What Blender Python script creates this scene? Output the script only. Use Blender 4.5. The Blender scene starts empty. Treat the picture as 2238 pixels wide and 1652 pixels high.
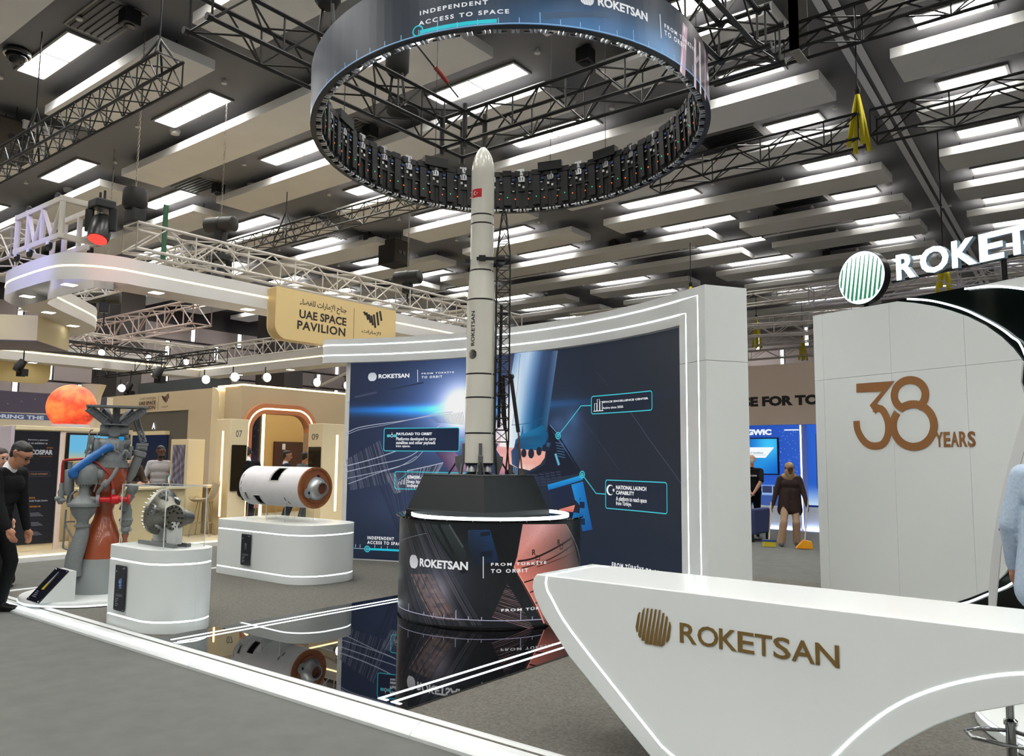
import bpy, math, random
import numpy as np
from mathutils import Vector as V, Matrix as MX
from mathutils.geometry import tessellate_polygon

# ------------------------------------------------------------------ camera, world, exposure
S = bpy.context.scene
C = S.collection
random.seed(7)
PI = math.pi
cam = bpy.data.objects.new('camera', bpy.data.cameras.new('camera'))
C.objects.link(cam)
YAW, PITCH, ROLL = 0.6653003, 0.1026064, -0.0098784
cam.location = (0, 0, 1.62)
cam.rotation_mode = 'XYZ'
_m = MX.Rotation(YAW, 3, 'Z') @ MX.Rotation(PITCH, 3, 'X') @ MX.Rotation(ROLL, 3, 'Y') @ MX.Rotation(PI / 2, 3, 'X')
cam.rotation_euler = _m.to_euler('XYZ')
cam.data.sensor_width = 36
cam.data.lens = 36 * 1726.3 / 2238
cam.data.clip_end = 300
S.camera = cam
w = bpy.data.worlds.new('world')
S.world = w
w.use_nodes = True
w.node_tree.nodes['Background'].inputs[0].default_value = (0.55, 0.57, 0.62, 1)
w.node_tree.nodes['Background'].inputs[1].default_value = 0.35
S.view_settings.view_transform = 'Standard'
S.view_settings.look = 'None'
S.view_settings.gamma = 1
S.view_settings.use_curve_mapping = False
S.view_settings.exposure = 0.34
S.cycles.max_bounces = 7
S.cycles.diffuse_bounces = 3
S.cycles.glossy_bounces = 4
S.cycles.transparent_max_bounces = 16
S.cycles.transmission_bounces = 6
S.cycles.caustics_reflective = False
S.cycles.caustics_refractive = False
S.cycles.sample_clamp_indirect = 4

LIGHT_CEIL = 44.0     # recessed ceiling panels
LIGHT_LED = 5.0       # white LED lines
LIGHT_WARM = 4.5      # warm LED lines

# ------------------------------------------------------------------ materials
def lin(c):
    return tuple((x / 255 / 12.92) if x / 255 <= .04045 else ((x / 255 + .055) / 1.055) ** 2.4 for x in c)

MATS = {}
def mat(name, rgb, rough=.5, metal=0, emit=0, spec=.5, grain=None, coat=0, alpha=1, trans=0, ior=1.45):
    if name in MATS: return MATS[name]
    m = bpy.data.materials.new(name); m.use_nodes = True; MATS[name] = m
    nt = m.node_tree; b = nt.nodes['Principled BSDF']
    col = lin(rgb) + (1,)
    b.inputs['Base Color'].default_value = col
    b.inputs['Roughness'].default_value = rough
    b.inputs['Metallic'].default_value = metal
    b.inputs['Specular IOR Level'].default_value = spec
    b.inputs['IOR'].default_value = ior
    if coat: b.inputs['Coat Weight'].default_value = coat; b.inputs['Coat Roughness'].default_value = .05
    if trans: b.inputs['Transmission Weight'].default_value = trans
    if alpha < 1: b.inputs['Alpha'].default_value = alpha
    if emit:
        b.inputs['Emission Color'].default_value = col
        b.inputs['Emission Strength'].default_value = emit
    if grain:                      # (scale, colour amount, bump)
        sc, amt, bump = grain
        tc = nt.nodes.new('ShaderNodeTexCoord'); n = nt.nodes.new('ShaderNodeTexNoise')
        n.inputs['Scale'].default_value = sc; n.inputs['Detail'].default_value = 5
        nt.links.new(tc.outputs['Object'], n.inputs['Vector'])
        if amt:
            r = nt.nodes.new('ShaderNodeMapRange')
            r.inputs[1].default_value = .25; r.inputs[2].default_value = .75
            r.inputs[3].default_value = 1 - amt; r.inputs[4].default_value = 1 + amt
            nt.links.new(n.outputs['Fac'], r.inputs[0])
            mx = nt.nodes.new('ShaderNodeVectorMath'); mx.operation = 'SCALE'
            mx.inputs[0].default_value = col[:3]
            nt.links.new(r.outputs[0], mx.inputs['Scale'])
            nt.links.new(mx.outputs[0], b.inputs['Base Color'])
        if bump:
            bp = nt.nodes.new('ShaderNodeBump'); bp.inputs['Strength'].default_value = bump
            bp.inputs['Distance'].default_value = .01
            nt.links.new(n.outputs['Fac'], bp.inputs['Height']); nt.links.new(bp.outputs[0], b.inputs['Normal'])
    return m

def glow(name, rgb, strength):
    if name in MATS: return MATS[name]
    m = bpy.data.materials.new(name); m.use_nodes = True; MATS[name] = m
    nt = m.node_tree; nt.nodes.remove(nt.nodes['Principled BSDF'])
    e = nt.nodes.new('ShaderNodeEmission'); e.inputs[0].default_value = lin(rgb) + (1,); e.inputs[1].default_value = strength
    nt.links.new(e.outputs[0], nt.nodes['Material Output'].inputs[0])
    return m

def vcol_screen(name, strength=1.0):
    """LED screen, or print made to glow: emission from the colour attribute of the artwork mesh"""
    if name in MATS: return MATS[name]
    m = bpy.data.materials.new(name); m.use_nodes = True; MATS[name] = m
    nt = m.node_tree; b = nt.nodes['Principled BSDF']
    a = nt.nodes.new('ShaderNodeVertexColor'); a.layer_name = 'Col'
    b.inputs['Base Color'].default_value = (.004, .004, .005, 1); b.inputs['Roughness'].default_value = .35
    b.inputs['Specular IOR Level'].default_value = .25
    nt.links.new(a.outputs[0], b.inputs['Emission Color']); b.inputs['Emission Strength'].default_value = strength  # printed plates, banner and posters glow too, with no lamp behind them
    return m

def cloth_mat(name, rgb): return mat(name, rgb, .85, grain=(60, .12, .3), spec=.2)

# ------------------------------------------------------------------ mesh building
WORLD = {}
class MB:
    def __init__(s): s.v = []; s.f = []; s.c = []
    def add(s, vs, fs, cols=None):
        k = len(s.v); s.v += [tuple(p) for p in vs]; s.f += [tuple(i + k for i in f) for f in fs]
        s.c += list(cols) if cols is not None else [(1, 1, 1)] * len(vs)
        return s
    def box(s, c, d, rz=0, M=None):
        x, y, z = d[0] / 2, d[1] / 2, d[2] / 2
        vs = [V((sx * x, sy * y, sz * z)) for sz in (-1, 1) for sx, sy in ((-1, -1), (1, -1), (1, 1), (-1, 1))]
        if rz: R = MX.Rotation(rz, 3, 'Z'); vs = [R @ p for p in vs]
        if M is not None: vs = [M @ p for p in vs]
        vs = [p + V(c) for p in vs]
        return s.add(vs, [(3, 2, 1, 0), (4, 5, 6, 7), (0, 1, 5, 4), (1, 2, 6, 5), (2, 3, 7, 6), (3, 0, 4, 7)])
    def span(s, a, b):
        return s.box([(a[i] + b[i]) / 2 for i in range(3)], [abs(a[i] - b[i]) for i in range(3)])
    def bar(s, p, q, r, n=6, r2=None, caps=True):
        p, q = V(p), V(q); d = q - p
        if d.length < 1e-6: return s
        d.normalize(); a = d.orthogonal().normalized(); b = d.cross(a); r2 = r if r2 is None else r2
        vs = []
        for o, rr in ((p, r), (q, r2)):
            vs += [o + (a * math.cos(t) + b * math.sin(t)) * rr for t in [2 * PI * i / n for i in range(n)]]
        fs = [(i, (i + 1) % n, n + (i + 1) % n, n + i) for i in range(n)]
        if caps: fs += [tuple(range(n - 1, -1, -1)), tuple(range(n, 2 * n))]
        return s.add(vs, fs)
    def tube(s, pts, r, n=8, closed=False, caps=True):
        pts = [V(p) for p in pts]; m = len(pts); rs = r if isinstance(r, (list, tuple)) else [r] * m
        vs = []; prev = None
        for i, p in enumerate(pts):
            if closed: t = pts[(i + 1) % m] - pts[i - 1]
            else: t = pts[min(i + 1, m - 1)] - pts[max(i - 1, 0)]
            t.normalize()
            a = t.orthogonal().normalized() if prev is None else (prev - t * prev.dot(t))
            if a.length < 1e-6: a = t.orthogonal()
            a.normalize(); prev = a; b = t.cross(a)
            vs += [p + (a * math.cos(2 * PI * k / n) + b * math.sin(2 * PI * k / n)) * rs[i] for k in range(n)]
        fs = []
        for i in range(m if closed else m - 1):
            j = (i + 1) % m
            fs += [(i * n + k, i * n + (k + 1) % n, j * n + (k + 1) % n, j * n + k) for k in range(n)]
        if not closed and caps: fs += [tuple(range(n - 1, -1, -1)), tuple((m - 1) * n + k for k in range(n))]
        return s.add(vs, fs)
    def lathe(s, prof, n=32, M=None, o=(0, 0, 0)):
        """prof: (radius, height) from bottom to top, about local z"""
        vs = []; fs = []
        for r, h in prof:
            r = max(r, 1e-5); vs += [V((r * math.cos(2 * PI * k / n), r * math.sin(2 * PI * k / n), h)) for k in range(n)]
        for i in range(len(prof) - 1):
            fs += [(i * n + k, i * n + (k + 1) % n, (i + 1) * n + (k + 1) % n, (i + 1) * n + k) for k in range(n)]
        fs += [tuple(range(n - 1, -1, -1)), tuple((len(prof) - 1) * n + k for k in range(n))]
        if M is not None: vs = [M @ p for p in vs]
        return s.add([p + V(o) for p in vs], fs)
    def ball(s, c, r, n=12, m=8, sc=(1, 1, 1)):
        prof = [(math.sin(PI * i / m) * r, -math.cos(PI * i / m) * r) for i in range(m + 1)]
        return s.lathe(prof, n, MX.Diagonal(V(sc)), c)
    def prism(s, poly, fn, d0, d1):
        """closed 2-D outline, extruded from depth d0 to d1 of a surface map fn(x, y, d)"""
        n = len(poly); tri = tessellate_polygon([[V((x, y, 0)) for x, y in poly]])
        vs = [fn(x, y, d0) for x, y in poly] + [fn(x, y, d1) for x, y in poly]
        ar = sum(poly[i][0] * poly[(i + 1) % n][1] - poly[(i + 1) % n][0] * poly[i][1] for i in range(n))
        fs = []
        for t in tri:
            a = (poly[t[1]][0] - poly[t[0]][0]) * (poly[t[2]][1] - poly[t[0]][1]) - (poly[t[2]][0] - poly[t[0]][0]) * (poly[t[1]][1] - poly[t[0]][1])
            if a < 0: t = t[::-1]
            fs += [tuple(n + i for i in t), tuple(i for i in t[::-1])]
        for i in range(n):
            j = (i + 1) % n
            fs.append((i, j, n + j, n + i) if ar > 0 else (j, i, n + i, n + j))
        return s.add(vs, fs)
    def flat(s, poly, fn, d, col=None):
        tri = tessellate_polygon([[V((x, y, 0)) for x, y in poly]])
        P = [tuple(p) for p in poly]
        cc = None
        if col is not None: cc = list(col) if isinstance(col[0], (tuple, list)) else [col] * len(P)
        fs = []; ms = getattr(fn, 'ms', None); st = [tuple(t) for t in tri]; mid = {}
        while st:
            t = st.pop()
            if ms and len(P) < 4000:                # follow the curve of the surface: cut long edges across it
                L, k = max((abs(P[t[k]][0] - P[t[(k + 1) % 3]][0]), k) for k in range(3))
                if L > ms:
                    a, b, c = t[k], t[(k + 1) % 3], t[(k + 2) % 3]; key = (min(a, b), max(a, b))
                    if key not in mid:
                        mid[key] = len(P); P.append(((P[a][0] + P[b][0]) / 2, (P[a][1] + P[b][1]) / 2))
                        if cc: cc.append(tuple((cc[a][q] + cc[b][q]) / 2 for q in range(3)))
                    m = mid[key]; st += [(a, m, c), (m, b, c)]; continue
            a = (P[t[1]][0] - P[t[0]][0]) * (P[t[2]][1] - P[t[0]][1]) - (P[t[2]][0] - P[t[0]][0]) * (P[t[1]][1] - P[t[0]][1])
            fs.append(t[::-1] if a < 0 else t)
        return s.add([fn(x, y, d) for x, y in P], fs, cc)
    def grid(s, q, fn, d, cols, nu=8, nv=8):
        """quad (bl, br, tr, tl) filled with a bilinear colour field; cols: rows bottom to top of colours left to right"""
        def samp(u, v):
            R = len(cols); y = v * (R - 1); i = min(int(y), R - 2) if R > 1 else 0
            def row(r):
                K = len(r); x = u * (K - 1); j = min(int(x), K - 2) if K > 1 else 0
                if K == 1: return r[0]
                f = x - j; return tuple(r[j][k] * (1 - f) + r[j + 1][k] * f for k in range(3))
            if R == 1: return row(cols[0])
            f = y - i; A, B = row(cols[i]), row(cols[i + 1])
            return tuple(A[k] * (1 - f) + B[k] * f for k in range(3))
        vs = []; cs = []
        for j in range(nv + 1):
            for i in range(nu + 1):
                u, v = i / nu, j / nv
                x = (q[0][0] * (1 - u) + q[1][0] * u) * (1 - v) + (q[3][0] * (1 - u) + q[2][0] * u) * v
                y = (q[0][1] * (1 - u) + q[1][1] * u) * (1 - v) + (q[3][1] * (1 - u) + q[2][1] * u) * v
                vs.append(fn(x, y, d)); cs.append(samp(u, v))
        fs = [(j * (nu + 1) + i, j * (nu + 1) + i + 1, (j + 1) * (nu + 1) + i + 1, (j + 1) * (nu + 1) + i) for j in range(nv) for i in range(nu)]
        return s.add(vs, fs, cs)
    def line(s, pts, wd, fn, d, col=None, closed=False):
        """flat ribbon of width wd along 2-D points on the surface map"""
        ms = getattr(fn, 'ms', None)
        if ms and not isinstance(wd, (list, tuple)):
            o = []; pp = list(pts) + ([pts[0]] if closed else [])
            for a, b in zip(pp, pp[1:]):
                k = max(1, math.ceil(abs(a[0] - b[0]) / ms)); o += [(a[0] + (b[0] - a[0]) * i / k, a[1] + (b[1] - a[1]) * i / k) for i in range(k)]
            pts = o if closed else o + [pp[-1]]
        m = len(pts); L = []; R = []
        for i in range(m):
            a = pts[i - 1] if (i > 0 or closed) else pts[i]; b = pts[(i + 1) % m] if (i < m - 1 or closed) else pts[i]
            tx, ty = b[0] - a[0], b[1] - a[1]; l = math.hypot(tx, ty) or 1
            nx, ny = -ty / l, tx / l; wi = wd[i] if isinstance(wd, (list, tuple)) else wd
            L.append((pts[i][0] + nx * wi / 2, pts[i][1] + ny * wi / 2)); R.append((pts[i][0] - nx * wi / 2, pts[i][1] - ny * wi / 2))
        vs = [fn(x, y, d) for x, y in L] + [fn(x, y, d) for x, y in R]
        fs = [(m + i, m + (i + 1) % m, (i + 1) % m, i) for i in range(m if closed else m - 1)]
        return s.add(vs, fs, [col] * len(vs) if col else None)
    def mesh(s, name):
        me = bpy.data.meshes.new(name)
        me.from_pydata([tuple(p) for p in s.v], [], s.f)
        if any(c != (1, 1, 1) for c in s.c):
            at = me.color_attributes.new('Col', 'FLOAT_COLOR', 'POINT')
            at.data.foreach_set('color', np.array([lin(c) + (1,) for c in s.c], 'f').ravel())
        me.update()
        return me
    def build(s, name, m, parent=None, smooth=False, bevel=0, **props):
        return link(name, s.mesh(name), m, parent, smooth, bevel, **props)

def link(name, me, m, parent=None, smooth=False, bevel=0, **props):
    o = bpy.data.objects.new(name, me); C.objects.link(o)
    if m is not None and not me.materials:
        for k in (m if isinstance(m, (list, tuple)) else [m]): me.materials.append(k)
    if smooth:
        me.shade_smooth() if hasattr(me, 'shade_smooth') else None
        if smooth is not True:
            me.set_sharp_from_angle(angle=math.radians(smooth))
    if bevel:
        b = o.modifiers.new('edge', 'BEVEL'); b.width = bevel; b.segments = 2; b.limit_method = 'ANGLE'
    own(o, parent)
    for k, v in props.items(): o[k] = v
    return o

def own(o, parent):
    if parent is None: WORLD[o.name] = V((0, 0, 0)); return
    o.parent = parent; o.location = -WORLD[parent.name]; WORLD[o.name] = V((0, 0, 0))

def tag(o, label, cat, group=None):
    o['label'] = label; o['category'] = cat
    if group: o['group'] = group
    return o

def thing(name, label, cat, loc=(0, 0, 0), group=None):
    o = bpy.data.objects.new(name, None); C.objects.link(o); o.location = loc; o.empty_display_size = .1
    WORLD[o.name] = V(loc)
    return tag(o, label, cat, group)

def struct(name, mb, m, smooth=False, bevel=0):
    return mb.build(name, m, None, smooth, bevel, kind='structure')

def dup(o, loc, rz=0, label=None, parent=None):
    c = o.copy(); C.objects.link(c); WORLD[c.name] = V(loc)
    if parent is not None: c.parent = parent
    else: c.location = loc; c.rotation_euler = (0, 0, rz)
    if label: c['label'] = label
    for ch in o.children: dup(ch, (0, 0, 0), 0, None, c)
    return c

# ------------------------------------------------------------------ surface maps
def plane(o, ex, ey=(0, 0, 1)):
    o, ex, ey = V(o), V(ex).normalized(), V(ey).normalized(); n = ex.cross(ey)
    return lambda x, y, d=0: o + ex * x + ey * y + n * d      # n points to the viewer when ex runs to his right

# ------------------------------------------------------------------ lettering
def text_2d(body, bold=0, spacing=1):
    cu = bpy.data.curves.new('lettering', 'FONT'); cu.body = body; cu.size = 1; cu.offset = bold
    cu.space_character = spacing; cu.fill_mode = 'FRONT'; cu.resolution_u = 3
    o = bpy.data.objects.new('lettering', cu); C.objects.link(o)
    me = bpy.data.meshes.new_from_object(o.evaluated_get(bpy.context.evaluated_depsgraph_get()))
    vs = [(v.co.x, v.co.y) for v in me.vertices]; fs = [tuple(p.vertices) for p in me.polygons]
    bpy.data.objects.remove(o); bpy.data.meshes.remove(me); bpy.data.curves.remove(cu)
    return vs, fs
_T = {}
def text(mb, body, box, fn, d, col=None, bold=.02, spacing=1, depth=0):
    """letters of body fitted to box (x0, y0, x1, y1) on the surface map; depth extrudes them"""
    k = (body, bold, spacing)
    if k not in _T: _T[k] = text_2d(*k)
    vs, fs = _T[k]
    if not vs: return mb
    x0, y0, x1, y1 = box; xs = [p[0] for p in vs]; ys = [p[1] for p in vs]
    a, b, c, e = min(xs), max(xs), min(ys), max(ys)
    pt = [(x0 + (x - a) / (b - a) * (x1 - x0), y0 + (y - c) / max(e - c, 1e-6) * (y1 - y0)) for x, y in vs]
    if not depth: return mb.add([fn(x, y, d) for x, y in pt], fs, [col] * len(pt) if col else None)
    n = len(pt); ed = {}
    for f in fs:
        for i in range(len(f)):
            e2 = (f[i], f[(i + 1) % len(f)]); ed[e2] = 1
    side = [(i, j, n + j, n + i) for (i, j) in ed if (j, i) not in ed]
    side = [(b, a, d2, c2) for a, b, c2, d2 in [(q[0], q[1], q[2], q[3]) for q in side]]
    return mb.add([fn(x, y, d) for x, y in pt] + [fn(x, y, d + depth) for x, y in pt],
                  [tuple(n + i for i in f) for f in fs] + [tuple(f[::-1]) for f in fs] + [(q[1], q[0], q[3], q[2]) for q in side])

def globe_logo(mb, cx, cy, r, fn, d, col=None, n=9, slant=.18, depth=0, taper=.75):
    """disc cut into leaning tapered stripes"""
    for i in range(n):
        t0 = -1 + 2 * (i + .04) / n; t1 = -1 + 2 * (i + .96) / n
        def pt(t, y, sh):                                   # stripe edge at height y, narrowing upward
            k = (y + 1) / 2; mid = (t0 + t1) / 2
            tt = mid + (t - mid) * (1 - taper * k * .8)
            x = tt + slant * y
            return x, y
        ys = [-1 + 2 * j / 16 for j in range(17)]
        lf = []; rt = []
        for y in ys:
            h = math.sqrt(max(0, 1 - y * y)); xl, _ = pt(t0, y, 0); xr, _ = pt(t1, y, 0)
            xl = max(-h, min(h, xl)); xr = max(-h, min(h, xr))
            if xr - xl > .004: lf.append((cx + xl * r, cy + y * r)); rt.append((cx + xr * r, cy + y * r))
        if len(lf) > 1:
            poly = lf[::-1] + rt
            if depth: mb.prism(poly, fn, d, d + depth)
            else: mb.flat(poly, fn, d, col)
    return mb

def rrect(x0, y0, x1, y1, r, n=6):
    """rounded rectangle outline; r is one radius or four (bl, br, tr, tl)"""
    r = r if isinstance(r, (list, tuple)) else (r,) * 4; out = []
    for (cx, cy, a, rr) in ((x0 + r[0], y0 + r[0], PI, r[0]), (x1 - r[1], y0 + r[1], 1.5 * PI, r[1]), (x1 - r[2], y1 - r[2], 0, r[2]), (x0 + r[3], y1 - r[3], .5 * PI, r[3])):
        k = n if rr > .02 else 1
        out += [(cx + rr * math.cos(a + PI / 2 * i / k), cy + rr * math.sin(a + PI / 2 * i / k)) for i in range(k + 1)]
    return out

def arc(cx, cy, r, a0, a1, n=16):
    return [(cx + r * math.cos(math.radians(a0 + (a1 - a0) * i / n)), cy + r * math.sin(math.radians(a0 + (a1 - a0) * i / n))) for i in range(n + 1)]

FLOOR = lambda x, y, d=0: V((x, y, d))

# ------------------------------------------------------------------ palette
WHITE = mat('white_gloss_laminate', (226, 230, 229), .16, spec=.5)
WHITE_M = mat('white_satin_paint', (212, 213, 212), .45)
PLINTH = mat('white_plinth_lacquer', (216, 221, 220), .28)
BLACK = mat('black_paint', (14, 15, 16), .45)
BLACKGLOSS = mat('black_gloss_acrylic', (5, 6, 7), .03, spec=.6)
DARKMETAL = mat('black_steel', (26, 27, 28), .5, .3)
TRUSSWHITE = mat('white_truss_paint', (196, 190, 180), .45)
ALU = mat('aluminium', (178, 180, 182), .32, .9)
CHROME = mat('chrome', (200, 202, 204), .08, 1)
LED = glow('white_led', (240, 252, 255), LIGHT_LED)
LEDW = glow('warm_led', (255, 226, 160), LIGHT_WARM)
GREYP = mat('grey_engine_paint', (120, 125, 126), .42, grain=(30, .08, .1))
GREYD = mat('dark_grey_paint', (102, 106, 110), .5)
GOLD = mat('brushed_bronze', (176, 126, 84), .25, 1)
BRASS = mat('brushed_brass', (186, 152, 96), .25, 1)
BEIGE = mat('beige_wall_panel', (196, 178, 148), .6, grain=(40, .03, 0))
# ------------------------------------------------------------------ room shell
CARPET = mat('grey_aisle_carpet', (97, 98, 95), .95, spec=.1, grain=(5, .10, 0))
CARPET2 = mat('brown_grey_stand_carpet', (99, 97, 92), .97, spec=.05, grain=(55, .30, .5))
CEIL = mat('dark_grey_ceiling', (106, 106, 109), .85, spec=.2)
BAFFLE = mat('off_white_acoustic_board', (240, 238, 235), .8, spec=.2, grain=(1.5, .03, 0))
WALLP = mat('mauve_wall_panel', (170, 158, 156), .7)
TUBE = glow('wall_tube_light', (255, 252, 250), 2.2)
PANELLIGHT = glow('ceiling_light_diffuser', (255, 253, 248), LIGHT_CEIL)
# beam shaped to dim baffle sides: output follows the cosine to the panel's normal
_nt = PANELLIGHT.node_tree; _g = _nt.nodes.new('ShaderNodeNewGeometry'); _d = _nt.nodes.new('ShaderNodeVectorMath'); _d.operation = 'DOT_PRODUCT'
_mu = _nt.nodes.new('ShaderNodeMath'); _mu.operation = 'MULTIPLY'; _mu.inputs[1].default_value = LIGHT_CEIL
_nt.links.new(_g.outputs['Incoming'], _d.inputs[0]); _nt.links.new(_g.outputs['True Normal'], _d.inputs[1]); _nt.links.new(_d.outputs['Value'], _mu.inputs[0])
_nt.links.new(_mu.outputs[0], [n_ for n_ in _nt.nodes if n_.type == 'EMISSION'][0].inputs[1])

fl = MB().add([(-42, -16, 0), (14, -16, 0), (14, 48, 0), (-42, 48, 0)], [(0, 1, 2, 3)])
struct('floor', fl, CARPET)
CZ = 9.37
ce = MB().add([(-42, -16, CZ), (14, -16, CZ), (14, 48, CZ), (-42, 48, CZ)], [(3, 2, 1, 0)])
struct('ceiling', ce, CEIL)
def shear(x, y): return x - .0375 * (y - 14.7)

# far walls, panelled, with upright tube lights between the panels
def panel_wall(name, o, ex, L, z0, z1, ph, pw, tubes):
    fn = plane(o, ex)
    m = MB(); m.add([fn(0, 0, 0), fn(L, 0, 0), fn(L, CZ, 0), fn(0, CZ, 0)], [(0, 1, 2, 3)])
    wl = struct(name, m, mat('dark_wall_backing', (58, 54, 58), .8))
    zs = z0; row = 0; mesh = {}
    while zs < z1 - .1:
        off = (pw / 2 if row % 2 else 0); x = -off
        while x < L:
            a, b = max(0, x + .05), min(L, x + pw - .05)
            if b - a > .3 and tubes[0] < x < tubes[1]:
                q = MB().span((0, 0, 0), (1, 1, 1)) if False else MB()
                p0, p1 = fn(a + .12, zs + .05, 0), fn(b - .12, zs + ph - .05, .05)
                q.span(p0, p1).build('panel', WALLP, wl)
                p0, p1 = fn(b - .06, zs + .07, 0), fn(b + .11, zs + ph - .07, .07)
                MB().span(p0, p1).build('tube_light', TUBE, wl)
            x += pw
        zs += ph; row += 1
    return wl
panel_wall('wall_left', (-38, -4, 0), (0, 1, 0), 50, 3.2, 7.6, .85, 2.7, (8, 40))
panel_wall('wall_far', (-42, 46, 0), (1, 0, 0), 56, 4.2, 9.2, 1.35, 2.9, (18, 40))
m = MB().add([(14, 48, 0), (14, -16, 0), (14, -16, CZ), (14, 48, CZ)], [(0, 1, 2, 3)]); struct('wall_right', m, mat('pale_hall_wall', (206, 204, 202), .8))
m = MB().add([(14, -16, 0), (-42, -16, 0), (-42, -16, CZ), (14, -16, CZ)], [(0, 1, 2, 3)]); struct('wall_back', m, mat('pale_hall_wall', (206, 204, 202), .8))

# movable-wall rails in the ceiling
m = MB()
for dx in (-.11, .11):
    a, b = shear(-3.72, -6) + dx, shear(-3.72, 46) + dx
    m.add([(a - .07, -6, CZ - .03), (a + .07, -6, CZ - .03), (b + .07, 46, CZ - .03), (b - .07, 46, CZ - .03)], [(3, 2, 1, 0)])
struct('trim_1', m, mat('white_rail', (240, 240, 242), .4))
struct('trim_2', MB().span((-30, 26.26, CZ - .04), (-3.9, 26.36, CZ)), MATS['white_rail'])

# recessed ceiling lights: two square diffusers (left bays) or one (right bays)
def ceiling_light(n):
    o = MB()
    w_, h_ = 1.17 * n, .5
    for a, b in (((-w_ / 2 - .05, -h_ / 2 - .05), (w_ / 2 + .05, -h_ / 2)), ((-w_ / 2 - .05, h_ / 2), (w_ / 2 + .05, h_ / 2 + .05)),
                 ((-w_ / 2 - .05, -h_ / 2), (-w_ / 2, h_ / 2)), ((w_ / 2, -h_ / 2), (w_ / 2 + .05, h_ / 2))):
        o.span((a[0], a[1], -.05), (b[0], b[1], -.002))
    if n == 2: o.span((-.015, -h_ / 2, -.045), (.015, h_ / 2, -.002))
    r = o.build('ceiling_light', mat('light_frame', (96, 95, 94), .5))
    tag(r, '', 'ceiling light')
    for k in range(n):
        c = (k - (n - 1) / 2) * 1.17
        MB().span((c - .57, -h_ / 2 + .01, -.03), (c + .57, h_ / 2 - .01, -.02)).build('diffuser', PANELLIGHT, r)
    return r
L2, L1 = ceiling_light(2), ceiling_light(1)
first = {1: 1, 2: 1}
for i in range(-7, 14):
    y = 6.02 + 2.91 * i
    for x, n in ((-34.9, 2), (-28.7, 2), (-22.72, 2), (-16.45, 2), (-10.42, 2), (-5.58, 1), (-2.02, 1), (1.6, 1), (6.5, 2)):
        if y < 2 and x < -20: continue
        if x > 3 and not -16 < y < 12: continue
        if y < 2 and x < -12 and y < -6: continue
        if x < -30 and y < 14: continue
        xx = shear(x, y)
        src = L2 if n == 2 else L1
        if first[n]: o = src; o.location = (xx, y, CZ); first[n] = 0
        else: o = dup(src, (xx, y, CZ))
        ordn = lambda q: 'first second third fourth fifth sixth seventh eighth ninth tenth eleventh twelfth thirteenth fourteenth'.split()[q]
        if i < 0 or x > 0 or (i < 1 and x > -12): o['label'] = 'ceiling panel light behind or beside the photographer, out of the picture'; o['group'] = 'ceiling lights outside the picture'
        else:
            col = {-10.42: 'first twin column left of the rails', -16.45: 'second twin column left of the rails', -22.72: 'third twin column left of the rails', -28.7: 'fourth twin column from the rails', -34.9: 'fifth twin column from the rails', -5.58: 'single column left of the rails', -2.02: 'single column right of the rails'}[x]
            o['label'] = 'ceiling light, ' + ordn(i) + ' row from the front, ' + col
            o['group'] = 'twin panel ceiling lights' if n == 2 else 'single panel ceiling lights'

# flat acoustic baffles hung in rows under the ceiling
rows = [(3.75, 0), (6.6, 1), (9.42, 0), (12.15, 0), (14.92, 2), (17.7, 2), (20.62, 2), (23.42, 3), (26.25, 3), (29.1, 2), (32, 2), (34.9, 0), (37.7, 0), (40.6, 3)]
brk = {0: [(-21.7, -20.47), (-8.79, -7.6)], 1: [(-19.15, -18.03), (-13.3, -12.13)], 2: [(-19.8, -18.5), (-13.8, -12.62)], 3: [(-23.3, -22.2), (-10.4, -9.35)]}
for y0, t in rows:
    xs = [-37.5]
    for a, b in brk[t]: xs += [a, b]
    xs += [shear(-4.32, y0), shear(-3.07, y0), 8.0]
    if y0 < 6: xs = xs[2:]
    for a, b in zip(xs[::2], xs[1::2]):
        ln = b - a
        o = MB().span((a, y0, 8.9), (b, y0 + 1.14, 9.1)).build('acoustic_baffle', BAFFLE, bevel=.008)
        row = 'first second third fourth fifth sixth seventh eighth ninth tenth eleventh twelfth thirteenth fourteenth'.split()[[r_[0] for r_ in rows].index(y0)]
        k_ = xs[::2].index(a)
        left_ = len(xs) // 2 - 1 - k_
        if a > -6: l_ = 'flat white acoustic baffle right of the ceiling rails, ' + row + ' row from the front'
        else: l_ = ('long' if ln > 8 else 'short') + ' white acoustic baffle, ' + row + ' row from the front, ' + ('next to the rails' if left_ == 1 else 'second from the rails' if left_ == 2 else 'third from the rails')
        tag(o, l_, 'acoustic baffle', 'acoustic baffles under the ceiling')
        rods = MB()
        for x_ in (a + .4, b - .4): rods.bar((x_, y0 + .57, 9.1), (x_, y0 + .57, CZ), .012, 5)
        rods.build('suspension_rods', DARKMETAL, o)

# small ceiling fittings
def fitting(name, mbs, label, cat, group=None):
    (nm, mb, mm), rest = mbs[0], mbs[1:]
    r = mb.build(name, mm, smooth=40); tag(r, label, cat, group)
    for n2, b2, m2 in rest: b2.build(n2, m2, r, smooth=40)
    return r
WH = mat('white_plastic', (210, 208, 204), .5)
sp = MB().lathe([(.02, -.1), (.06, -.09), (.06, -.06), (.02, -.055), (.02, 0)], 8)
r0 = sp.build('sprinkler_head', WH); tag(r0, 'small white sprinkler head on the dark ceiling', 'sprinkler', 'ceiling sprinklers')
k = 0
for i in range(0, 10):
    for x in (-24.6, -20.9, -18.2, -14.6, -12.2, -8.6, -6.9, -4.6, -1.0):
        y = 6.02 + 2.91 * i + (.42 if int(x * 10) % 2 else -.35)
        if y < 7 and x > -9: continue
        if k == 0: r0.location = (shear(x, y), y, CZ)
        else: dup(r0, (shear(x, y), y, CZ))
        k += 1
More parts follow.
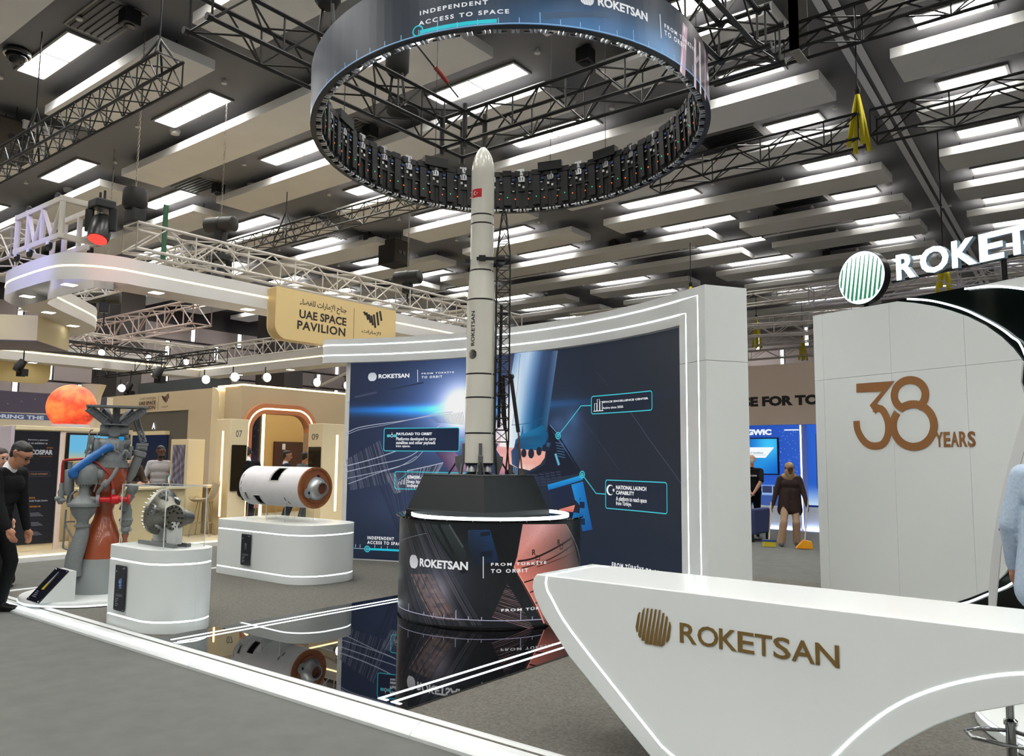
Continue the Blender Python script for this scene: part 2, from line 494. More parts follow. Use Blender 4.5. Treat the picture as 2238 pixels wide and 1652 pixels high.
sd = MB().lathe([(.04, -.12), (.1, -.11), (.13, -.04), (.13, 0)], 12).build('smoke_detector', WH, smooth=40)
tag(sd, 'round white smoke detector on the dark ceiling', 'smoke detector', 'ceiling smoke detectors')
for i, (x, y) in enumerate(((-17.6, 9.3), (-24.1, 9.6), (-19.4, 12.6), (-17.5, 18.4), (-14.2, 17.9), (-7.7, 15.4), (-10.6, 17.9), (-13.4, 24.0), (-4.9, 21.7), (-6.2, 27.2))):
    if i == 0: sd.location = (x, y, CZ)
    else: dup(sd, (x, y, CZ))
dg = MB().lathe([(.42, -.04), (.42, 0)], 24).build('round_air_diffuser', GREYD, smooth=40)
tag(dg, 'round dark air diffuser with rings set in the ceiling', 'air diffuser', 'round ceiling diffusers')
for rr in (.36, .27, .18, .09): MB().lathe([(rr, -.07), (rr, -.04), (rr - .03, -.04), (rr - .03, -.07)], 20).build('ring', DARKMETAL, dg)
for i, (x, y) in enumerate(((-12.44, 11.8), (-25.84, 17.3), (-12.96, 23.3), (-26.08, 23.5), (-19.0, 24.5))):
    if i == 0: dg.location = (x, y, CZ)
    else: dup(dg, (x, y, CZ))
hv = MB().span((-.75, -.4, -.03), (.75, .4, -.001)).build('ceiling_hatch', mat('hatch_edge', (110, 108, 104), .5))
tag(hv, 'dark square air grille set in the ceiling', 'air grille', 'square ceiling grilles')
MB().span((-.7, -.36, -.035), (.7, .36, -.02)).build('grille_panel', BLACK, hv)
for i in range(6): MB().span((-.7, -.31 + i * .12, -.05), (.7, -.29 + i * .12, -.03)).build('slat', DARKMETAL, hv)
GL = ['dark square ceiling grille beside the dome camera at upper left', 'dark square ceiling grille left of the LED hoop, between two baffles', 'dark square ceiling grille seen inside the left of the LED hoop', 'dark square ceiling grille beside the far loudspeaker box', 'dark square ceiling grille right of the LED hoop', 'dark square ceiling grille over the right part of the LED wall', 'dark square ceiling grille far back over the right passage']
hv['group'] = 'square ceiling grilles'
for i, (x, y) in enumerate(((-14.0, 6.0), (-20.7, 11.7), (-14.3, 11.8), (-21.1, 17.5), (-7.2, 17.55), (-7.4, 23.29), (-7.6, 29.1))):
    if i == 0: hv.location = (x, y, CZ); hv['label'] = GL[0]
    else: dup(hv, (x, y, CZ), 0, GL[i])
sb = MB().span((-.14, -.14, -.34), (.14, .14, -.06)).build('cube_spotlight', BLACK, bevel=.02)
tag(sb, 'small black cube spotlight under the dark ceiling', 'spotlight', 'black cube spotlights')
MB().span((-.05, -.05, -.06), (.05, .05, 0)).build('bracket', BLACK, sb)
MB().lathe([(.09, -.36), (.09, -.34)], 14).build('lens', mat('dark_lens', (30, 32, 36), .1), sb)
for i, (x, y) in enumerate(((-13.3, 6.1), (-20.03, 11.94), (-7.69, 11.94), (-13.6, 11.88), (-20.34, 17.84), (-14.2, 17.6), (-8.2, 23.7), (-14.0, 23.6), (-8.4, 29.3), (-20.6, 23.6))):
    if i == 0: sb.location = (x, y, CZ)
    else: dup(sb, (x, y, CZ))
for i, (x, y, lb) in enumerate(((-19.6, 6.5, 'black loudspeaker box hung near the dome camera'), (-19.74, 18.48, 'black loudspeaker box hung at the end of a long baffle'))):
    t = thing('hung_loudspeaker', lb, 'loudspeaker', (x, y, CZ))
    MB().span((x - .38, y - .38, CZ - 1.15), (x + .38, y + .38, CZ - .3)).build('cabinet', mat('speaker_black', (30, 28, 26), .6), t, bevel=.02)
    for q in (-.32, .32):
        MB().bar((x + q, y, CZ), (x + q, y, CZ - .32), .012).build('hanger_rod', DARKMETAL, t)
    MB().box((x + .385, y, CZ - .72), (.02, .66, .74)).build('grille_cloth', mat('speaker_grille', (66, 60, 52), .8), t)
    for q in (-.09, .09): MB().lathe([(.07, 0), (.07, .02)], 12, MX.Rotation(PI / 2, 3, 'Y'), (x + .395, y + q, CZ - .74)).build('horn', BLACK, t)
t = thing('dome_camera', 'round black dome security camera under the ceiling', 'camera', (-16.47, 5.48, CZ))
MB().lathe([(.22, -.12), (.24, -.06), (.2, 0)], 20, o=(-16.47, 5.48, CZ)).build('housing', BLACK, t, smooth=40)
MB().lathe([(.0, -.3), (.1, -.27), (.17, -.2), (.19, -.12)], 20, o=(-16.47, 5.48, CZ)).build('dome', mat('dome_tint', (18, 18, 20), .05), t, smooth=True)
MB().lathe([(.235, -.13), (.235, -.105), (.2, -.105), (.2, -.13)], 20, o=(-16.47, 5.48, CZ)).build('rim', CHROME, t, smooth=40)

# ------------------------------------------------------------------ trusses
def truss(name, label, p, q, H, W, seg, m, group=None, rc=.025, rb=.013, fine=True, ends=False, tri=False):
    """box truss from p to q (middle of its underside): four chords and lacing bars as parts"""
    p, q = V(p), V(q); d = (q - p); L = d.length; d.normalize(); sd_ = d.cross(V((0, 0, 1))).normalized(); up = V((0, 0, 1))
    t = thing(name, label, 'truss', p, group)
    for a in (-1, 1):
        for h in (0, 1):
            o = sd_ * (a * W / 2) + up * (h * H)
            MB().bar(p + o, q + o, rc, 8).build('chord', m, t, smooth=40)
            if ends:
                for e, s_ in ((p, -1), (q, 1)):
                    MB().bar(e + o + d * (s_ * .0), e + o + d * (s_ * .06), rc * 1.5, 8).build('spigot', m, t)
    n = max(2, round(L / seg)); s_ = L / n
    allb = MB(); meshes = {}
    def piece(key, a, b, org, r):
        if not fine: allb.bar(org + a, org + b, r, 5, caps=False); return
        if key not in meshes:
            mb = MB().bar(a, b, r, 5, caps=False); meshes[key] = mb.mesh('brace'); meshes[key].materials.append(m)
        o = bpy.data.objects.new('brace', meshes[key]); C.objects.link(o); o.parent = t; o.location = org - WORLD[t.name]
        WORLD[o.name] = V((0, 0, 0))
    for i in range(n):
        org = p + d * (s_ * i)
        for a in (-1, 1):
            o0 = sd_ * (a * W / 2)
            if i % 2 == 0: piece(('u', a), o0, o0 + d * s_ + up * H, org, rb)
            else: piece(('d', a), o0 + up * H, o0 + d * s_, org, rb)
            if i % 2 == 0: piece(('v', a), o0, o0 + up * H, org, rb)
        for h in (0, 1):
            o0 = up * (h * H)
            piece(('x', h, i % 2), o0 + sd_ * (W / 2 * (1 if i % 2 else -1)), o0 + d * s_ + sd_ * (W / 2 * (-1 if i % 2 else 1)), org, rb)
    for e in (p, q):
        for a in (-1, 1): piece(('ev', a), sd_ * (a * W / 2), sd_ * (a * W / 2) + up * H, e, rb)
        for h in (0, 1): piece(('eh', h), up * (h * H) - sd_ * (W / 2), up * (h * H) + sd_ * (W / 2), e, rb)
    if not fine: allb.build('lacing', m, t, kind='stuff')
    return t
def hang(name, label, pt, ztop, m=DARKMETAL, r=.012, cat='cable', chain=False):
    x, y, z = pt
    if not chain:
        return tag(MB().bar((x, y, z), (x, y, ztop), r, 6).build(name, m), label, cat)
    mb = MB(); zz = z; i = 0
    while zz < ztop:
        a = V((.014, 0, 0)) if i % 2 else V((0, .014, 0))
        c = V((x, y, zz))
        mb.tube([c + a, c + a + V((0, 0, .05)), c - a + V((0, 0, .05)), c - a], .006, 4, closed=True)
        zz += .055; i += 1
    o = mb.build(name, m); o['kind'] = 'thing'
    return tag(o, label, cat)

BK = mat('black_truss_paint', (30, 29, 28), .45, .2)
truss('box_truss', 'black truss at upper left ending under a sling triangle', (-10.65, 5.5, 6.98), (-19.5, 5.5, 6.98), .38, .38, .3, BK, rc=.026, rb=.011)
t = thing('sling', 'black sling triangle holding the end of the upper left truss', 'sling', (-11.0, 5.5, 7.5))
for a in (-.27, .27):
    for b in (-.25, .25): MB().bar((-11.0 + b, 5.5 + a * .7, 7.34), (-11.0, 5.5, 7.75), .02, 6).build('strap', BLACK, t)
MB().bar((-11, 5.5, 7.7), (-11, 5.5, CZ), .012).build('chain', DARKMETAL, t)
t = thing('sling', 'black sling triangle far along the upper left truss', 'sling', (-15.4, 5.5, 7.5))
for a in (-.27, .27):
    for b in (-.22, .22): MB().bar((-15.4 + b, 5.5 + a * .7, 7.0), (-15.4, 5.5, 7.9), .02, 6).build('strap', BLACK, t)
MB().bar((-15.4, 5.5, 7.85), (-15.4, 5.5, CZ), .012).build('chain', DARKMETAL, t)
RZ = 5.9
truss('box_truss', 'black truss crossing the ring from upper left to its corner block', (-7.1, 3.95, RZ), (-7.1, 7.7, RZ), .42, .42, .42, BK, rc=.026, rb=.012, ends=True)
truss('box_truss', 'black truss crossing the ring from the corner block to the right', (-6.9, 7.9, RZ), (-2.75, 7.9, RZ - .02), .42, .42, .42, BK, rc=.026, rb=.012, ends=True)
truss('box_truss', 'black truss over the right side of the ring towards the camera', (-3.05, 3.6, RZ), (-3.05, 7.7, RZ), .42, .42, .42, BK, rc=.026, rb=.012, ends=True)
t = thing('corner_block', 'black truss corner block above the rocket nose', 'truss corner', (-7.1, 7.9, RZ))
for a in (-.21, .21):
    for b in (-.21, .21): MB().bar((-7.1 + a, 7.9 + b, RZ - .1), (-7.1 + a, 7.9 + b, RZ + .52), .035, 8).build('post', BK, t, smooth=40)
for h in (0, .42):
    for a in (-.21, .21):
        MB().bar((-7.1 + a, 7.69, RZ + h), (-7.1 + a, 8.11, RZ + h), .028, 8).build('rail', BK, t, smooth=40)
        MB().bar((-7.31, 7.9 + a, RZ + h), (-6.89, 7.9 + a, RZ + h), .028, 8).build('rail', BK, t, smooth=40)
truss('box_truss', 'black truss at upper right with a pale strap round it', (-4.95, 11.3, 7.6), (1.2, 11.3, 7.6), .38, .38, .55, BK, rc=.026, rb=.013)
truss('box_truss', 'black truss at right with yellow slings at its joint', (-7.6, 14.5, 7.27), (-3.5, 14.5, 7.3), .46, .46, .6, BK, rc=.026, rb=.013)
truss('box_truss', 'black truss running right from the joint with yellow slings', (-3.3, 14.5, 7.3), (1.0, 14.5, 7.3), .46, .46, .6, BK, rc=.026, rb=.013)
truss('box_truss', 'thin black truss behind the ring at left centre', (-23.5, 12.8, 7.5), (-12.2, 12.8, 7.5), .38, .38, .48, BK, rc=.024, rb=.012)
for x in (-17.9, -18.5):
    pass
t = thing('sling', 'black sling triangle on the thin truss behind the ring', 'sling', (-18.0, 12.8, 7.9))
for a in (-.2, .2):
    for b in (-.25, .25): MB().bar((-18.0 + b, 12.8 + a, 7.5), (-18.0, 12.8, 8.35), .02, 6).build('strap', BLACK, t)
MB().bar((-18.0, 12.8, 8.3), (-18.0, 12.8, CZ), .012).build('chain', DARKMETAL, t)
def bag_hoist(x, y, z, lb, r=.15):
    t = thing('bagged_hoist', lb, 'chain hoist', (x, y, z))
    MB().lathe([(r * .7, -.26), (r, -.2), (r * 1.02, .1), (r, .2), (r * .6, .24)], 20, o=(x, y, z)).build('bag', mat('bag_black', (26, 25, 24), .7), t, smooth=40)
    MB().lathe([(r * .7, -.16), (r * .75, .0), (r * .7, .16)], 16, MX.Rotation(PI / 2, 3, 'Y'), (x + .12, y, z + .28)).build('motor', BLACK, t, smooth=40)
    for a in (-.09, .09): MB().bar((x + a, y, z - .24), (x + a * 1.6, y, z - .62), .018, 6).build('strap', BLACK, t)
    MB().bar((x, y, z + .3), (x, y, CZ), .012, 6).build('chain', DARKMETAL, t)
    return t
bag_hoist(-7.1, 6.62, 6.72, 'black bagged chain hoist on the truss at the left inside the hoop')
bag_hoist(-7.1, 5.5, 7.1, 'black bagged chain hoist above the truss left of the hoop')
t = thing('red_hook_cable', 'black cable with a red hook slanting inside the left of the hoop', 'cable', (-7.0, 7.2, 7))
MB().bar((-7.05, 6.85, 7.0), (-6.95, 7.62, 6.5), .012, 6).build('cable', BLACK, t)
MB().bar((-7.0, 7.2, 6.78), (-6.97, 7.42, 6.64), .03, 8).build('hook', mat('hook_red', (150, 52, 40), .5), t)
# strap on the upper right truss, slings on the right one
YEL = mat('yellow_webbing', (222, 205, 30), .7)
t = thing('lifting_strap', 'wide pale grey strap round the upper right truss', 'strap', (-3.55, 11.3, 7.6))
for dx in (0, .0):
    MB().span((-3.62, 11.08, 7.57), (-3.48, 11.09, 8.6)).build('webbing', mat('grey_webbing', (140, 136, 130), .8), t)
MB().span((-3.62, 11.51, 7.57), (-3.48, 11.52, 8.6)).build('webbing', MATS['grey_webbing'], t)
MB().span((-3.62, 11.08, 7.55), (-3.48, 11.52, 7.57)).build('webbing', MATS['grey_webbing'], t)
def sling_yellow(x, y, z0, z1, zc, lb):
    t = thing('yellow_sling', lb, 'sling', (x, y, z0))
    for a in (-.12, .12):
        MB().tube([(x, y, z1), (x + a * .6, y - .1, (z0 + z1) / 2), (x + a, y - .22, z0)], .045, 6).build('webbing', YEL, t, smooth=True)
        MB().tube([(x, y, z1), (x + a * .6, y + .1, (z0 + z1) / 2), (x + a, y + .22, z0)], .045, 6).build('webbing', YEL, t, smooth=True)
    MB().bar((x, y, z1), (x, y, zc), .014).build('chain', DARKMETAL, t)
    MB().lathe([(.05, 0), (.06, .08), (.03, .16)], 8, o=(x, y, z1)).build('hook', BLACK, t)
sling_yellow(-3.55, 14.5, 7.2, 8.2, CZ, 'yellow sling at the joint of the right-hand black truss')
# ------------------------------------------------------------------ stand platform
SZ = .08
st = MB().span((-10.1, 3.5, 0), (6, 10.6, SZ)).build('stand_platform', CARPET2)
tag(st, 'low stand platform covered in brown grey carpet', 'platform')
TRIM = mat('white_edge_trim', (205, 208, 208), .3)
t = thing('platform_edging', 'white edging with a glowing line along the front and left of the stand', 'edging', (-10.1, 3.46, 0))
prof = [(3.40, 0), (3.40, .02), (3.455, .062), (3.54, .088), (3.56, .088), (3.56, 0)]
for x0, x1 in ((-10.16, -8.2), (-8.2, -5.8), (-5.8, -3.4), (-3.4, -1.0), (-1.0, 1.6), (1.6, 6)):
    mb = MB(); n = len(prof)
    mb.add([(x0 + .002, y, z) for y, z in prof] + [(x1 - .002, y, z) for y, z in prof], [tuple(range(n)), tuple(range(2 * n - 1, n - 1, -1))] + [(i, n + i, n + (i + 1) % n, (i + 1) % n) for i in range(n)])
    mb.build('edge_rail', TRIM, t)
MB().add([(-10.12, 3.428, .044), (6, 3.428, .044), (6, 3.456, .066), (-10.12, 3.456, .066)], [(0, 1, 2, 3)]).build('led_line', LED, t)
MB().span((-10.16, 3.5, 0), (-10.06, 10.6, .086)).build('edge_rail', TRIM, t)
MB().span((-10.165, 3.5, .04), (-10.155, 10.6, .066)).build('led_line', LED, t)

# mirror floor under the drum
t = thing('mirror_floor', 'square of black mirror glass in the stand floor under the drum', 'mirror floor', (-5.1, 5.6, SZ))
MB().span((-6.6, 3.56, SZ), (-3.6, 7.9, SZ + .012)).build('glass_slab', mat('black_mirror', (3, 3, 4), .015, spec=.9, ior=1.9), t)
for x in (-6.42, -6.31, -3.88, -3.76):
    MB().span((x - .011, 3.6, SZ + .012), (x + .011, 7.8, SZ + .0145)).build('led_line', LED, t)
for x in (-3.88, -3.76):
    MB().span((x, 3.6, SZ + .012), (x + .07, 3.622, SZ + .0145)).build('led_line', LED, t)

# ------------------------------------------------------------------ white plinths
def plinth(label, x0, y0, x1, y1, rad, z1):
    t = thing('display_plinth', label, 'plinth', ((x0 + x1) / 2, (y0 + y1) / 2, SZ))
    out = rrect(x0, y0, x1, y1, rad, 10); n = len(out)
    h = z1 - SZ; zs = [SZ, SZ + h * .13, SZ + h * .15, SZ + h * .82, SZ + h * .84, z1]
    def ins(d):
        cx, cy = (x0 + x1) / 2, (y0 + y1) / 2
        return [(cx + (x - cx) * (1 - d / (x1 - x0) * 2), cy + (y - cy) * (1 - d / (y1 - y0) * 2)) for x, y in out]
    for nm, za, zb in (('base_band', zs[0], zs[1]), ('body', zs[2], zs[3]), ('top_band', zs[4], zs[5])):
        MB().prism(out, FLOOR, za, zb).build(nm, PLINTH, t, smooth=30, bevel=.006)
    i2 = ins(.008)
    for za, zb in ((zs[1], zs[2]), (zs[3], zs[4])): MB().prism(i2, FLOOR, za, zb).build('led_line', LED, t, smooth=30)
    return t
plinth('white rounded plinth under the acrylic case, nearest the stand front', -7.62, 3.58, -6.6, 4.16, (.12, .36, .25, .1), .795)
plinth('larger white rounded plinth under the cutaway rocket tank', -9.82, 6.03, -7.86, 7.0, (.15, .42, .38, .15), .79)

# information plates on the plinths
NAVY = mat('navy_glass', (22, 24, 34), .12)
def plate(label, x, z0, z1, y, wd, art):
    t = thing('information_plate', label, 'sign', (x, y, z0))
    fn = plane((x, y, z0), (1, 0, 0))
    MB().prism(rrect(-wd / 2, 0, wd / 2, z1 - z0, .006), fn, .012, .022).build('glass', NAVY, t)
    for a in (-wd / 2 + .012, wd / 2 - .012):
        for b in (.014, z1 - z0 - .014): MB().bar(fn(a, b, 0), fn(a, b, .027), .006, 8).build('standoff', CHROME, t)
    h = z1 - z0; mb = MB(); W_ = (150, 152, 160)
    text(mb, 'ROKETSAN', (wd * .2, h * .93, wd * .44, h * .955), fn, .0225, W_)
    globe_logo(mb, -wd * .36, h * .86, wd * .05, fn, .0225, W_)
    for i in range(5): mb.flat([(-wd * .35, h * (.36 - i * .014)), (wd * .32 - (i == 4) * .05, h * (.36 - i * .014)), (wd * .32 - (i == 4) * .05, h * (.366 - i * .014)), (-wd * .35, h * (.366 - i * .014))], fn, .0225, (96, 98, 106))
    for i in range(5): mb.flat([(-wd * .35, h * (.26 - i * .04)), (-wd * (.05 + .06 * (i % 3)), h * (.26 - i * .04)), (-wd * (.05 + .06 * (i % 3)), h * (.27 - i * .04)), (-wd * .35, h * (.27 - i * .04))], fn, .0225, W_)
    art(mb, wd, h, fn)
    mb.build('print', vcol_screen('plate_print', .6), t)
def art1(mb, wd, h, fn):
    rnd = random.Random(3)
    for i in range(40):
        a, b = rnd.uniform(-.14, .12) * wd, h * rnd.uniform(.48, .7)
        c = rnd.choice([(90, 130, 180), (60, 90, 140), (120, 150, 190), (40, 60, 100)])
        mb.flat(rrect(a, b, a + wd * rnd.uniform(.04, .14), b + h * rnd.uniform(.01, .04), .001, 1), fn, .0225, c)
def art2(mb, wd, h, fn):
    for i in range(6): mb.flat(rrect(-wd * .1, h * (.5 + i * .036), wd * .12, h * (.53 + i * .036), .002, 1), fn, .0225, (50 + i * 8, 56 + i * 8, 66 + i * 8))
plate('black glass information plate on the near plinth', -7.27, .23, .63, 3.58, .19, art1)
plate('black glass information plate on the plinth of the rocket tank', -9.03, .24, .63, 6.03, .2, art2)

# ------------------------------------------------------------------ reception counter
Y0, Y1, CT = 3.63, 4.21, .985
t = thing('reception_counter', 'white angled reception counter with bronze lettering at the right', 'counter', (-1.2, 3.9, SZ))
prof = [(-2.66, CT), (-2.685, .955), (-2.69, .91), (-2.675, .86), (-2.62, .77), (-2.44, .57), (-1.96, .17), (-1.90, .105), (-1.86, SZ), (-1.20, SZ),
        (-1.10, .20), (-.97, .33), (-.88, .42), (-.80, .49), (-.68, .58), (-.56, .65), (-.38, .72), (-.15, .77), (.1, .79), (.4, .78), (.65, .74), (.86, .66), (1.02, .55), (1.2, .38), (1.3, .2), (1.34, SZ), (1.9, SZ), (2.3, CT)]
front = lambda x, y, d=0: V((x, Y0 - d, y))
MB().prism(prof[::-1] if False else prof, front, -(Y1 - Y0), 0).build('body', WHITE, t, smooth=25, bevel=.006)
led = [(-2.59, CT - .01), (-2.595, .94), (-2.585, .905), (-2.56, .87), (-2.42, .7), (-1.95, .28), (-1.88, .225), (-1.82, .195), (-1.72, .16), (-1.5, .13), (-1.3, .17), (-1.18, .26), (-1.08, .37), (-.98, .485), (-.85, .61), (-.71, .705), (-.55, .78), (-.37, .835), (-.1, .87), (.3, .87), (.8, .8)]
def spline(pts, k=4):
    o = []
    for i in range(len(pts) - 1):
        a, b, c, d = pts[max(i - 1, 0)], pts[i], pts[i + 1], pts[min(i + 2, len(pts) - 1)]
        for j in range(k):
            t_ = j / k
            o.append(tuple(.5 * (2 * b[q] + (c[q] - a[q]) * t_ + (2 * a[q] - 5 * b[q] + 4 * c[q] - d[q]) * t_ ** 2 + (3 * b[q] - a[q] - 3 * c[q] + d[q]) * t_ ** 3) for q in range(len(b))))
    return o + [pts[-1]]
MB().line(spline(led), .011, front, .0015).build('led_line', LED, t)
MB().line([(-2.59, Y0), (-2.59, Y1 - .06), (-2.52, Y1 - .05)], .011, FLOOR, CT + .0015).build('led_line', LED, t)
mb = MB(); globe_logo(mb, -1.935, .795, .1, front, .0008, depth=.004)
mb.build('logo', BRASS, t)
x = -1.79
for ch, wd in zip('ROKETSAN', (.088, .105, .087, .078, .08, .077, .1, .1)):
    mb = MB(); text(mb, ch, (x, .742, x + wd, .836), front, .0008, bold=.012, depth=.004); mb.build('letter', BRASS, t); x += wd + .0
    x += .0045
# ------------------------------------------------------------------ curved LED wall
SCC, SCR, ST0 = V((-6.888, 2.182)), 6.4948, math.radians(116)
def SCREEN(u, z, d=0):
    t = ST0 - u / SCR
    return V((SCC.x + (SCR - d) * math.cos(t), SCC.y + (SCR - d) * math.sin(t), z))
SCREEN.ms = .2
U0, U1 = .09, SCR * (ST0 - math.radians(61.72))
def field(mb, fn, u0, u1, z0, z1, nu, nv, col, d=0):
    vs = []; cs = []
    for j in range(nv + 1):
        for i in range(nu + 1):
            u = u0 + (u1 - u0) * i / nu; z = z0 + (z1 - z0) * j / nv
            vs.append(fn(u, z, d)); cs.append(tuple(max(0, min(255, c)) for c in col(u, z)))
    fs = [(j * (nu + 1) + i, j * (nu + 1) + i + 1, (j + 1) * (nu + 1) + i + 1, (j + 1) * (nu + 1) + i) for j in range(nv) for i in range(nu)]
    return mb.add(vs, fs, cs)
def mixc(a, b, t): t = max(0, min(1, t)); return tuple(a[i] + (b[i] - a[i]) * t for i in range(3))
def gauss(x, y, cx, cy, sx, sy): return math.exp(-((x - cx) / sx) ** 2 - ((y - cy) / sy) ** 2)
scr = thing('led_wall', 'tall curved LED video wall with rocket artwork behind the rocket model', 'video wall', (-6.9, 8.7, SZ))
out = []
n_ = 40
for i in range(n_ + 1):
    out.append(SCREEN(U0 + .12 + (U1 - U0 - .12) * i / n_, 0, 0).to_2d())
for i in range(n_ + 1):
    out.append(SCREEN(U1 - (U1 - U0 - .12) * i / n_, 0, -.3).to_2d())
out += [SCREEN(U0 + .12 - .15 * math.sin(PI * k / 6), 0, -.15 - .15 * math.cos(PI * k / 6)).to_2d() for k in range(1, 6)]
MB().prism([tuple(p) for p in out][::-1], FLOOR, SZ, 3.1).build('wall_body', WHITE_M, scr, smooth=30)
SUN = (2.113, 2.362)
CLD = (4.036, 1.945)
def scol(u, z):
    t = (u - U0) / (U1 - U0)
    c = mixc((37, 47, 72), (37, 44, 53), t); c = mixc((28, 38, 56), c, (z - .1) / 1.6)
    g1 = gauss(u, z, SUN[0], SUN[1], .36, .36); g2 = gauss(u, z, SUN[0], SUN[1], .95, .75); g3 = gauss(u, z, SUN[0] - .35, SUN[1] - .02, 1.5, .075)
    g4 = gauss(u, z, SUN[0] + .2, SUN[1], 2.6, .035) * (.5 if u > SUN[0] else .8)
    c = tuple(c[i] + g2 * (70, 100, 160)[i] + g1 * (240, 200, 150)[i] + g3 * (0, 90, 160)[i] + g4 * (0, 50, 110)[i] for i in range(3))
    k = gauss(u, z, CLD[0], CLD[1], .32, .42) * .5 + .35 * gauss(u, z, CLD[0] + .12, CLD[1] + .22, .1, .12) + .3 * gauss(u, z, CLD[0] - .1, CLD[1] - .2, .1, .2) + .25 * gauss(u, z, CLD[0] - .2, CLD[1] + .15, .12, .08)
    c = tuple(c[i] + k * (40, 70, 110)[i] for i in range(3))
    lo = gauss(u, z, 1.3, .95, .9, .45) * .5
    return tuple(c[i] + lo * (46, 52, 70)[i] for i in range(3))
VS = vcol_screen('led_wall_picture', .68)
mb = MB(); field(mb, SCREEN, U0 + .1, U1, .1, 3.09, 150, 80, scol, .004); mb.build('display', VS, scr)
# --- artwork layers
a = MB()
def seg(pts, k=6): return spline(pts, k)
# the big launcher in the picture
q = [(2.821, 1.801), (3.611, 1.733), (3.862, 3.072), (3.082, 3.128)]
a.grid(q, SCREEN, .007, [[(255, 250, 250), (255, 253, 255), (225, 240, 250), (90, 170, 215), (18, 112, 160), (14, 90, 134), (20, 70, 110)],
                        [(250, 250, 255), (245, 250, 255), (190, 220, 242), (90, 140, 190), (26, 84, 130), (24, 66, 104), (60, 110, 150)],
                        [(190, 215, 240), (228, 240, 250), (175, 205, 235), (100, 140, 190), (50, 78, 118), (44, 66, 100), (80, 108, 150)],
                        [(110, 150, 196), (180, 208, 236), (196, 220, 244), (120, 156, 198), (62, 88, 124), (52, 72, 104), (96, 124, 160)]], 24, 20)
a.grid([(2.689, 1.859), (2.893, 1.824), (3.097, 3.092), (2.993, 3.100)], SCREEN, .006, [[(250, 225, 225), (252, 240, 245)], [(190, 190, 215), (240, 245, 255)], [(96, 90, 116), (130, 140, 176)], [(70, 66, 92), (60, 70, 100)]], 4, 12)
a.line([(3.177, 3.085), (3.132, 2.595), (3.053, 2.096)], .006, SCREEN, .0085, (70, 100, 140))
a.line(seg([(3.036, 2.096), (3.387, 2.122), (3.701, 2.224)]), .008, SCREEN, .0085, (40, 90, 130))
a.flat([(3.241, 2.114), (3.255, 1.912), (3.208, 1.856), (3.179, 1.856)], SCREEN, .009, (60, 110, 160))
# nozzle skirt and its notches
sk = [(2.833, 1.916), (3.039, 1.857), (3.655, 1.787), (3.632, 1.646), (3.554, 1.558), (3.364, 1.472), (3.130, 1.508), (2.896, 1.596), (2.763, 1.755)]
ctr = (3.245, 1.666)
a.flat(sk, SCREEN, .0065, [(250, 190, 190), (255, 215, 205), (250, 185, 165), (246, 176, 158), (240, 170, 156), (250, 205, 190), (255, 225, 210), (250, 196, 186), (240, 170, 170)])
for x, y, r in ((1100, 795, .055), (1140, 806, .06), (1185, 806, .066), (1230, 795, .06), (1262, 775, .05)):
    p = (-0.042, 3.778) if False else None
def disc(p, r, col, d, sx=1): a.flat([(p[0] + sx * r * math.cos(t), p[1] + r * math.sin(t)) for t in [2 * PI * i / 14 for i in range(14)]], SCREEN, d, col)
for p, r in (((3.142, 1.733), .055), ((3.260, 1.706), .06), ((3.391, 1.702), .068), ((3.532, 1.733), .06), ((3.631, 1.777), .05)): disc(p, r, (34, 40, 56), .0095, .8)
a.flat([(3.083, 1.778), (3.391, 1.744), (3.631, 1.798), (3.697, 1.951), (3.594, 2.084), (3.213, 1.957), (3.111, 1.891)], SCREEN, .0092, [(30, 80, 120), (24, 110, 158), (20, 100, 146), (20, 86, 130), (22, 104, 150), (40, 130, 180), (44, 90, 130)])
for x in range(7):
    pass
for l in ([(3.157, 1.755), (3.174, 1.553)], [(3.304, 1.699), (3.323, 1.484)], [(3.450, 1.706), (3.458, 1.502)], [(3.567, 1.733), (3.545, 1.558)]): a.line(l, .006, SCREEN, .0094, (236, 160, 146))
# launch pad structure
a.flat([(3.688, 2.082), (3.741, 2.026), (3.874, 1.873), (4.278, 1.452), (3.745, 1.377), (3.248, 1.410), (3.423, 1.457), (3.633, 1.559), (3.698, 1.907)], SCREEN, .006, (26, 32, 48))
a.line([(3.697, 2.071), (3.874, 1.937), (4.302, 1.442)], .02, SCREEN, .0075, (20, 24, 36)); a.line([(3.729, 2.081), (3.889, 1.937)], .008, SCREEN, .008, (120, 150, 190))
for i in range(6): a.line([((3.830, 1.845)[0] + i * .008, (3.830, 1.845)[1] - i * .035), ((3.972, 1.827)[0] + i * .006, (3.972, 1.827)[1] - i * .036)], .011, SCREEN, .008, (70, 104, 140))
a.line([(3.825, 1.700), (3.891, 1.551)], .045, SCREEN, .008, (70, 140, 170)); a.line([(3.825, 1.700), (3.891, 1.551)], .018, SCREEN, .0085, (120, 200, 215))
for i in range(5):
    for j in range(6):
        p = (3.306, 1.422); a.flat(rrect(p[0] + .03 + j * .1 + i * .012, p[1] - .03 - i * .035 + j * .012, p[0] + .11 + j * .1 + i * .012, p[1] - .01 - i * .035 + j * .012, .002, 1), SCREEN, .0078, (50, 60, 84))
a.flat([(3.630, 1.875), (3.772, 1.858), (3.731, 1.733), (3.620, 1.755)], SCREEN, .0085, (28, 40, 62)); a.flat([(3.669, 1.853), (3.736, 1.841), (3.713, 1.787), (3.660, 1.794)], SCREEN, .009, (54, 86, 120))
a.flat([(3.034, 1.732), (3.156, 1.856), (3.210, 1.733), (3.174, 1.497), (3.048, 1.552)], SCREEN, .0096, [(60, 86, 124), (30, 44, 70), (40, 60, 90), (44, 62, 92), (70, 96, 134)])
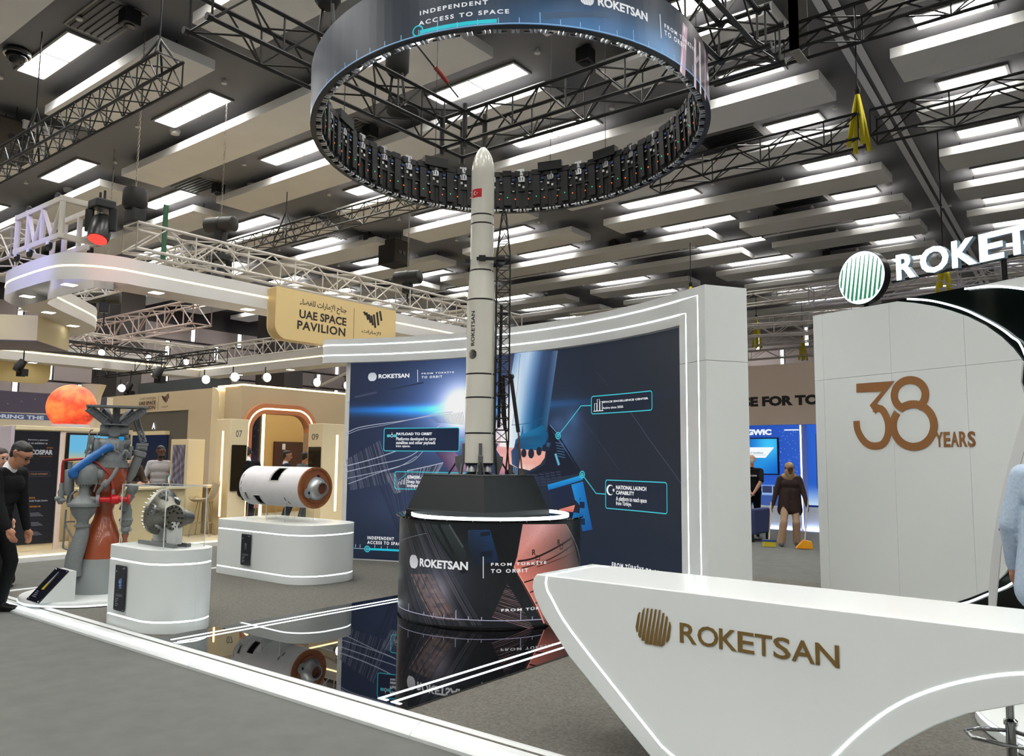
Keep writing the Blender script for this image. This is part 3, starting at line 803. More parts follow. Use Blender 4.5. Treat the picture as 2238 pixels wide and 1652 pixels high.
for x in (0, .03, .06): a.line([((3.085, 1.620)[0] + x, (3.085, 1.620)[1]), ((3.079, 1.417)[0] + x, (3.079, 1.417)[1])], .01, SCREEN, .0097, (150, 176, 206))
a.flat([(3.687, 1.289), (4.308, 1.432), (4.316, 1.370), (3.702, 1.218)], SCREEN, .008, [(30, 150, 220), (40, 170, 230), (26, 130, 205), (20, 110, 190)])
a.flat([(4.111, 1.302), (4.322, 1.349), (4.492, 0.761), (4.317, 0.724)], SCREEN, .008, [(30, 150, 226), (24, 120, 200), (16, 84, 150), (18, 92, 164)])
a.flat([(3.702, 1.218), (4.111, 1.291), (4.273, 1.141), (3.893, 1.009), (3.806, 1.026)], SCREEN, .0068, (30, 40, 66))
a.flat([(3.879, 0.987), (4.279, 1.142), (4.258, 0.925), (3.909, 0.852)], SCREEN, .0082, (32, 36, 52))
a.flat([(3.899, 0.978), (4.179, 1.048), (4.145, 0.939), (3.900, 0.929)], SCREEN, .0088, [(226, 130, 116), (240, 150, 130), (214, 110, 98), (190, 90, 84)])
for p in ((4.302, 1.054), (4.308, 0.846)): a.flat(rrect(p[0] - .04, p[1] - .04, p[0] + .05, p[1] + .04, .005, 1), SCREEN, .0088, (20, 40, 70))
# pink tints behind the small rocket's base, thin light arcs, hatch
a.flat([(1.681, 1.729), (1.996, 1.754), (2.225, 1.542), (2.228, 1.390), (1.945, 1.420)], SCREEN, .0055, [(70, 58, 90), (120, 100, 140), (180, 140, 170), (110, 90, 126), (90, 70, 110)])
a.flat([(2.867, 1.595), (2.983, 1.664), (3.015, 1.405), (2.826, 1.401)], SCREEN, .0096, [(236, 170, 180), (250, 200, 196), (200, 120, 130), (180, 120, 150)])
for l, wd in (([(0.130, 1.985), (0.320, 2.074), (0.624, 2.129), (1.185, 2.195), (1.697, 2.282), (1.984, 2.305)], .01), ([(0.131, 1.960), (0.376, 2.054), (0.792, 2.123), (1.412, 2.227), (1.956, 2.282)], .006),
              ([(0.120, 1.481), (0.585, 1.598), (1.000, 1.726), (1.364, 1.869), (1.588, 2.020), (1.844, 2.139)], .012), ([(0.123, 1.393), (0.698, 1.525), (1.200, 1.633), (1.479, 1.801), (1.703, 1.995), (1.875, 2.018)], .01),
              ([(0.140, 1.293), (0.646, 1.400), (1.035, 1.492), (1.342, 1.605), (1.592, 1.874)], .008), ([(0.211, 1.219), (0.730, 1.401), (1.091, 1.505), (1.369, 1.654)], .008), ([(1.205, 1.433), (1.600, 1.511), (1.828, 1.562)], .012)):
    a.line(seg(l), wd, SCREEN, .006, (190, 196, 216))
a.line([(4.227, 2.216), (4.977, 1.495)], .004, SCREEN, .006, (70, 80, 104)); a.line([(5.174, 2.198), (5.539, 1.841), (6.084, 1.373)], .005, SCREEN, .006, (92, 100, 124)); a.line([(4.568, 2.725), (4.776, 2.540)], .004, SCREEN, .006, (70, 80, 104))
a.line([(0.276, 2.557), (0.651, 2.628)], .03, SCREEN, .006, (66, 74, 100)); a.line([(0.832, 2.663), (1.456, 2.759)], .022, SCREEN, .006, (46, 56, 84)); a.line([(0.140, 2.494), (0.173, 2.515)], .03, SCREEN, .006, (190, 200, 210))
a.build('launcher_picture', VS, scr)
h = MB()
rnd = random.Random(5)
def hatch(p0, p1, q0, q1, n, col, wd):
    for i in range(n):
        t = i / (n - 1); jit = rnd.uniform(.35, 1)
        c = tuple(int(c_ * jit) for c_ in col)
        a_ = (p0[0] + (p1[0] - p0[0]) * t, p0[1] + (p1[1] - p0[1]) * t); b_ = (q0[0] + (q1[0] - q0[0]) * t, q0[1] + (q1[1] - q0[1]) * t)
        h.line([a_, ((a_[0] + b_[0]) / 2, (a_[1] + b_[1]) / 2), b_], wd, SCREEN, .0058, c)
hatch((0.165, 1.594), (0.715, 1.886), (0.255, 1.120), (0.957, 1.257), 34, (128, 134, 156), .007)
hatch((0.842, 1.378), (1.828, 1.562), (1.004, 1.087), (1.607, 1.222), 40, (170, 172, 190), .009)
hatch((0.736, 1.204), (1.496, 1.148), (1.120, 0.436), (1.375, 0.329), 26, (60, 66, 92), .007)
hatch((1.583, 2.240), (2.158, 2.301), (1.700, 2.153), (2.191, 2.110), 22, (96, 110, 150), .005)
h.build('hatch_picture', VS, scr, kind='stuff')
# --- callouts
CY = (70, 206, 220); c = MB()
def frame(p, q, wd=.012): c.line(rrect(p[0], q[1], q[0], p[1], .03, 4), wd, SCREEN, .0105, CY, closed=True)
def panel(p, q, col): c.flat(rrect(p[0], q[1], q[0], p[1], .03, 4), SCREEN, .0099, col)
panel((0.796, 2.073), (2.106, 1.730), (28, 40, 66)); frame((0.796, 2.073), (2.106, 1.730))
frame((1.000, 1.418), (2.267, 1.162))
panel((4.476, 2.423), (5.576, 2.201), (30, 40, 56)); frame((4.476, 2.423), (5.576, 2.201))
panel((4.730, 1.379), (5.829, 1.036), (30, 40, 58)); frame((4.730, 1.379), (5.829, 1.036))
c.line([(2.102, 1.894), (2.253, 1.894)], .012, SCREEN, .0105, CY)
c.line([(4.475, 2.309), (4.286, 2.313), (3.874, 1.937)], .012, SCREEN, .0105, CY)
c.line([(4.729, 1.207), (4.560, 1.208), (4.310, 1.436)], .012, SCREEN, .0105, CY)
for p in ((3.874, 1.937), (4.310, 1.436), (0.563, 0.249)):
    c.line(arc(p[0], p[1], .042, 0, 360), .014, SCREEN, .011, CY, closed=False); c.line(arc(p[0], p[1], .016, 0, 360), .014, SCREEN, .011, CY)
c.line([(0.309, 0.251), (0.530, 0.250)], .008, SCREEN, .0105, (150, 190, 220)); c.line([(0.591, 0.248), (1.181, 0.252)], .03, SCREEN, .0105, (30, 200, 225))
for p in ((0.366, 0.263), (0.442, 0.261), (0.689, 0.267), (0.798, 0.252), (0.903, 0.257)): c.line([p, (p[0], p[1] + .05)], .008, SCREEN, .0106, (170, 200, 225))
c.build('callout_frames', VS, scr)
# --- lettering on the screen
t_ = MB(); WH_ = (250, 252, 255)
globe_logo(t_, (0.568, 2.869)[0], (0.568, 2.869)[1], .074, SCREEN, .011, (232, 238, 246), n=11, taper=.4)
def tx(body, p, q, col=WH_, bold=.02, sp=1): text(t_, body, (p[0], p[1], q[0], q[1]), SCREEN, .0115, col, bold, sp)
tx('ROKETSAN', (0.675, 2.841), (1.209, 2.907), bold=.035)
t_.line([(1.350, 2.957), (1.358, 2.770)], .009, SCREEN, .0115, WH_)
tx('FROM T\u00dcRK\u0130YE', (1.424, 2.882), (1.995, 2.913), bold=.03, sp=1.4); tx('TO ORBIT', (1.423, 2.820), (1.787, 2.856), bold=.03, sp=1.4)
tx('PAYLOAD TO ORBIT', (1.007, 1.966), (1.629, 2.007), bold=.04)
tx('Platforms developed to carry', (1.007, 1.874), (1.699, 1.937)); tx('satellites and other payloads', (1.006, 1.817), (1.689, 1.879)); tx('into space.', (1.007, 1.777), (1.252, 1.820))
tx('\u015e\u0130M\u015eEK-1 - \u015e\u0130M\u015eEK-2', (1.209, 1.308), (1.832, 1.375), bold=.04); tx('Step by step path to', (1.211, 1.238), (1.834, 1.299)); tx('independent orbit access', (1.212, 1.177), (1.949, 1.242))
tx('SPACE EXCELLENCE CENTER', (4.677, 2.330), (5.510, 2.353), bold=.035); tx('Active since 2020.', (4.677, 2.254), (5.059, 2.282))
tx('NATIONAL LAUNCH', (4.917, 1.272), (5.462, 1.320), bold=.035); tx('CAPABILITY', (4.917, 1.211), (5.245, 1.257), bold=.035)
tx('A platform to reach space', (4.916, 1.121), (5.467, 1.189)); tx('from T\u00fcrkiye.', (4.916, 1.070), (5.194, 1.131))
tx('INDEPENDENT', (0.562, 0.393), (1.011, 0.441), bold=.03, sp=1.3); tx('ACCESS TO SPACE', (0.561, 0.325), (1.164, 0.373), bold=.03, sp=1.3)
tx('FROM T\u00dcRK\u0130YE TO ORBIT', (4.839, 0.336), (5.810, 0.420), bold=.03, sp=1.3)
# icons
p = (4.603, 2.300)
for x, hh in ((-.05, .09), (0, .14), (.05, .11)): t_.line([(p[0] + x - .02, p[1] - .06), (p[0] + x - .02, p[1] - .06 + hh), (p[0] + x + .02, p[1] - .06 + hh), (p[0] + x + .02, p[1] - .06)], .008, SCREEN, .0115, WH_)
t_.line([(p[0] - .09, p[1] - .065), (p[0] + .09, p[1] - .065)], .009, SCREEN, .0115, WH_)
p = (0.932, 1.958); t_.flat(rrect(p[0] - .085, p[1] - .02, p[0] - .03, p[1] + .02, .003, 1), SCREEN, .0115, CY); t_.flat(rrect(p[0] + .03, p[1] - .02, p[0] + .085, p[1] + .02, .003, 1), SCREEN, .0115, CY)
t_.line(arc(p[0], p[1], .02, 0, 360), .008, SCREEN, .0115, WH_); t_.line([(p[0], p[1] + .02), (p[0], p[1] + .05)], .008, SCREEN, .0115, WH_)
p = (1.130, 1.297); 
for x, hh in ((-.06, .04), (-.01, .07), (.04, .1)): t_.line([(p[0] + x, p[1] - .07), (p[0] + x, p[1] - .07 + hh), (p[0] + x + .03, p[1] - .07 + hh), (p[0] + x + .03, p[1] - .07)], .007, SCREEN, .0115, WH_)
t_.line([(p[0] - .07, p[1] - .01), (p[0], p[1] + .04), (p[0] + .08, p[1] + .1)], .007, SCREEN, .0115, CY)
p = (4.812, 1.260)
def crescent(mb, cx, cy, r, fn, d, col):
    o_ = arc(cx, cy, r, 40, 320, 20); i_ = arc(cx + r * .25, cy, r * .8, 306, 54, 20)
    mb.flat(o_ + i_, fn, d, col)
    mb.flat([(cx + r * .95 + r * (.42 if k % 2 == 0 else .17) * math.cos(PI + PI * k / 5), cy + r * (.42 if k % 2 == 0 else .17) * math.sin(PI + PI * k / 5)) for k in range(10)], fn, d, col)
crescent(t_, p[0], p[1], .065, SCREEN, .0115, WH_)
t_.build('screen_lettering', VS, scr)

# white fascia over the screen with two LED lines, running into the framed pylon
out = [SCREEN(-.14 + (U1 + .14) * i / 40, 0, .05).to_2d() for i in range(41)] + [SCREEN(U1 - (U1 + .14) * i / 40, 0, -.34).to_2d() for i in range(41)]
out += [SCREEN(-.14 - .19 * math.sin(PI * k / 8), 0, -.145 - .195 * math.cos(PI * k / 8)).to_2d() for k in range(1, 8)]
t = thing('fascia_band', 'white curved fascia with two glowing lines above the LED wall', 'fascia', (-6.9, 8.7, 3.1))
MB().prism([tuple(p) for p in out][::-1], FLOOR, 3.1, 3.47).build('band', WHITE_M, t, smooth=30)
for zz in (3.215, 3.375):
    mb = MB(); pts = [SCREEN(-.14 - .19 * math.sin(PI * k / 8), zz, -.145 - .203 * math.cos(PI * k / 8)) for k in range(8, 3, -1)]
    pts = []
    ln = [(-.14 + (U1 + .14) * i / 60, zz) for i in range(61)]
    mb.line(ln, .016, SCREEN, .054)
    wrap = [SCREEN(-.14 - .194 * math.sin(PI * k / 10), zz, -.145 + .199 * math.cos(PI * k / 10)) for k in range(0, 8)]
    n = len(wrap); mb.add([q_ + V((0, 0, -.008)) for q_ in wrap] + [q_ + V((0, 0, .008)) for q_ in wrap], [(i + 1, i, n + i, n + i + 1) for i in range(n - 1)])
    mb.build('led_line', LED, t)
# pylon
A_, B_, C_, D_ = SCREEN(U1, 0, .05).to_2d(), V((-3.45, 7.66)), V((-3.17, 8.1)), V((-3.6, 8.34))
A_ = V((-3.845, 7.86))
t = thing('framed_pylon', 'white gloss pylon with two glowing lines at the right end of the LED wall', 'pylon', (-3.5, 8, SZ))
for z0, z1 in ((SZ, 2.667), (2.671, 3.47)):
    MB().prism([tuple(A_), tuple(B_), tuple(C_), tuple(D_)], FLOOR, z0, z1).build('panel', WHITE, t, bevel=.002)
FR = plane((A_.x, A_.y, 0), (B_.x - A_.x, B_.y - A_.y, 0)); fw = (B_ - A_).length
for f, zt in ((.27, 3.215), (.73, 3.375)):
    MB().line([(0, zt), (f * fw, zt), (f * fw, SZ + .02)], .015, FR, .0015).build('led_line', LED, t)
# ------------------------------------------------------------------ white wall with the anniversary lettering
RW = plane((-3.0756, 10.1525, 0), (.913939, -.405851, 0))
t = thing('feature_wall', 'tall white gloss wall with bronze 38 YEARS and a black recess at the right', 'wall', (-1.6, 9.6, SZ))
BGREEN = mat('black_green_gloss', (8, 14, 12), .08)
MB().prism([(0, SZ), (3.4, SZ), (3.4, 3.47), (0, 3.47)], RW, -.3, -.004).build('backing', BGREEN, t)
Dsh = [(1.172, 3.450), (1.385, 3.395), (1.605, 3.323), (1.783, 3.247), (1.954, 3.159), (2.136, 3.038), (2.291, 2.900), (2.404, 2.767), (2.496, 2.621), (2.47, 2.42), (2.545, 2.1), (2.56, 1.7), (2.52, 1.25), (2.4, .85), (2.22, .55), (2.03, .36), (1.84, .26), (1.69, .19), (1.4, .12), (1.2, SZ), (-.02, SZ), (-.02, 3.47)]
def clip(poly, ax, v, keep_less):
    o = []
    for i in range(len(poly)):
        p, q = poly[i - 1], poly[i]; a, b = (p[ax] <= v) == keep_less, (q[ax] <= v) == keep_less
        if a != b: k = (v - p[ax]) / (q[ax] - p[ax]); o.append((p[0] + (q[0] - p[0]) * k, p[1] + (q[1] - p[1]) * k))
        if b: o.append(q)
    return o
gap = .003
xs = [-.05, .12, 1.06, 1.93, 3]; zs = [0, 2.64, 4]
for i in range(4):
    for j in range(2):
        p = clip(clip(clip(clip(Dsh, 0, xs[i] + gap / 2, False), 0, xs[i + 1] - gap / 2, True), 1, zs[j] + gap / 2, False), 1, zs[j + 1] - gap / 2, True)
        if len(p) > 2: MB().prism(p[::-1], RW, .0, .03).build('panel', WHITE, t)
MB().prism([(-.02, SZ), (.0, SZ), (.0, 3.47), (-.02, 3.47)], RW, -.3, 0).build('end_panel', WHITE, t)
MB().prism([(1.958, 3.450), (2.142, 3.439), (2.326, 3.404), (2.536, 3.346), (2.9, 3.24), (3.4, 2.9), (3.4, 3.47)], RW, .0, .03).build('panel', WHITE, t)
MB().line(spline([(1.296, 3.454), (1.455, 3.420), (1.608, 3.375), (1.786, 3.303), (1.957, 3.219), (2.139, 3.101), (2.295, 2.986), (2.410, 2.877), (2.504, 2.759), (2.62, 2.3), (2.7, 1.8), (2.66, 1.2), (2.5, .75), (2.3, .48), (2.017, 0.314), (1.785, 0.196), (1.5, .12)]), .02, RW, .034).build('led_line', LED, t)
MB().line(spline([(1.958, 3.445), (2.127, 3.431), (2.317, 3.401), (2.535, 3.336), (2.9, 3.2)]), .02, RW, .034).build('led_line', LED, t)
# 38 YEARS
def stroke(pts, wd, m=None):
    m = m or MB(); pts2 = pts; L = []; R = []
    for i in range(len(pts2)):
        a = pts2[max(i - 1, 0)]; b = pts2[min(i + 1, len(pts2) - 1)]; tx_, ty_ = b[0] - a[0], b[1] - a[1]; l = math.hypot(tx_, ty_)
        L.append((pts2[i][0] - ty_ / l * wd / 2, pts2[i][1] + tx_ / l * wd / 2)); R.append((pts2[i][0] + ty_ / l * wd / 2, pts2[i][1] - tx_ / l * wd / 2))
    return L + R[::-1]
three = MB()
def P3(x, y): return (x, y)                     # wall coordinates read off the numeral
z_t, z_b = 2.585, 1.785
three.prism([(0.594, 2.554), (1.098, 2.545), (0.863, 2.303), (0.921, 2.258), (0.839, 2.183), (0.765, 2.288), (0.929, 2.437), (0.590, 2.450)][::-1], RW, .031, .036)
bowl = [(0.806, 2.248), (0.914, 2.237), (0.975, 2.150), (1.000, 2.045), (0.983, 1.926), (0.920, 1.838), (0.824, 1.813), (0.721, 1.835), (0.637, 1.911), (0.585, 2.015), (0.576, 2.113)]
three.prism(stroke(spline(bowl, 3), .085), RW, .0311, .0361)
three.build('numeral', GOLD, t)
eight = MB()
def ringp(c, rx, rz, wd, a0=0, a1=360):
    o = [(c[0] + (rx) * math.cos(math.radians(a0 + (a1 - a0) * i / 40)), c[1] + (rz) * math.sin(math.radians(a0 + (a1 - a0) * i / 40))) for i in range(41)]
    return stroke(o, wd)
ct, cb = (1.278, 2.376), (1.306, 2.035)
eight.prism(ringp(ct, .185, .165, .088, -52, 232)[::-1] if False else ringp(ct, .19, .165, .088, -60, 240), RW, .0312, .0362)
eight.prism(ringp(cb, .245, .235, .088, -220, 128), RW, .0315, .0365)
eight.build('numeral', GOLD, t)
x0, z0 = (1.562, 1.786); x1, z1 = (1.993, 1.928)
xx = x0; wds = (.085, .072, .088, .084, .082)
for ch, wd in zip('YEARS', wds):
    k = (xx - x0) / (x1 - x0); mb = MB(); text(mb, ch, (xx, 1.795, xx + wd, 1.955), RW, .031, bold=.03, depth=.005); mb.build('letter', GOLD, t); xx += wd + .006
# sign above the wall
t = thing('roof_sign', 'lit white letters and green striped disc on posts above the white wall', 'sign', (-2, 9.7, 3.47))
SIGN = lambda x, y, d=0: RW(x, y, d - .04)
SK = mat('sign_edge_black', (14, 14, 16), .3)
GREEN = glow('sign_green', (60, 132, 96), .9); SWH = glow('sign_white', (222, 244, 250), 2.3)
c0 = (.655, 3.835); 
MB().prism([(c0[0] + .325 * math.cos(k * PI / 24), c0[1] + .325 * math.sin(k * PI / 24)) for k in range(48)], SIGN, -.1, 0).build('disc_case', SK, t, smooth=40)
MB().prism([(c0[0] + .318 * math.cos(k * PI / 24), c0[1] + .318 * math.sin(k * PI / 24)) for k in range(48)], SIGN, 0, .004).build('disc_face', SWH, t)
mb = MB()
for i in range(10):
    f0, f1 = -1 + 2 * (i + .06) / 10, -1 + 2 * (i + .72) / 10; lf = []; rt = []
    for j in range(17):
        y = -1 + j / 8; hw = math.sqrt(max(0, 1 - y * y)); k = (y + 1) / 2; mid = (f0 + f1) / 2
        a_ = mid + (f0 - mid) * (1 - .85 * k) + .16 * y; b_ = mid + (f1 - mid) * (1 - .85 * k) + .16 * y
        a_, b_ = max(-hw, min(hw, a_)), max(-hw, min(hw, b_))
        if b_ - a_ > .004: lf.append((c0[0] + a_ * .305, c0[1] + y * .305)); rt.append((c0[0] + b_ * .305, c0[1] + y * .305))
    if len(lf) > 1: mb.prism(lf[::-1] + rt, SIGN, .004, .007)
mb.build('green_stripes', GREEN, t)
for ch, xx, x2 in zip('ROKETSAN', ((1.128, 3.879)[0], (1.423, 3.841)[0], (1.794, 3.785)[0], (2.092, 3.768)[0], (2.331, 3.762)[0], 2.66, 2.93, 3.26), ((1.367, 3.827)[0], (1.757, 3.768)[0], (2.065, 3.726)[0], (2.342, 3.712)[0], (2.609, 3.743)[0], 2.9, 3.22, 3.52)):
    wd = x2 - xx
    mb = MB(); text(mb, ch, (xx, 3.705, xx + wd, 4.0), SIGN, -.06, bold=.03, depth=.06)
    L_ = mb.build('letter', mat('letter_return', (150, 170, 184), .4), t)
    mb = MB(); text(mb, ch, (xx, 3.705, xx + wd, 4.0), SIGN, .002, bold=.03, depth=.004); mb.build('letter_face', SWH, L_)
for x in (.64, 2.28, 3.2): MB().span((0, 0, 0), (0, 0, 0)) if False else MB().bar(SIGN(x, 3.4, -.09), SIGN(x, 3.75, -.09), .028, 8).build('post', SK, t)
MB().bar(SIGN(1.0, 3.73, -.1), SIGN(3.5, 3.73, -.1), .022, 6).build('rail', SK, t)
# ------------------------------------------------------------------ LED drum with the rocket model
DX, DY, DR, DT = -5.24, 6.34, .92, 1.05
def DRUM(u, z, d=0):
    t = u / DR - PI / 2
    return V((DX + (DR + d) * math.cos(t), DY + (DR + d) * math.sin(t), z))
DRUM.ms = .07
t = thing('led_drum', 'round LED video drum standing on the black mirror floor under the rocket', 'video drum', (DX, DY, SZ))
MB().lathe([(DR - .01, SZ + .012), (DR - .01, DT)], 72, o=(DX, DY, 0)).build('drum_body', BLACK, t, smooth=30)
dl = MB()
for i in range(72): dl.add([], [])
VD = vcol_screen('drum_picture', .6)
rnd = random.Random(11)
def dcol(u, z):
    c = mixc((26, 28, 32), (22, 26, 27), (z - .1) / .9)
    k = gauss(u, z, DH[0], DH[1] + .1, .35, .35); c = tuple(c[i] + k * (44, 46, 56)[i] for i in range(3))
    k = gauss(u, z, DH[0] + .06, DH[1], .12, .14); return tuple(c[i] + k * (86, 72, 72)[i] for i in range(3))
DH = (0.097, 0.413)
mb = MB(); field(mb, DRUM, -PI / 2 * DR, PI * DR * .75, SZ + .03, DT - .01, 90, 40, dcol, .002); field(mb, DRUM, PI * DR * .75, PI * DR * 1.5, SZ + .03, DT - .01, 30, 4, lambda u, z: (26, 30, 34), .002)
mb.build('display', VD, t)
a = MB()
a.flat([(-0.005, 1.005), (0.236, 1.017), (0.412, 0.788), (0.437, 0.602), (0.382, 0.579)], DRUM, .004, [(44, 52, 52), (50, 58, 58), (44, 50, 52), (28, 32, 34), (24, 28, 30)])
a.line([(0.135, 1.013), (0.300, 0.752)], .03, DRUM, .005, (26, 30, 32)); a.line([(0.248, 1.018), (0.389, 0.818)], .018, DRUM, .005, (76, 84, 84)); a.line([(0.040, 1.002), (0.348, 0.619)], .012, DRUM, .005, (24, 27, 30))
a.flat([(0.431, 0.976), (0.634, 0.980), (0.717, 0.699), (0.501, 0.655), (0.433, 0.830)], DRUM, .004, [(34, 52, 76), (26, 62, 104), (22, 40, 66), (24, 34, 48), (30, 40, 52)])
for q in ([(0.544, 0.953), (0.632, 0.969), (0.635, 0.933), (0.550, 0.916)], [(0.547, 0.776), (0.658, 0.798), (0.653, 0.740), (0.553, 0.727)]): a.flat(q, DRUM, .0045, (20, 30, 46))
a.flat([(0.623, 1.027), (0.936, 1.025), (0.879, 0.717), (0.852, 0.655), (0.733, 0.689)], DRUM, .0042, (20, 22, 24))
pk = [(0.938, 1.028), (1.160, 1.022), (1.466, 1.010), (1.582, 0.880), (1.708, 0.713), (1.836, 0.540), (1.804, 0.364), (1.674, 0.184), (1.471, 0.086), (1.296, 0.056), (1.166, 0.126), (1.100, 0.257), (0.966, 0.485), (0.857, 0.655), (0.887, 0.738)]
pc = [(214, 150, 146), (236, 176, 172), (150, 110, 106), (84, 72, 70), (70, 66, 64), (60, 60, 58), (56, 56, 54), (54, 52, 50), (60, 50, 48), (96, 62, 58), (120, 70, 64), (214, 120, 106), (236, 140, 122), (228, 128, 112), (236, 150, 136)]
a.flat(pk, DRUM, .005, pc)
for l, wd, c in (([(0.894, 0.696), (1.047, 0.716), (1.323, 0.801), (1.569, 0.870)], .018, (50, 30, 30)), ([(0.931, 0.632), (1.176, 0.683), (1.409, 0.751), (1.671, 0.828)], .012, (64, 36, 34)), ([(0.955, 0.504), (1.055, 0.527)], .012, (40, 24, 24)), ([(1.014, 0.410), (1.125, 0.444)], .012, (40, 24, 24)), ([(1.069, 0.310), (1.178, 0.329)], .012, (40, 24, 24)),
                 ([(1.085, 0.636), (1.323, 0.683), (1.707, 0.746)], .008, (90, 50, 46)), ([(1.466, 1.004), (1.623, 0.855), (1.879, 0.625)], .004, (190, 190, 180)), ([(0.857, 0.650), (0.966, 0.480), (1.100, 0.257), (1.169, 0.121)], .01, (255, 176, 160)), ([(0.888, 0.582), (1.051, 0.303), (1.153, 0.138)], .006, (120, 60, 56))):
    a.line(spline(l, 4), wd, DRUM, .006, c)
for i in range(46):
    p = (0.950, 0.999); q = (1.391, 0.764); a.flat([(x_ + .003 * math.cos(k), y_ + .003 * math.sin(k)) for x_, y_ in [(rnd.uniform(p[0], q[0]), rnd.uniform(q[1] - .1, p[1]))] for k in (0, 1.6, 3.1, 4.7)], DRUM, .0062, (60, 36, 36))
for p in ((1.053, 0.766), (1.352, 0.842)): text(a, 'R', (p[0] - .02, p[1] - .02, p[0] + .02, p[1] + .03), DRUM, .0063, (30, 20, 20))
for p in ((1.094, 0.717), (1.391, 0.796)): a.line([(p[0] - .02, p[1] - .015), (p[0] + .02, p[1] - .015), (p[0] + .02, p[1] + .02), (p[0] - .02, p[1] + .02)], .01, DRUM, .0063, (30, 20, 20), closed=True)
a.build('drum_artwork', VD, t)
h = MB()
def dh(p0, p1, q0, q1, n, col, wd, d=.0035):
    for i in range(n):
        f = i / (n - 1); g_ = rnd.uniform(.3, 1)
        h.line([(p0[0] + (p1[0] - p0[0]) * f + ((q0[0] + (q1[0] - q0[0]) * f) - (p0[0] + (p1[0] - p0[0]) * f)) * k / 5, p0[1] + (p1[1] - p0[1]) * f + ((q0[1] + (q1[1] - q0[1]) * f) - (p0[1] + (p1[1] - p0[1]) * f)) * k / 5) for k in range(6)], wd, DRUM, d, tuple(int(c * g_) for c in col))
dh((-0.606, 0.933), (-0.495, 0.160), (-0.055, 0.101), (-0.366, 0.051), 26, (92, 96, 104), .004)
dh((-0.595, 0.980), (0.010, 1.022), (-0.024, 0.095), (0.572, 0.133), 44, (104, 104, 112), .004)
dh((-0.238, 0.526), (0.066, 0.558), (0.076, 0.160), (0.356, 0.165), 20, (190, 160, 150), .005)
dh((0.794, 0.496), (0.665, 0.210), (0.805, 0.491), (1.065, 0.074), 22, (178, 140, 142), .004, .0048)
dh((0.805, 0.496), (1.052, 0.085), (0.800, 0.491), (0.660, 0.205), 16, (120, 96, 100), .003, .0049)
dh((1.222, 0.099), (1.327, 0.054), (1.280, 0.134), (1.395, 0.097), 8, (200, 150, 140), .004, .0062)
h.line(spline([(-0.526, 0.810), (-0.232, 0.875), (-0.010, 0.924)]), .005, DRUM, .004, (120, 124, 130))
h.build('hatch_picture', VD, t, kind='stuff')
l = MB(); PL = (198, 196, 226)
l.line(spline([(-0.542, 0.179), (-0.256, 0.180), (-0.026, 0.179), (0.205, 0.177), (0.444, 0.177), (0.665, 0.174), (0.924, 0.169), (1.153, 0.161)]), .006, DRUM, .0066, PL)
for p, hh in (((-0.256, 0.180), .07), ((-0.019, 0.178), .03), ((0.096, 0.178), .03), ((0.212, 0.176), .03), ((0.331, 0.175), .08), ((0.449, 0.177), .03), ((0.568, 0.175), .03), ((0.926, 0.169), .08), ((1.040, 0.165), .03)): l.line([p, (p[0], p[1] + hh)], .006, DRUM, .0066, PL)
globe_logo(l, (-0.185, 0.648)[0], (-0.185, 0.648)[1], .07, DRUM, .007, (236, 236, 240), n=11, taper=.4)
def dt(body, p, q, bold=.02, sp=1, c=(250, 250, 252)): text(l, body, (p[0], p[1], q[0], q[1]), DRUM, .0072, c, bold, sp)
dt('ROKETSAN', ((-0.088, 0.607)[0], (0.207, 0.614)[1]), ((0.438, 0.685)[0], (0.206, 0.690)[1]), .035)
l.line([(0.576, 0.740), (0.579, 0.547)], .007, DRUM, .0072, (250, 250, 252))
dt('FROM T\u00dcRK\u0130YE', ((0.647, 0.658)[0], (0.647, 0.658)[1]), ((1.190, 0.654)[0], (0.646, 0.693)[1]), .03, 1.4); dt('TO ORBIT', (0.646, 0.595), ((0.994, 0.619)[0], (0.645, 0.629)[1]), .03, 1.4)
dt('FROM T\u00dcRK\u0130YE TO ORBIT', (0.744, 0.253), ((1.674, 0.184)[0], (0.743, 0.284)[1]), .03, 1.3)
l.build('screen_lettering', VD, t)
MB().lathe([(.955, DT), (.955, DT + .012)], 72, o=(DX, DY, 0)).build('glass_top', BLACKGLOSS, t, smooth=30)
MB().tube([(DX + .80 * math.cos(k * PI / 36), DY + .80 * math.sin(k * PI / 36), DT + .022) for k in range(72)], .0085, 6, closed=True).build('led_ring', LED, t)
for k in range(24):
    MB().bar(DRUM(k * 2 * PI * DR / 24, DT + .006, .034), DRUM(k * 2 * PI * DR / 24, DT + .006, .038), .006, 6).build('screw', ALU, t)

# black launch-pad base
RX, RY = -5.36, 6.29
t = thing('pad_base', 'black truncated pyramid base carrying the rocket model on the drum', 'base', (RX, RY, DT + .012))
def sq(h, z): return [(RX - h, RY - h, z), (RX + h, RY - h, z), (RX + h, RY + h, z), (RX - h, RY + h, z)]
ZB = DT + .012; ZT = 1.455
PAD = mat('pad_charcoal', (30, 34, 35), .38)
v = sq(.525, ZB) + sq(.525, ZB + .045) + sq(.515, ZB + .05) + sq(.405, ZT)
fs = [(3, 2, 1, 0), (12, 13, 14, 15)] + [(4 * r + i, 4 * r + (i + 1) % 4, 4 * r + 4 + (i + 1) % 4, 4 * r + 4 + i) for r in range(3) for i in range(4)]
MB().add(v, fs).build('body', PAD, t)
MB().add(sq(.41, ZT) + sq(.41, ZT + .008), [(3, 2, 1, 0), (4, 5, 6, 7)] + [(i, (i + 1) % 4, 4 + (i + 1) % 4, 4 + i) for i in range(4)]).build('deck', mat('deck_grey', (72, 76, 78), .5), t)
ZD = ZT + .008
FWD = V((-.617, .787, 0)); RT = V((.787, .617, 0))           # away from / across the line of sight
def AT(r, f, z): return V((RX, RY, z)) + RT * r + FWD * f
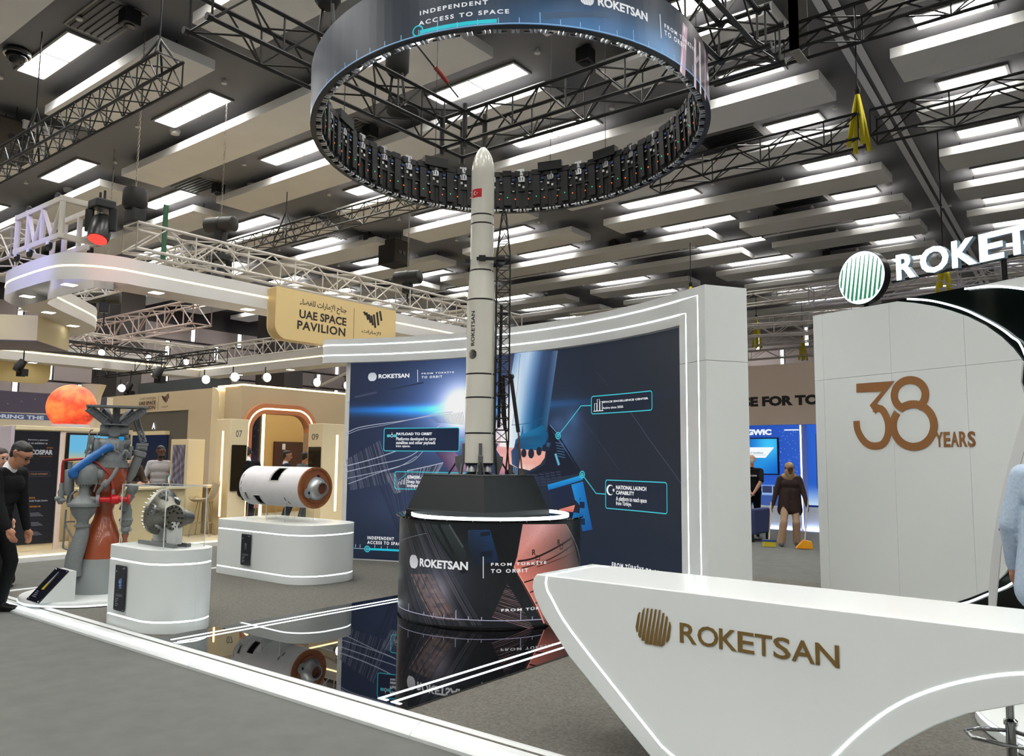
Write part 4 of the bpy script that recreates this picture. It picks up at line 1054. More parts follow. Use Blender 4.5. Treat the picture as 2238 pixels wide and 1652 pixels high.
# rocket
t = thing('rocket_model', 'tall white rocket model standing on the black base in the middle of the stand', 'rocket', (RX, RY, ZD))
RWHITE = mat('rocket_white', (214, 212, 200), .22, coat=.4)
z0, K = 1.56, .00478
prof = [(.135, 1.575), (.151, 1.58), (.151, 3.26), (.150, 3.3), (.127, 3.58), (.124, 3.62), (.124, 4.68)]
nose = [(.1235, 4.71), (.119, 4.76), (.109, 4.81), (.094, 4.86), (.077, 4.9), (.058, 4.935), (.036, 4.962), (.016, 4.975), (0, 4.978)]
MB().lathe(prof[:4], 48, o=(RX, RY, 0)).build('first_stage', RWHITE, t, smooth=30)
MB().lathe([(.150, 3.3), (.127, 3.58)], 48, o=(RX, RY, 0)).build('interstage', RWHITE, t, smooth=30)
MB().lathe([(.127, 3.58), (.124, 3.62), (.124, 4.16)], 48, o=(RX, RY, 0)).build('second_stage', RWHITE, t, smooth=30)
MB().lathe([(.1245, 4.16), (.124, 4.68)] + nose, 48, o=(RX, RY, 0)).build('nose_fairing', RWHITE, t, smooth=40)
INK = mat('black_ink', (16, 16, 17), .4)
AZ = math.atan2(-RY, -RX)                                    # towards the aisle viewer
def ROCK(r):
    f = lambda u, z, d=0: V((RX + (r + d) * math.cos(AZ + u / r), RY + (r + d) * math.sin(AZ + u / r), z))
    f.ms = .02
    return f
for z, r in ((4.205, .1245), (4.11, .1245), (3.603, .1255), (3.285, .151), (2.5, .151), (2.254, .151), (1.885, .151)):
    MB().line([((-2.6 + 5.9 * i / 40) * r * .5 - .0, z) for i in range(41)] if False else [((-100 + 152 * i / 40) * PI / 180 * r, z) for i in range(41)], .016, ROCK(r), .0012).build('band', INK, t)
    MB().line([((58 + 190 * i / 40) * PI / 180 * r, z) for i in range(41)], .016, ROCK(r), .0012).build('band', INK, t)
MB().line([(55 * PI / 180 * .151, 1.6), (55 * PI / 180 * .151, 3.25)], .004, ROCK(.151), .001).build('seam', mat('seam_grey', (150, 148, 140), .4), t)
rk = ROCK(.151); sideways = lambda x, y, d=0: rk(-y, x, d)
c_ = .58 * .151 if False else math.radians(33) * .151
mb = MB(); text(mb, 'ROKETSAN', (2.79, c_ - .022, 3.155, c_ + .022), sideways, .0028, bold=.02); globe_logo(mb, 2.70, c_, .05, sideways, .0028); mb.build('lettering', INK, t)
rk2 = ROCK(.124); fl_ = MB(); fx0, fx1 = math.radians(-60) * .124, math.radians(-5) * .124
nn = 8; fl_.add([rk2(fx0 + (fx1 - fx0) * i / nn, z, .0012) for z in (4.385, 4.478) for i in range(nn + 1)], [(i, i + 1, nn + 2 + i, nn + 1 + i) for i in range(nn)])
flag = fl_.build('flag', mat('flag_red', (196, 22, 32), .4), t)
mb = MB(); crescent(mb, fx0 + .045, 4.432, .022, rk2, .0018, (255, 255, 255)); mb.build('crescent', mat('flag_white', (240, 240, 240), .4), flag)
CN = mat('nozzle_light', (196, 198, 200), .35, .4)
MB().lathe([(.14, 1.555), (.145, 1.58)], 32, o=(RX, RY, 0)).build('engine_plate', BLACK, t)
for k in range(8):
    p = V((RX + .105 * math.cos(k * PI / 4), RY + .105 * math.sin(k * PI / 4), 0))
    MB().lathe([(.034, 1.49), (.031, 1.52), (.016, 1.558)], 14, o=p).build('engine_nozzle', CN, t, smooth=40)
# hold-down arms on the deck
t = thing('hold_down_arms', 'grey hold-down arms and flame duct round the foot of the rocket', 'support', (RX, RY, ZD))
AR = mat('arm_grey', (92, 94, 96), .5)
for r, f in ((.02, -.175), (-.21, .02), (.2, .04), (0, .2)):
    c = AT(r, f, 0); q = V((c.x - RX, c.y - RY, 0)).normalized(); sdv = V((-q.y, q.x, 0)); o_ = V((RX, RY, 0)) + q * .16
    fnA = lambda x, y, d, o_=o_, q=q, sdv=sdv: o_ + q * x + V((0, 0, y)) + sdv * d
    MB().prism([(.0, 1.66), (.09, 1.645), (.085, 1.56), (.045, ZD), (.015, ZD), (.0, 1.58)], fnA, -.022, .022).build('arm', AR, t)
    MB().prism([(-.006, 1.56), (.018, 1.56), (.018, 1.78), (-.006, 1.78)], fnA, -.016, .016).build('pad', AR, t)
    MB().bar(fnA(.07, 1.6, 0), fnA(.16, ZD, 0), .009, 6).build('strut', DARKMETAL, t)
    for s_ in (-.025, .025): MB().bar(fnA(.02, 1.57, s_), fnA(.03, ZD, s_ * 1.6), .006, 6).build('rod', ALU, t)
for sx in (-1, 1):
    MB().prism([(.03, ZD), (.15, ZD), (.06, 1.5), (.03, 1.5)], (lambda x, y, d, sx=sx: AT(sx * x, .02 + d, y)), -.07, .07).build('flame_duct', BLACK, t)
# launch tower
t = thing('launch_tower', 'slim black lattice launch tower standing against the rocket', 'tower', AT(.23, .02, ZD))
tw = .072
def TP(i, j, z):
    k = 1 if 1.8 <= z <= 3.77 else (.62 + .38 * (z - ZD) / (1.8 - ZD) if z < 1.8 else 1 - .75 * (z - 3.77) / .5)
    return AT(.232 + i * tw * k, .02 + j * tw * k, z)
zz = [ZD, 1.8] + [1.8 + (3.77 - 1.8) * k / 16 for k in range(1, 17)] + [3.93, 4.1, 4.27]
for i, j in ((-1, -1), (1, -1), (1, 1), (-1, 1)):
    MB().tube([TP(i, j, z) for z in (ZD, 1.8, 3.77, 4.27)], .0085, 6).build('chord', BK, t)
for k in range(1, len(zz)):
    for (i, j), (i2, j2) in (((-1, -1), (1, -1)), ((1, -1), (1, 1)), ((1, 1), (-1, 1)), ((-1, 1), (-1, -1))):
        MB().bar(TP(i, j, zz[k]), TP(i2, j2, zz[k]), .0048, 5).build('rung', BK, t)
        if k < len(zz) - 1 and k % 1 == 0: MB().bar(TP(i if k % 2 else i2, j if k % 2 else j2, zz[k]), TP(i2 if k % 2 else i, j2 if k % 2 else j, zz[k + 1]), .0045, 5).build('brace', BK, t)
MB().bar(AT(.2, .02, 1.95), AT(.215, .02, 3.25), .017, 8).build('cable_duct', BK, t)
MB().tube([AT(.235, .02, 2.5), AT(.245, .02, 2.1), AT(.27, .02, 1.93)], .02, 8).build('pipe', BK, t)
cl = MB(); cl.box(AT(.1, -.13, 3.715), (.3, .03, .03), 38 * PI / 180); cl.box(AT(.01, -.145, 3.715), (.07, .05, .055), 38 * PI / 180); cl.box(AT(.2, -.05, 3.715), (.09, .13, .06), 38 * PI / 180); cl.box(AT(-.15, 0, 3.715), (.05, .05, .05), 38 * PI / 180)
cl.build('clamp_arm', BK, t)
t = thing('erector_ram', 'black and copper erector ram leaning beside the launch tower', 'hydraulic ram', AT(.42, .0, ZD))
CO = mat('copper_rod', (150, 96, 60), .3, .8)
for f in (-.05, .1):
    r_ = 0 if f < 0 else -.13
    MB().bar(AT(.325 + r_ * .6, f, 2.47), AT(.405 + r_, f, 1.9), .02 if f < 0 else .012, 10).build('barrel', BK, t, smooth=40)
    MB().bar(AT(.405 + r_, f, 1.9), AT(.447 + r_, f, ZD + .03), .008, 8).build('rod', CO, t, smooth=40)
    MB().lathe([(.05, 0), (.03, .035), (.014, .06)], 10, o=AT(.45 + r_, f, ZD)).build('foot', BK, t)
MB().lathe([(.03, -.02), (.03, .02)], 10, MX.Rotation(PI / 2, 3, 'X'), AT(.322, -.05, 2.48)).build('pivot', BK, t)
MB().bar(AT(.25, .0, 2.48), AT(.33, -.04, 2.48), .012, 6).build('bracket', BK, t)

# ------------------------------------------------------------------ hanging LED ring
RCN = V((-5.0656, 6.3942, 5.0)); _n = V((-.06256512, .02847459, 1)).normalized(); _e1 = V((1, 0, .06256512)).normalized(); _e2 = _n.cross(_e1)
TILT = MX((_e1, _e2, _n)).transposed()
RR, RH = 2.078, .56
def RING(u, z, d=0):
    t = u / RR - PI / 2
    return RCN + TILT @ V(((RR + d) * math.cos(t), (RR + d) * math.sin(t), z))
RING.ms = .15
ring = thing('led_ring_screen', 'large round LED screen hoop hung over the rocket', 'video ring', RCN)
UL, UM, UB, UP, UE = (-0.923, 0.402)[0], (0.141, 0.244)[0], (2.107, 0.089)[0], (3.103, 0.160)[0], (3.953, 0.368)[0]
def rcol(u, z):
    c = mixc((98, 101, 106), (50, 55, 62), (u - UL) / (UM - UL)); c = mixc(c, (38, 48, 60), (u - UM) / 1.0)
    k = gauss(u, z, UB, .0, .9, .26); c = tuple(c[i] + k * (34, 78, 120)[i] for i in range(3))
    k = gauss(u, z, UP - .2, .05, .3, .25); c = tuple(c[i] + k * (70, 84, 100)[i] for i in range(3))
    if u > UP: c = mixc(c, (66, 60, 62), (u - UP) * 4)
    if u > UE: c = mixc(c, (150, 184, 224), (u - UE) * 4)
    if u < UM: k = .5 + .5 * math.sin(u * 40); c = tuple(x + 8 * k for x in c)
    return c
VR = vcol_screen('ring_picture', .6)
mb = MB(); field(mb, RING, -PI * RR, PI * RR, 0, RH, 150, 16, rcol, .004); mb.build('display', VR, ring)
mb = MB(); field(mb, RING, PI * RR, -PI * RR, .0, RH, 96, 1, lambda u, z: (1, 1, 1), -.05)
mb.c = [(1, 1, 1)] * len(mb.v); mb.build('back_shell', BLACK, ring)
mb = MB()
for zz_ in (0, RH):
    vs = [RING(-PI * RR + 2 * PI * RR * i / 96, zz_, d) for d in (-.05, .006) for i in range(97)]
    mb.add(vs, [((i, 97 + i, 98 + i, i + 1) if zz_ else (i, i + 1, 98 + i, 97 + i)) for i in range(96)])
mb.build('rim', BLACK, ring)
l = MB(); W_ = (250, 252, 255)
def rt(body, p, q, bold=.02, sp=1): text(l, body, (p[0], p[1], q[0], q[1]), RING, .006, W_, bold, sp)
p, q = (0.619, 0.186), (1.204, 0.230); rt('INDEPENDENT', (p[0], (p[1] + (1.192, 0.194)[1]) / 2), (q[0], ((0.619, 0.227)[1] + q[1]) / 2), .03, 1.35)
p, q = (0.606, 0.094), (1.375, 0.142); rt('ACCESS TO SPACE', (p[0], (p[1] + (1.363, 0.102)[1]) / 2), (q[0], ((0.621, 0.134)[1] + q[1]) / 2), .03, 1.35)
p = (0.599, -0.004); l.line(arc(p[0], .055, .045, 0, 360, 20), .012, RING, .006, (20, 214, 230)); l.line([(p[0] + .02, .038), ((1.274, 0.006)[0], .038)], .035, RING, .006, (20, 214, 230))
l.line([(-2.4 + 7.6 * i / 80, .012) for i in range(81)], .01, RING, .0055, (140, 190, 235))
u_ = (0.778, 0.028)[0]; st_ = ((0.778, 0.028)[0] - (-0.070, 0.074)[0]) / 5
for k in range(-8, 24):
    hh = .1 if k % 5 == 0 else .05
    l.line([(u_ + k * st_, .012), (u_ + k * st_, .012 + hh)], .007, RING, .0062, (150, 200, 235))
x0_, x1_ = (2.091, 0.291)[0], (2.647, 0.269)[0]; zb_, zt_ = (2.632, 0.246)[1], (2.649, 0.329)[1]
x0_ = x1_ - (zt_ - zb_) * 6.2
rt('ROKETSAN', (x0_, zb_), (x1_, zt_), .035); globe_logo(l, x0_ - .1, (zb_ + zt_) / 2, .065, RING, .006, W_, n=9, taper=.4)
p = (2.810, 0.383); q = (2.791, 0.154); l.line([p, (p[0], q[1])], .009, RING, .006, W_)
p = (2.865, 0.276); q = (3.410, 0.250); hgt = .05
rt('FROM T\u00dcRK\u0130YE', (p[0], p[1]), (q[0], p[1] + hgt * 1.1), .03, 1.4); p = (2.859, 0.204); rt('TO ORBIT', (p[0], p[1]), ((3.213, 0.183)[0], p[1] + hgt), .03, 1.4)
a = MB()
p = [(1.634, 0.106), (1.670, 0.052), (1.931, 0.110), (2.250, 0.159), (2.218, 0.208), (1.933, 0.163)]
a.flat([(1.634, 0.106), (1.670, 0.052), (2.250, 0.159), (2.218, 0.208)], RING, .005, (70, 96, 124))
for p, q, wd, c in (((3.221, 0.465), (3.109, -0.074), .09, (196, 160, 176)), ((3.200, 0.437), (3.080, -0.060), .03, (240, 225, 235)), ((3.440, 0.440), (3.355, -0.100), .05, (214, 196, 208)), ((3.579, 0.477), (3.495, -0.090), .04, (225, 210, 220)), ((3.397, 0.172), (3.513, 0.284), .04, (160, 150, 160)), ((3.824, 0.528), (3.646, -0.074), .06, (150, 120, 140))):
    a.line([p, (q[0], q[1])], wd, RING, .0052, c)
a.build('ring_artwork', VR, ring); l.build('screen_lettering', VR, ring)
# cabinets round the inside
NB = 32; seg_ = 2 * PI / NB
def loc(r, t, z): return V((r * math.cos(t), r * math.sin(t), z))
def put(mb, name, m, az, parent, mesh={}):
    if name not in mesh:
        mesh[name] = mb().mesh(name); mesh[name].materials.append(m)
    o = bpy.data.objects.new(name, mesh[name]); C.objects.link(o); o.parent = parent
    M4 = (TILT @ MX.Rotation(az, 3, 'Z')).to_4x4()
    if parent is ring: o.matrix_local = M4
    WORLD[o.name] = RCN
    return o
r_i = RR - .05; wdt = r_i * seg_ * .97
def m_cab():
    mb = MB(); mb.span((r_i - .05, -wdt / 2, .03), (r_i, wdt / 2, RH - .05)); mb.span((r_i - .09, -.045, .06), (r_i - .05, .045, RH - .1))
    for y in (-.13, .13): mb.span((r_i - .075, y - .02, .05), (r_i - .05, y + .02, RH - .12))
    mb.span((r_i - .07, -wdt / 2, .26), (r_i - .05, wdt / 2, .29)); mb.span((r_i - .07, -.06, RH - .08), (r_i, .06, RH - .01)); mb.span((r_i - .08, -.17, RH - .1), (r_i - .02, -.1, RH - .02)); mb.span((r_i - .08, .1, RH - .1), (r_i - .02, .17, RH - .03)); return mb
def m_plate():
    mb = MB(); y = wdt / 2
    for z0_ in (RH - .17, RH - .075):
        mb.span((r_i - .075, y - .04, z0_), (r_i - .068, y + .05, z0_ + .02)); mb.span((r_i - .075, y - .04, z0_ + .065), (r_i - .068, y + .05, z0_ + .085))
        for yy in (y - .04, y - .006, y + .028): mb.span((r_i - .075, yy, z0_), (r_i - .068, yy + .022, z0_ + .085))
    return mb
def m_hinge():
    mb = MB()
    for y in (-.17, -.13, -.02, .02, .13, .17): mb.span((r_i - .06, y - .012, -.004), (r_i - .005, y + .012, .02))
    for y in (-.1, .1): mb.span((r_i - .06, y - .03, .0), (r_i - .052, y + .03, .014))
    return mb
def m_tag():
    mb = MB()
    for y, z, h_ in ((-.07, .36, .012), (.08, .37, .012), (-.08, .25, .012), (.09, .22, .01), (-.16, .33, .03), (.17, .3, .03)): mb.span((r_i - .0785, y - .014, z), (r_i - .074, y + .014, z + h_))
    return mb
def m_blue(): return MB().span((r_i - .085, -.1, .4), (r_i - .06, -.065, .425)).span((r_i - .085, .065, .4), (r_i - .06, .1, .425))
def m_or(): return MB().span((r_i - .079, -.11, .14), (r_i - .074, -.094, .156)).span((r_i - .079, .1, .14), (r_i - .074, .114, .154))
def m_gr(): return MB().span((r_i - .094, -.006, .16), (r_i - .089, .006, .172))
CAB = mat('cabinet_black', (17, 17, 19), .55)
BLUEP = mat('blue_plug', (36, 66, 120), .5); ORG = glow('orange_indicator', (255, 130, 40), .7); GRN = glow('green_indicator', (60, 255, 150), .8)
for k in range(NB):
    az = seg_ * (k + .5)
    c = put(m_cab, 'led_cabinet', CAB, az, ring)
    for nm, f, m in (('joint_plate', m_plate, ALU), ('hinge_latch', m_hinge, ALU), ('white_tag', m_tag, WH), ('blue_plug', m_blue, BLUEP), ('orange_indicator', m_or, ORG), ('green_indicator', m_gr, GRN)):
        put(f, nm, m, 0, c)
for k in (2, 8, 10, 14, 18, 22, 26, 30):
    az = seg_ * k
    o = put(lambda: MB().span((r_i - .1, -.16, RH - .05), (r_i - .0, .16, RH + .07)), 'hanging_bracket', DARKMETAL, az, ring)
    p = RCN + TILT @ loc(r_i - .05, az, RH + .06)
    top = RZ + .02 if abs(p.x + 7.1) < .5 or abs(p.y - 7.9) < .5 else CZ
    hang('hanging_wire', 'thin steel wire from the LED hoop up to the rigging', tuple(p), CZ, DARKMETAL, .004, 'wire')['group'] = 'wires holding the LED hoop'
# ------------------------------------------------------------------ neighbouring pavilion
PX = lambda x0: plane((x0, 0, 0), (0, 1, 0))        # upright plane facing +x: (y, z)
PY = lambda y0: plane((0, y0, 0), (1, 0, 0))        # upright plane facing -y: (x, z)
CREAM = mat('cream_laminate', (226, 210, 172), .45)
SOFFIT = mat('header_white', (205, 203, 200), .55)
t = thing('pavilion_platform', 'cream raised floor of the neighbouring pavilion with a white edge', 'platform', (-20, 10, 0))
MB().span((-31, 4.0, 0), (-13.29, 22, .1)).build('deck', mat('cream_floor', (200, 186, 158), .5), t)
MB().span((-13.29, 4.0, 0), (-13.25, 22, .105)).build('edge', WHITE_M, t)
MB().line([(4.0, .085), (22, .085)], .02, PX(-13.247), .001).build('led_line', LEDW, t)

# overhead header loop
t = thing('pavilion_header', 'white overhead header band with a warm glowing line and rounded corners', 'header', (-13.6, 8, 4.52))
near = spline([(-13.65, 16.6), (-13.65, 11.5), (-13.65, 6.9), (-13.66, 6.25), (-13.86, 5.9), (-14.25, 5.78), (-15.6, 5.78), (-16.25, 5.88), (-16.75, 6.15), (-18.2, 7.45), (-18.8, 7.9), (-19.6, 8.1), (-22.5, 8.1)], 5)
poly = stroke(near, .7)
MB().prism(poly, FLOOR, 4.52, 4.97).build('near_band', SOFFIT, t, smooth=30)
n = len(near)
for edge, off in ((poly[:n], 1), (poly[n:][::-1], -1)):
    mb = MB(); ex = []
    for i in range(n):
        a, b = edge[max(i - 1, 0)], edge[min(i + 1, n - 1)]; tx_, ty_ = b[0] - a[0], b[1] - a[1]; l = math.hypot(tx_, ty_) or 1
        ex.append((edge[i][0] - ty_ / l * .004 * off, edge[i][1] + tx_ / l * .004 * off))
    k = [i for i in range(n) if not (off == -1 and ex[i][1] > 30)]
    mb.add([(x, y, 4.735) for x, y in ex] + [(x, y, 4.765) for x, y in ex], [((i, i + 1, n + i + 1, n + i) if off < 0 else (i + 1, i, n + i, n + i + 1)) for i in range(n - 1)])
    mb.build('led_line', LEDW, t)
MB().span((-27.7, 6, 4.52), (-27, 16.4, 5.05)).build('far_side_band', SOFFIT, t)
MB().span((-27, 15.7, 4.52), (-14.0, 16.4, 5.05)).build('far_end_band', SOFFIT, t)
MB().line([(6, 4.8), (15.7, 4.8)], .035, PX(-26.995), .002).build('led_line', LEDW, t)
MB().line([(-27, 4.8), (-14.0, 4.8)], .035, PY(15.695), .002).build('led_line', LEDW, t)
DLT = glow('downlight', (255, 250, 235), 6)
for x, y in ((-14.2, 5.78), (-15.9, 5.76), (-17.35, 6.7), (-18.7, 7.75), (-13.6, 7.0), (-13.65, 8.9), (-13.65, 10.8), (-13.65, 12.7), (-27.35, 8.2), (-27.35, 10.2), (-27.35, 12.2), (-27.35, 14.2), (-25, 16.05), (-22, 16.05), (-19, 16.05), (-16.5, 16.05)):
    MB().span((x - .1, y - .1, 4.515), (x + .1, y + .1, 4.522)).build('downlight', DLT, t)
# bulkhead box at the left with a starry underside
t = thing('bulkhead_box', 'beige hanging box with a starry purple underside at the left', 'bulkhead', (-19, 6.5, 3.97))
bx = [(-17.9, 6.72), (-19.1, 7.85), (-21.6, 5.2), (-20.4, 4.1)]
MB().prism(bx if False else bx, FLOOR, 3.99, 4.52).build('box', mat('bulkhead_cream', (206, 196, 162), .5), t)
MB().prism(bx, FLOOR, 3.97, 3.99).build('underside', mat('starry_purple', (96, 88, 104), .4), t)
# hanging name signs
SGN = mat('sign_beige', (212, 186, 132), .5)
def logo_bars(mb, fn, x, z, w_, h_, d, depth=0, col=None):
    hs = [(0, .62, .82), (.13, .42, .8), (.26, .3, .74), (.39, .2, .7), (.52, .1, .78), (.68, .25, .92), (.84, .5, 1.0)]
    for u, a, b in hs:
        q = [(x + (u + .1) * w_, z + a * h_), (x + (u + .2) * w_, z + (a + .04) * h_), (x + (u + .1) * w_, z + b * h_), (x + u * w_, z + (b - .04) * h_)]
        if depth: mb.prism(q, fn, d, d + depth)
        else: mb.flat(q, fn, d, col)
AR1 = '\u0621\ufe8e\ufec0\ufed4\ufee0\ufedf \ufe95\ufe8d\ufead\ufe8e\ufee3\ufef9\ufe8d \ufea1\ufe8e\ufee8\ufe9f'
AR2 = '\ufe95\ufe8d\ufead\ufe8e\ufee3\ufef9\ufe8d'
t = thing('pavilion_sign', 'beige hanging sign lettered UAE SPACE PAVILION on the header above the stand', 'sign', (-13.1, 10.7, 3.93))
fs_ = PX(-13.12)
MB().prism(rrect(9.1, 3.93, 12.3, 4.95, (.28, .02, .02, .02)), fs_, -.14, .1).build('board', SGN, t, smooth=30)
MB().prism(rrect(9.1, 3.93, 12.3, 4.95, (.28, .02, .02, .02)), fs_, -.18, -.141).build('back_edge', CREAM, t)
fl2 = lambda x, y, d=0: fs_(x, y, d + .1)
mb = MB(); text(mb, AR1, (9.66, 4.62, 10.87, 4.8), fl2, .001, bold=.02)
text(mb, 'UAE SPACE', (9.66, 4.40, 10.87, 4.575), fl2, .001, bold=.03); text(mb, 'PAVILION', (9.62, 4.17, 10.85, 4.35), fl2, .001, bold=.03, spacing=1.1)
mb.prism([(11.07, 4.05), (11.08, 4.05), (11.08, 4.82), (11.07, 4.82)], fl2, 0, .001)
logo_bars(mb, fl2, 11.32, 4.42, .55, .46, .0005, .001); text(mb, AR2, (11.3, 4.3, 11.85, 4.4), fl2, .001)
mb.build('lettering', mat('sign_ink', (36, 30, 24), .5), t)
for lb, a, b, fn_ in (('blank beige hanging sign on the far side of the header loop', (-26.95, 8.0), 2.9, 'x'), ('blank beige hanging sign on the far end of the header loop', (-18.7, 15.65), 4.2, 'y')):
    f_ = PX(-27.75) if fn_ == 'x' else PY(16.45)
    a0 = 5.9 if fn_ == 'x' else -18.2
    w2 = 5.0 if fn_ == 'x' else 4.2
    o = MB().prism(rrect(a0, 3.9, a0 + w2, 4.85, (.28, .28, .02, .02)), f_, -.1, 0).build('hanging_sign', mat('sign_cream_lit', (232, 212, 156), .5), smooth=30); tag(o, lb, 'sign')

# white trusses over the header
truss('box_truss', 'white truss running back above the right side of the pavilion header', (-13.65, 6.5, 5.2), (-13.65, 17.5, 5.2), .46, .5, .55, TRUSSWHITE, rc=.03, rb=.015)
truss('box_truss', 'white truss running left from the corner block over the pavilion', (-16.1, 5.75, 5.25), (-21.5, 5.75, 5.25), .55, .5, .6, TRUSSWHITE, rc=.03, rb=.015)
truss('box_truss', 'second white truss crossing inside the near pavilion header', (-13.9, 8.0, 5.25), (-22.0, 8.0, 5.25), .42, .42, .55, TRUSSWHITE, rc=.026, rb=.014)
truss('box_truss', 'white truss along the far side of the pavilion header loop', (-27.3, 6.6, 5.1), (-27.3, 16.2, 5.1), .55, .5, .75, TRUSSWHITE, rc=.035, rb=.018)
truss('box_truss', 'white truss along the far end of the pavilion header loop', (-27.0, 16.1, 5.1), (-14.1, 16.1, 5.1), .55, .5, .6, TRUSSWHITE, rc=.03, rb=.016)
truss('box_truss', 'pinkish white truss seen through the pavilion header opening', (-21.5, 12.5, 5.5), (-33.5, 12.5, 5.5), .7, .6, .8, mat('truss_pinkish', (184, 166, 160), .5), rc=.035, rb=.02)
t = thing('truss_corner', 'white truss corner block with black castor wheels above the pavilion corner', 'truss corner', (-14.6, 5.75, 5.2))
for x in (-15.7, -15.2, -14.6, -13.85):
    for y in (5.45, 6.05): MB().bar((x, y, 5.22), (x, y, 5.9), .05, 8).build('post', TRUSSWHITE, t, smooth=40)
for z in (5.25, 5.88):
    for y in (5.45, 6.05): MB().span((-15.75, y - .04, z - .05), (-13.8, y + .04, z + .05)).build('rail', TRUSSWHITE, t, bevel=.01)
    for x in (-15.7, -13.85): MB().span((x - .04, 5.4, z - .05), (x + .04, 6.1, z + .05)).build('rail', TRUSSWHITE, t, bevel=.01)
for a, b in ((-15.2, -14.9), (-14.6, -14.9), (-14.6, -14.2), (-13.85, -14.2)): MB().bar((a, 5.45, 5.85), (b, 5.45, 5.28), .035, 8).build('brace', TRUSSWHITE, t)
for x, y, z in ((-15.55, 5.42, 5.12), (-15.0, 5.42, 5.12), (-14.2, 5.42, 5.12), (-15.55, 6.05, 5.12), (-14.0, 6.0, 5.12), (-15.4, 5.5, 5.99), (-14.2, 5.5, 5.99)):
    w_ = MB().lathe([(.075, -.025), (.08, -.015), (.08, .015), (.075, .025)], 16, MX.Rotation(PI / 2, 3, 'X'), (x, y, z)).build('castor_wheel', BLACK, t, smooth=40)
    MB().box((x, y, z + (.05 if z < 5.5 else -.05)), (.1, .08, .06)).build('fork', WHITE_M, w_)
# chain hoists and moving-head lights on the white truss
HB = mat('hoist_olive', (42, 40, 34), .6)
def hoist(x, y, z, lb, rz=0, m=HB, top=CZ):
    t = thing('chain_hoist', lb, 'chain hoist', (x, y, z))
    M_ = MX.Rotation(rz, 3, 'Z') @ MX.Rotation(PI / 2, 3, 'Y')
    MB().lathe([(.12, -.36), (.165, -.33), (.17, -.05), (.17, .05), (.165, .33), (.12, .36)], 20, M_, (x, y, z)).build('motor', m, t, smooth=40)
    MB().lathe([(.178, -.03), (.178, .03)], 20, M_, (x, y, z)).build('band', BLACK, t, smooth=40)
    MB().box((x, y, z - .25), (.22, .2, .3), rz).build('chain_bag', BLACK, t, bevel=.03)
    MB().bar((x, y, z - .4), (x, y, z - .75), .02, 6).build('hook', DARKMETAL, t)
    hang('hoist_chain', 'steel chain from the ceiling down to the ' + lb, (x, y, z + .16), top, mat('chain_steel', (150, 145, 132), .4, .6), chain=True)
hoist(-15.1, 9.1, 6.55, 'olive chain hoist above the white truss at left centre', .4)
hoist(-13.7, 13.3, 6.0, 'black chain hoist above the white truss near the rocket', .3, mat('hoist_black', (24, 24, 24), .5))
hoist(-20.0, 9.0, 4.95 + .6, 'round dark chain hoist seen through the pavilion header opening', 1.0)
t = thing('chain_hoist', 'big black chain hoist in a round bag above the pavilion corner', 'chain hoist', (-13.7, 6.55, 6.0))
MB().lathe([(.17, 0), (.21, .06), (.21, .3), (.19, .36), (.1, .38)], 22, o=(-13.75, 6.6, 5.98)).build('chain_bag', mat('hoist_black2', (28, 27, 24), .55), t, smooth=40)
MB().span((-13.95, 6.5, 5.72), (-13.6, 6.75, 6.0)).build('motor', BLACK, t, bevel=.03)
hang('hoist_chain', 'steel chain down to the big black hoist above the pavilion corner', (-13.75, 6.6, 6.36), CZ, MATS['chain_steel'], chain=True)
def moving_head(x, y, z, lb, az, el, ember):
    t = thing('moving_head_light', lb, 'stage light', (x, y, z))
    d = V((math.cos(az) * math.cos(el), math.sin(az) * math.cos(el), math.sin(el))); M_ = d.to_track_quat('Z', 'Y').to_matrix()
    MB().span((x - .17, y - .17, z + .34), (x + .17, y + .17, z + .5)).build('base', BLACK, t, bevel=.03)
    for s_ in (-1, 1):
        o_ = M_ @ V((s_ * .2, 0, 0)); MB().box((x + o_.x, y + o_.y, z + .16), (.06, .14, .4), az).build('yoke_arm', BLACK, t, bevel=.02)
    MB().lathe([(.1, -.26), (.17, -.18), (.18, .1), (.165, .2)], 20, M_, (x, y, z)).build('head', mat('light_black', (20, 20, 21), .35), t, smooth=40)
    MB().lathe([(.145, .2), (.15, .215)], 20, M_, (x, y, z)).build('lens', glow('ember_red', (255, 70, 60), 1.3) if ember else MATS['dark_lens'], t)
    for s_ in (-.08, .08): MB().bar((x + s_, y, z + .5), (x + s_, y, z + .66), .022, 8).build('clamp', DARKMETAL, t)
moving_head(-13.55, 5.95, 5.42, 'black moving-head stage light glowing red by the truss corner', -.9, -1.2, True)
moving_head(-14.9, 9.0, 5.35, 'black moving-head stage light under the olive chain hoist', -1.0, -1.4, False)
o = MB().span((-13.44, 6.96, 5.1), (-13.4, 7.04, 6.1)).build('green_strap', mat('green_webbing', (52, 92, 66), .8)); tag(o, 'green strap round the white truss below the big hoist', 'strap')
# coloured stage light falling on the header corner
for nm, p0, p1, col, pw in (('blue_stage_beam', (-13.2, 2.2, 6.2), (-15.4, 5.45, 4.75), (.30, .30, 1.0), 420), ('red_stage_beam', (-11.2, 4.4, 6.2), (-13.35, 6.1, 4.8), (1.0, .22, .2), 90)):
    L_ = bpy.data.lights.new(nm, 'SPOT'); L_.energy = pw; L_.color = col; L_.spot_size = math.radians(44 if nm[0] == 'b' else 20); L_.spot_blend = .7; L_.shadow_soft_size = .1
    o = bpy.data.objects.new(nm, L_); C.objects.link(o); o.location = p0; o.rotation_euler = (V(p1) - V(p0)).to_track_quat('-Z', 'Y').to_euler()
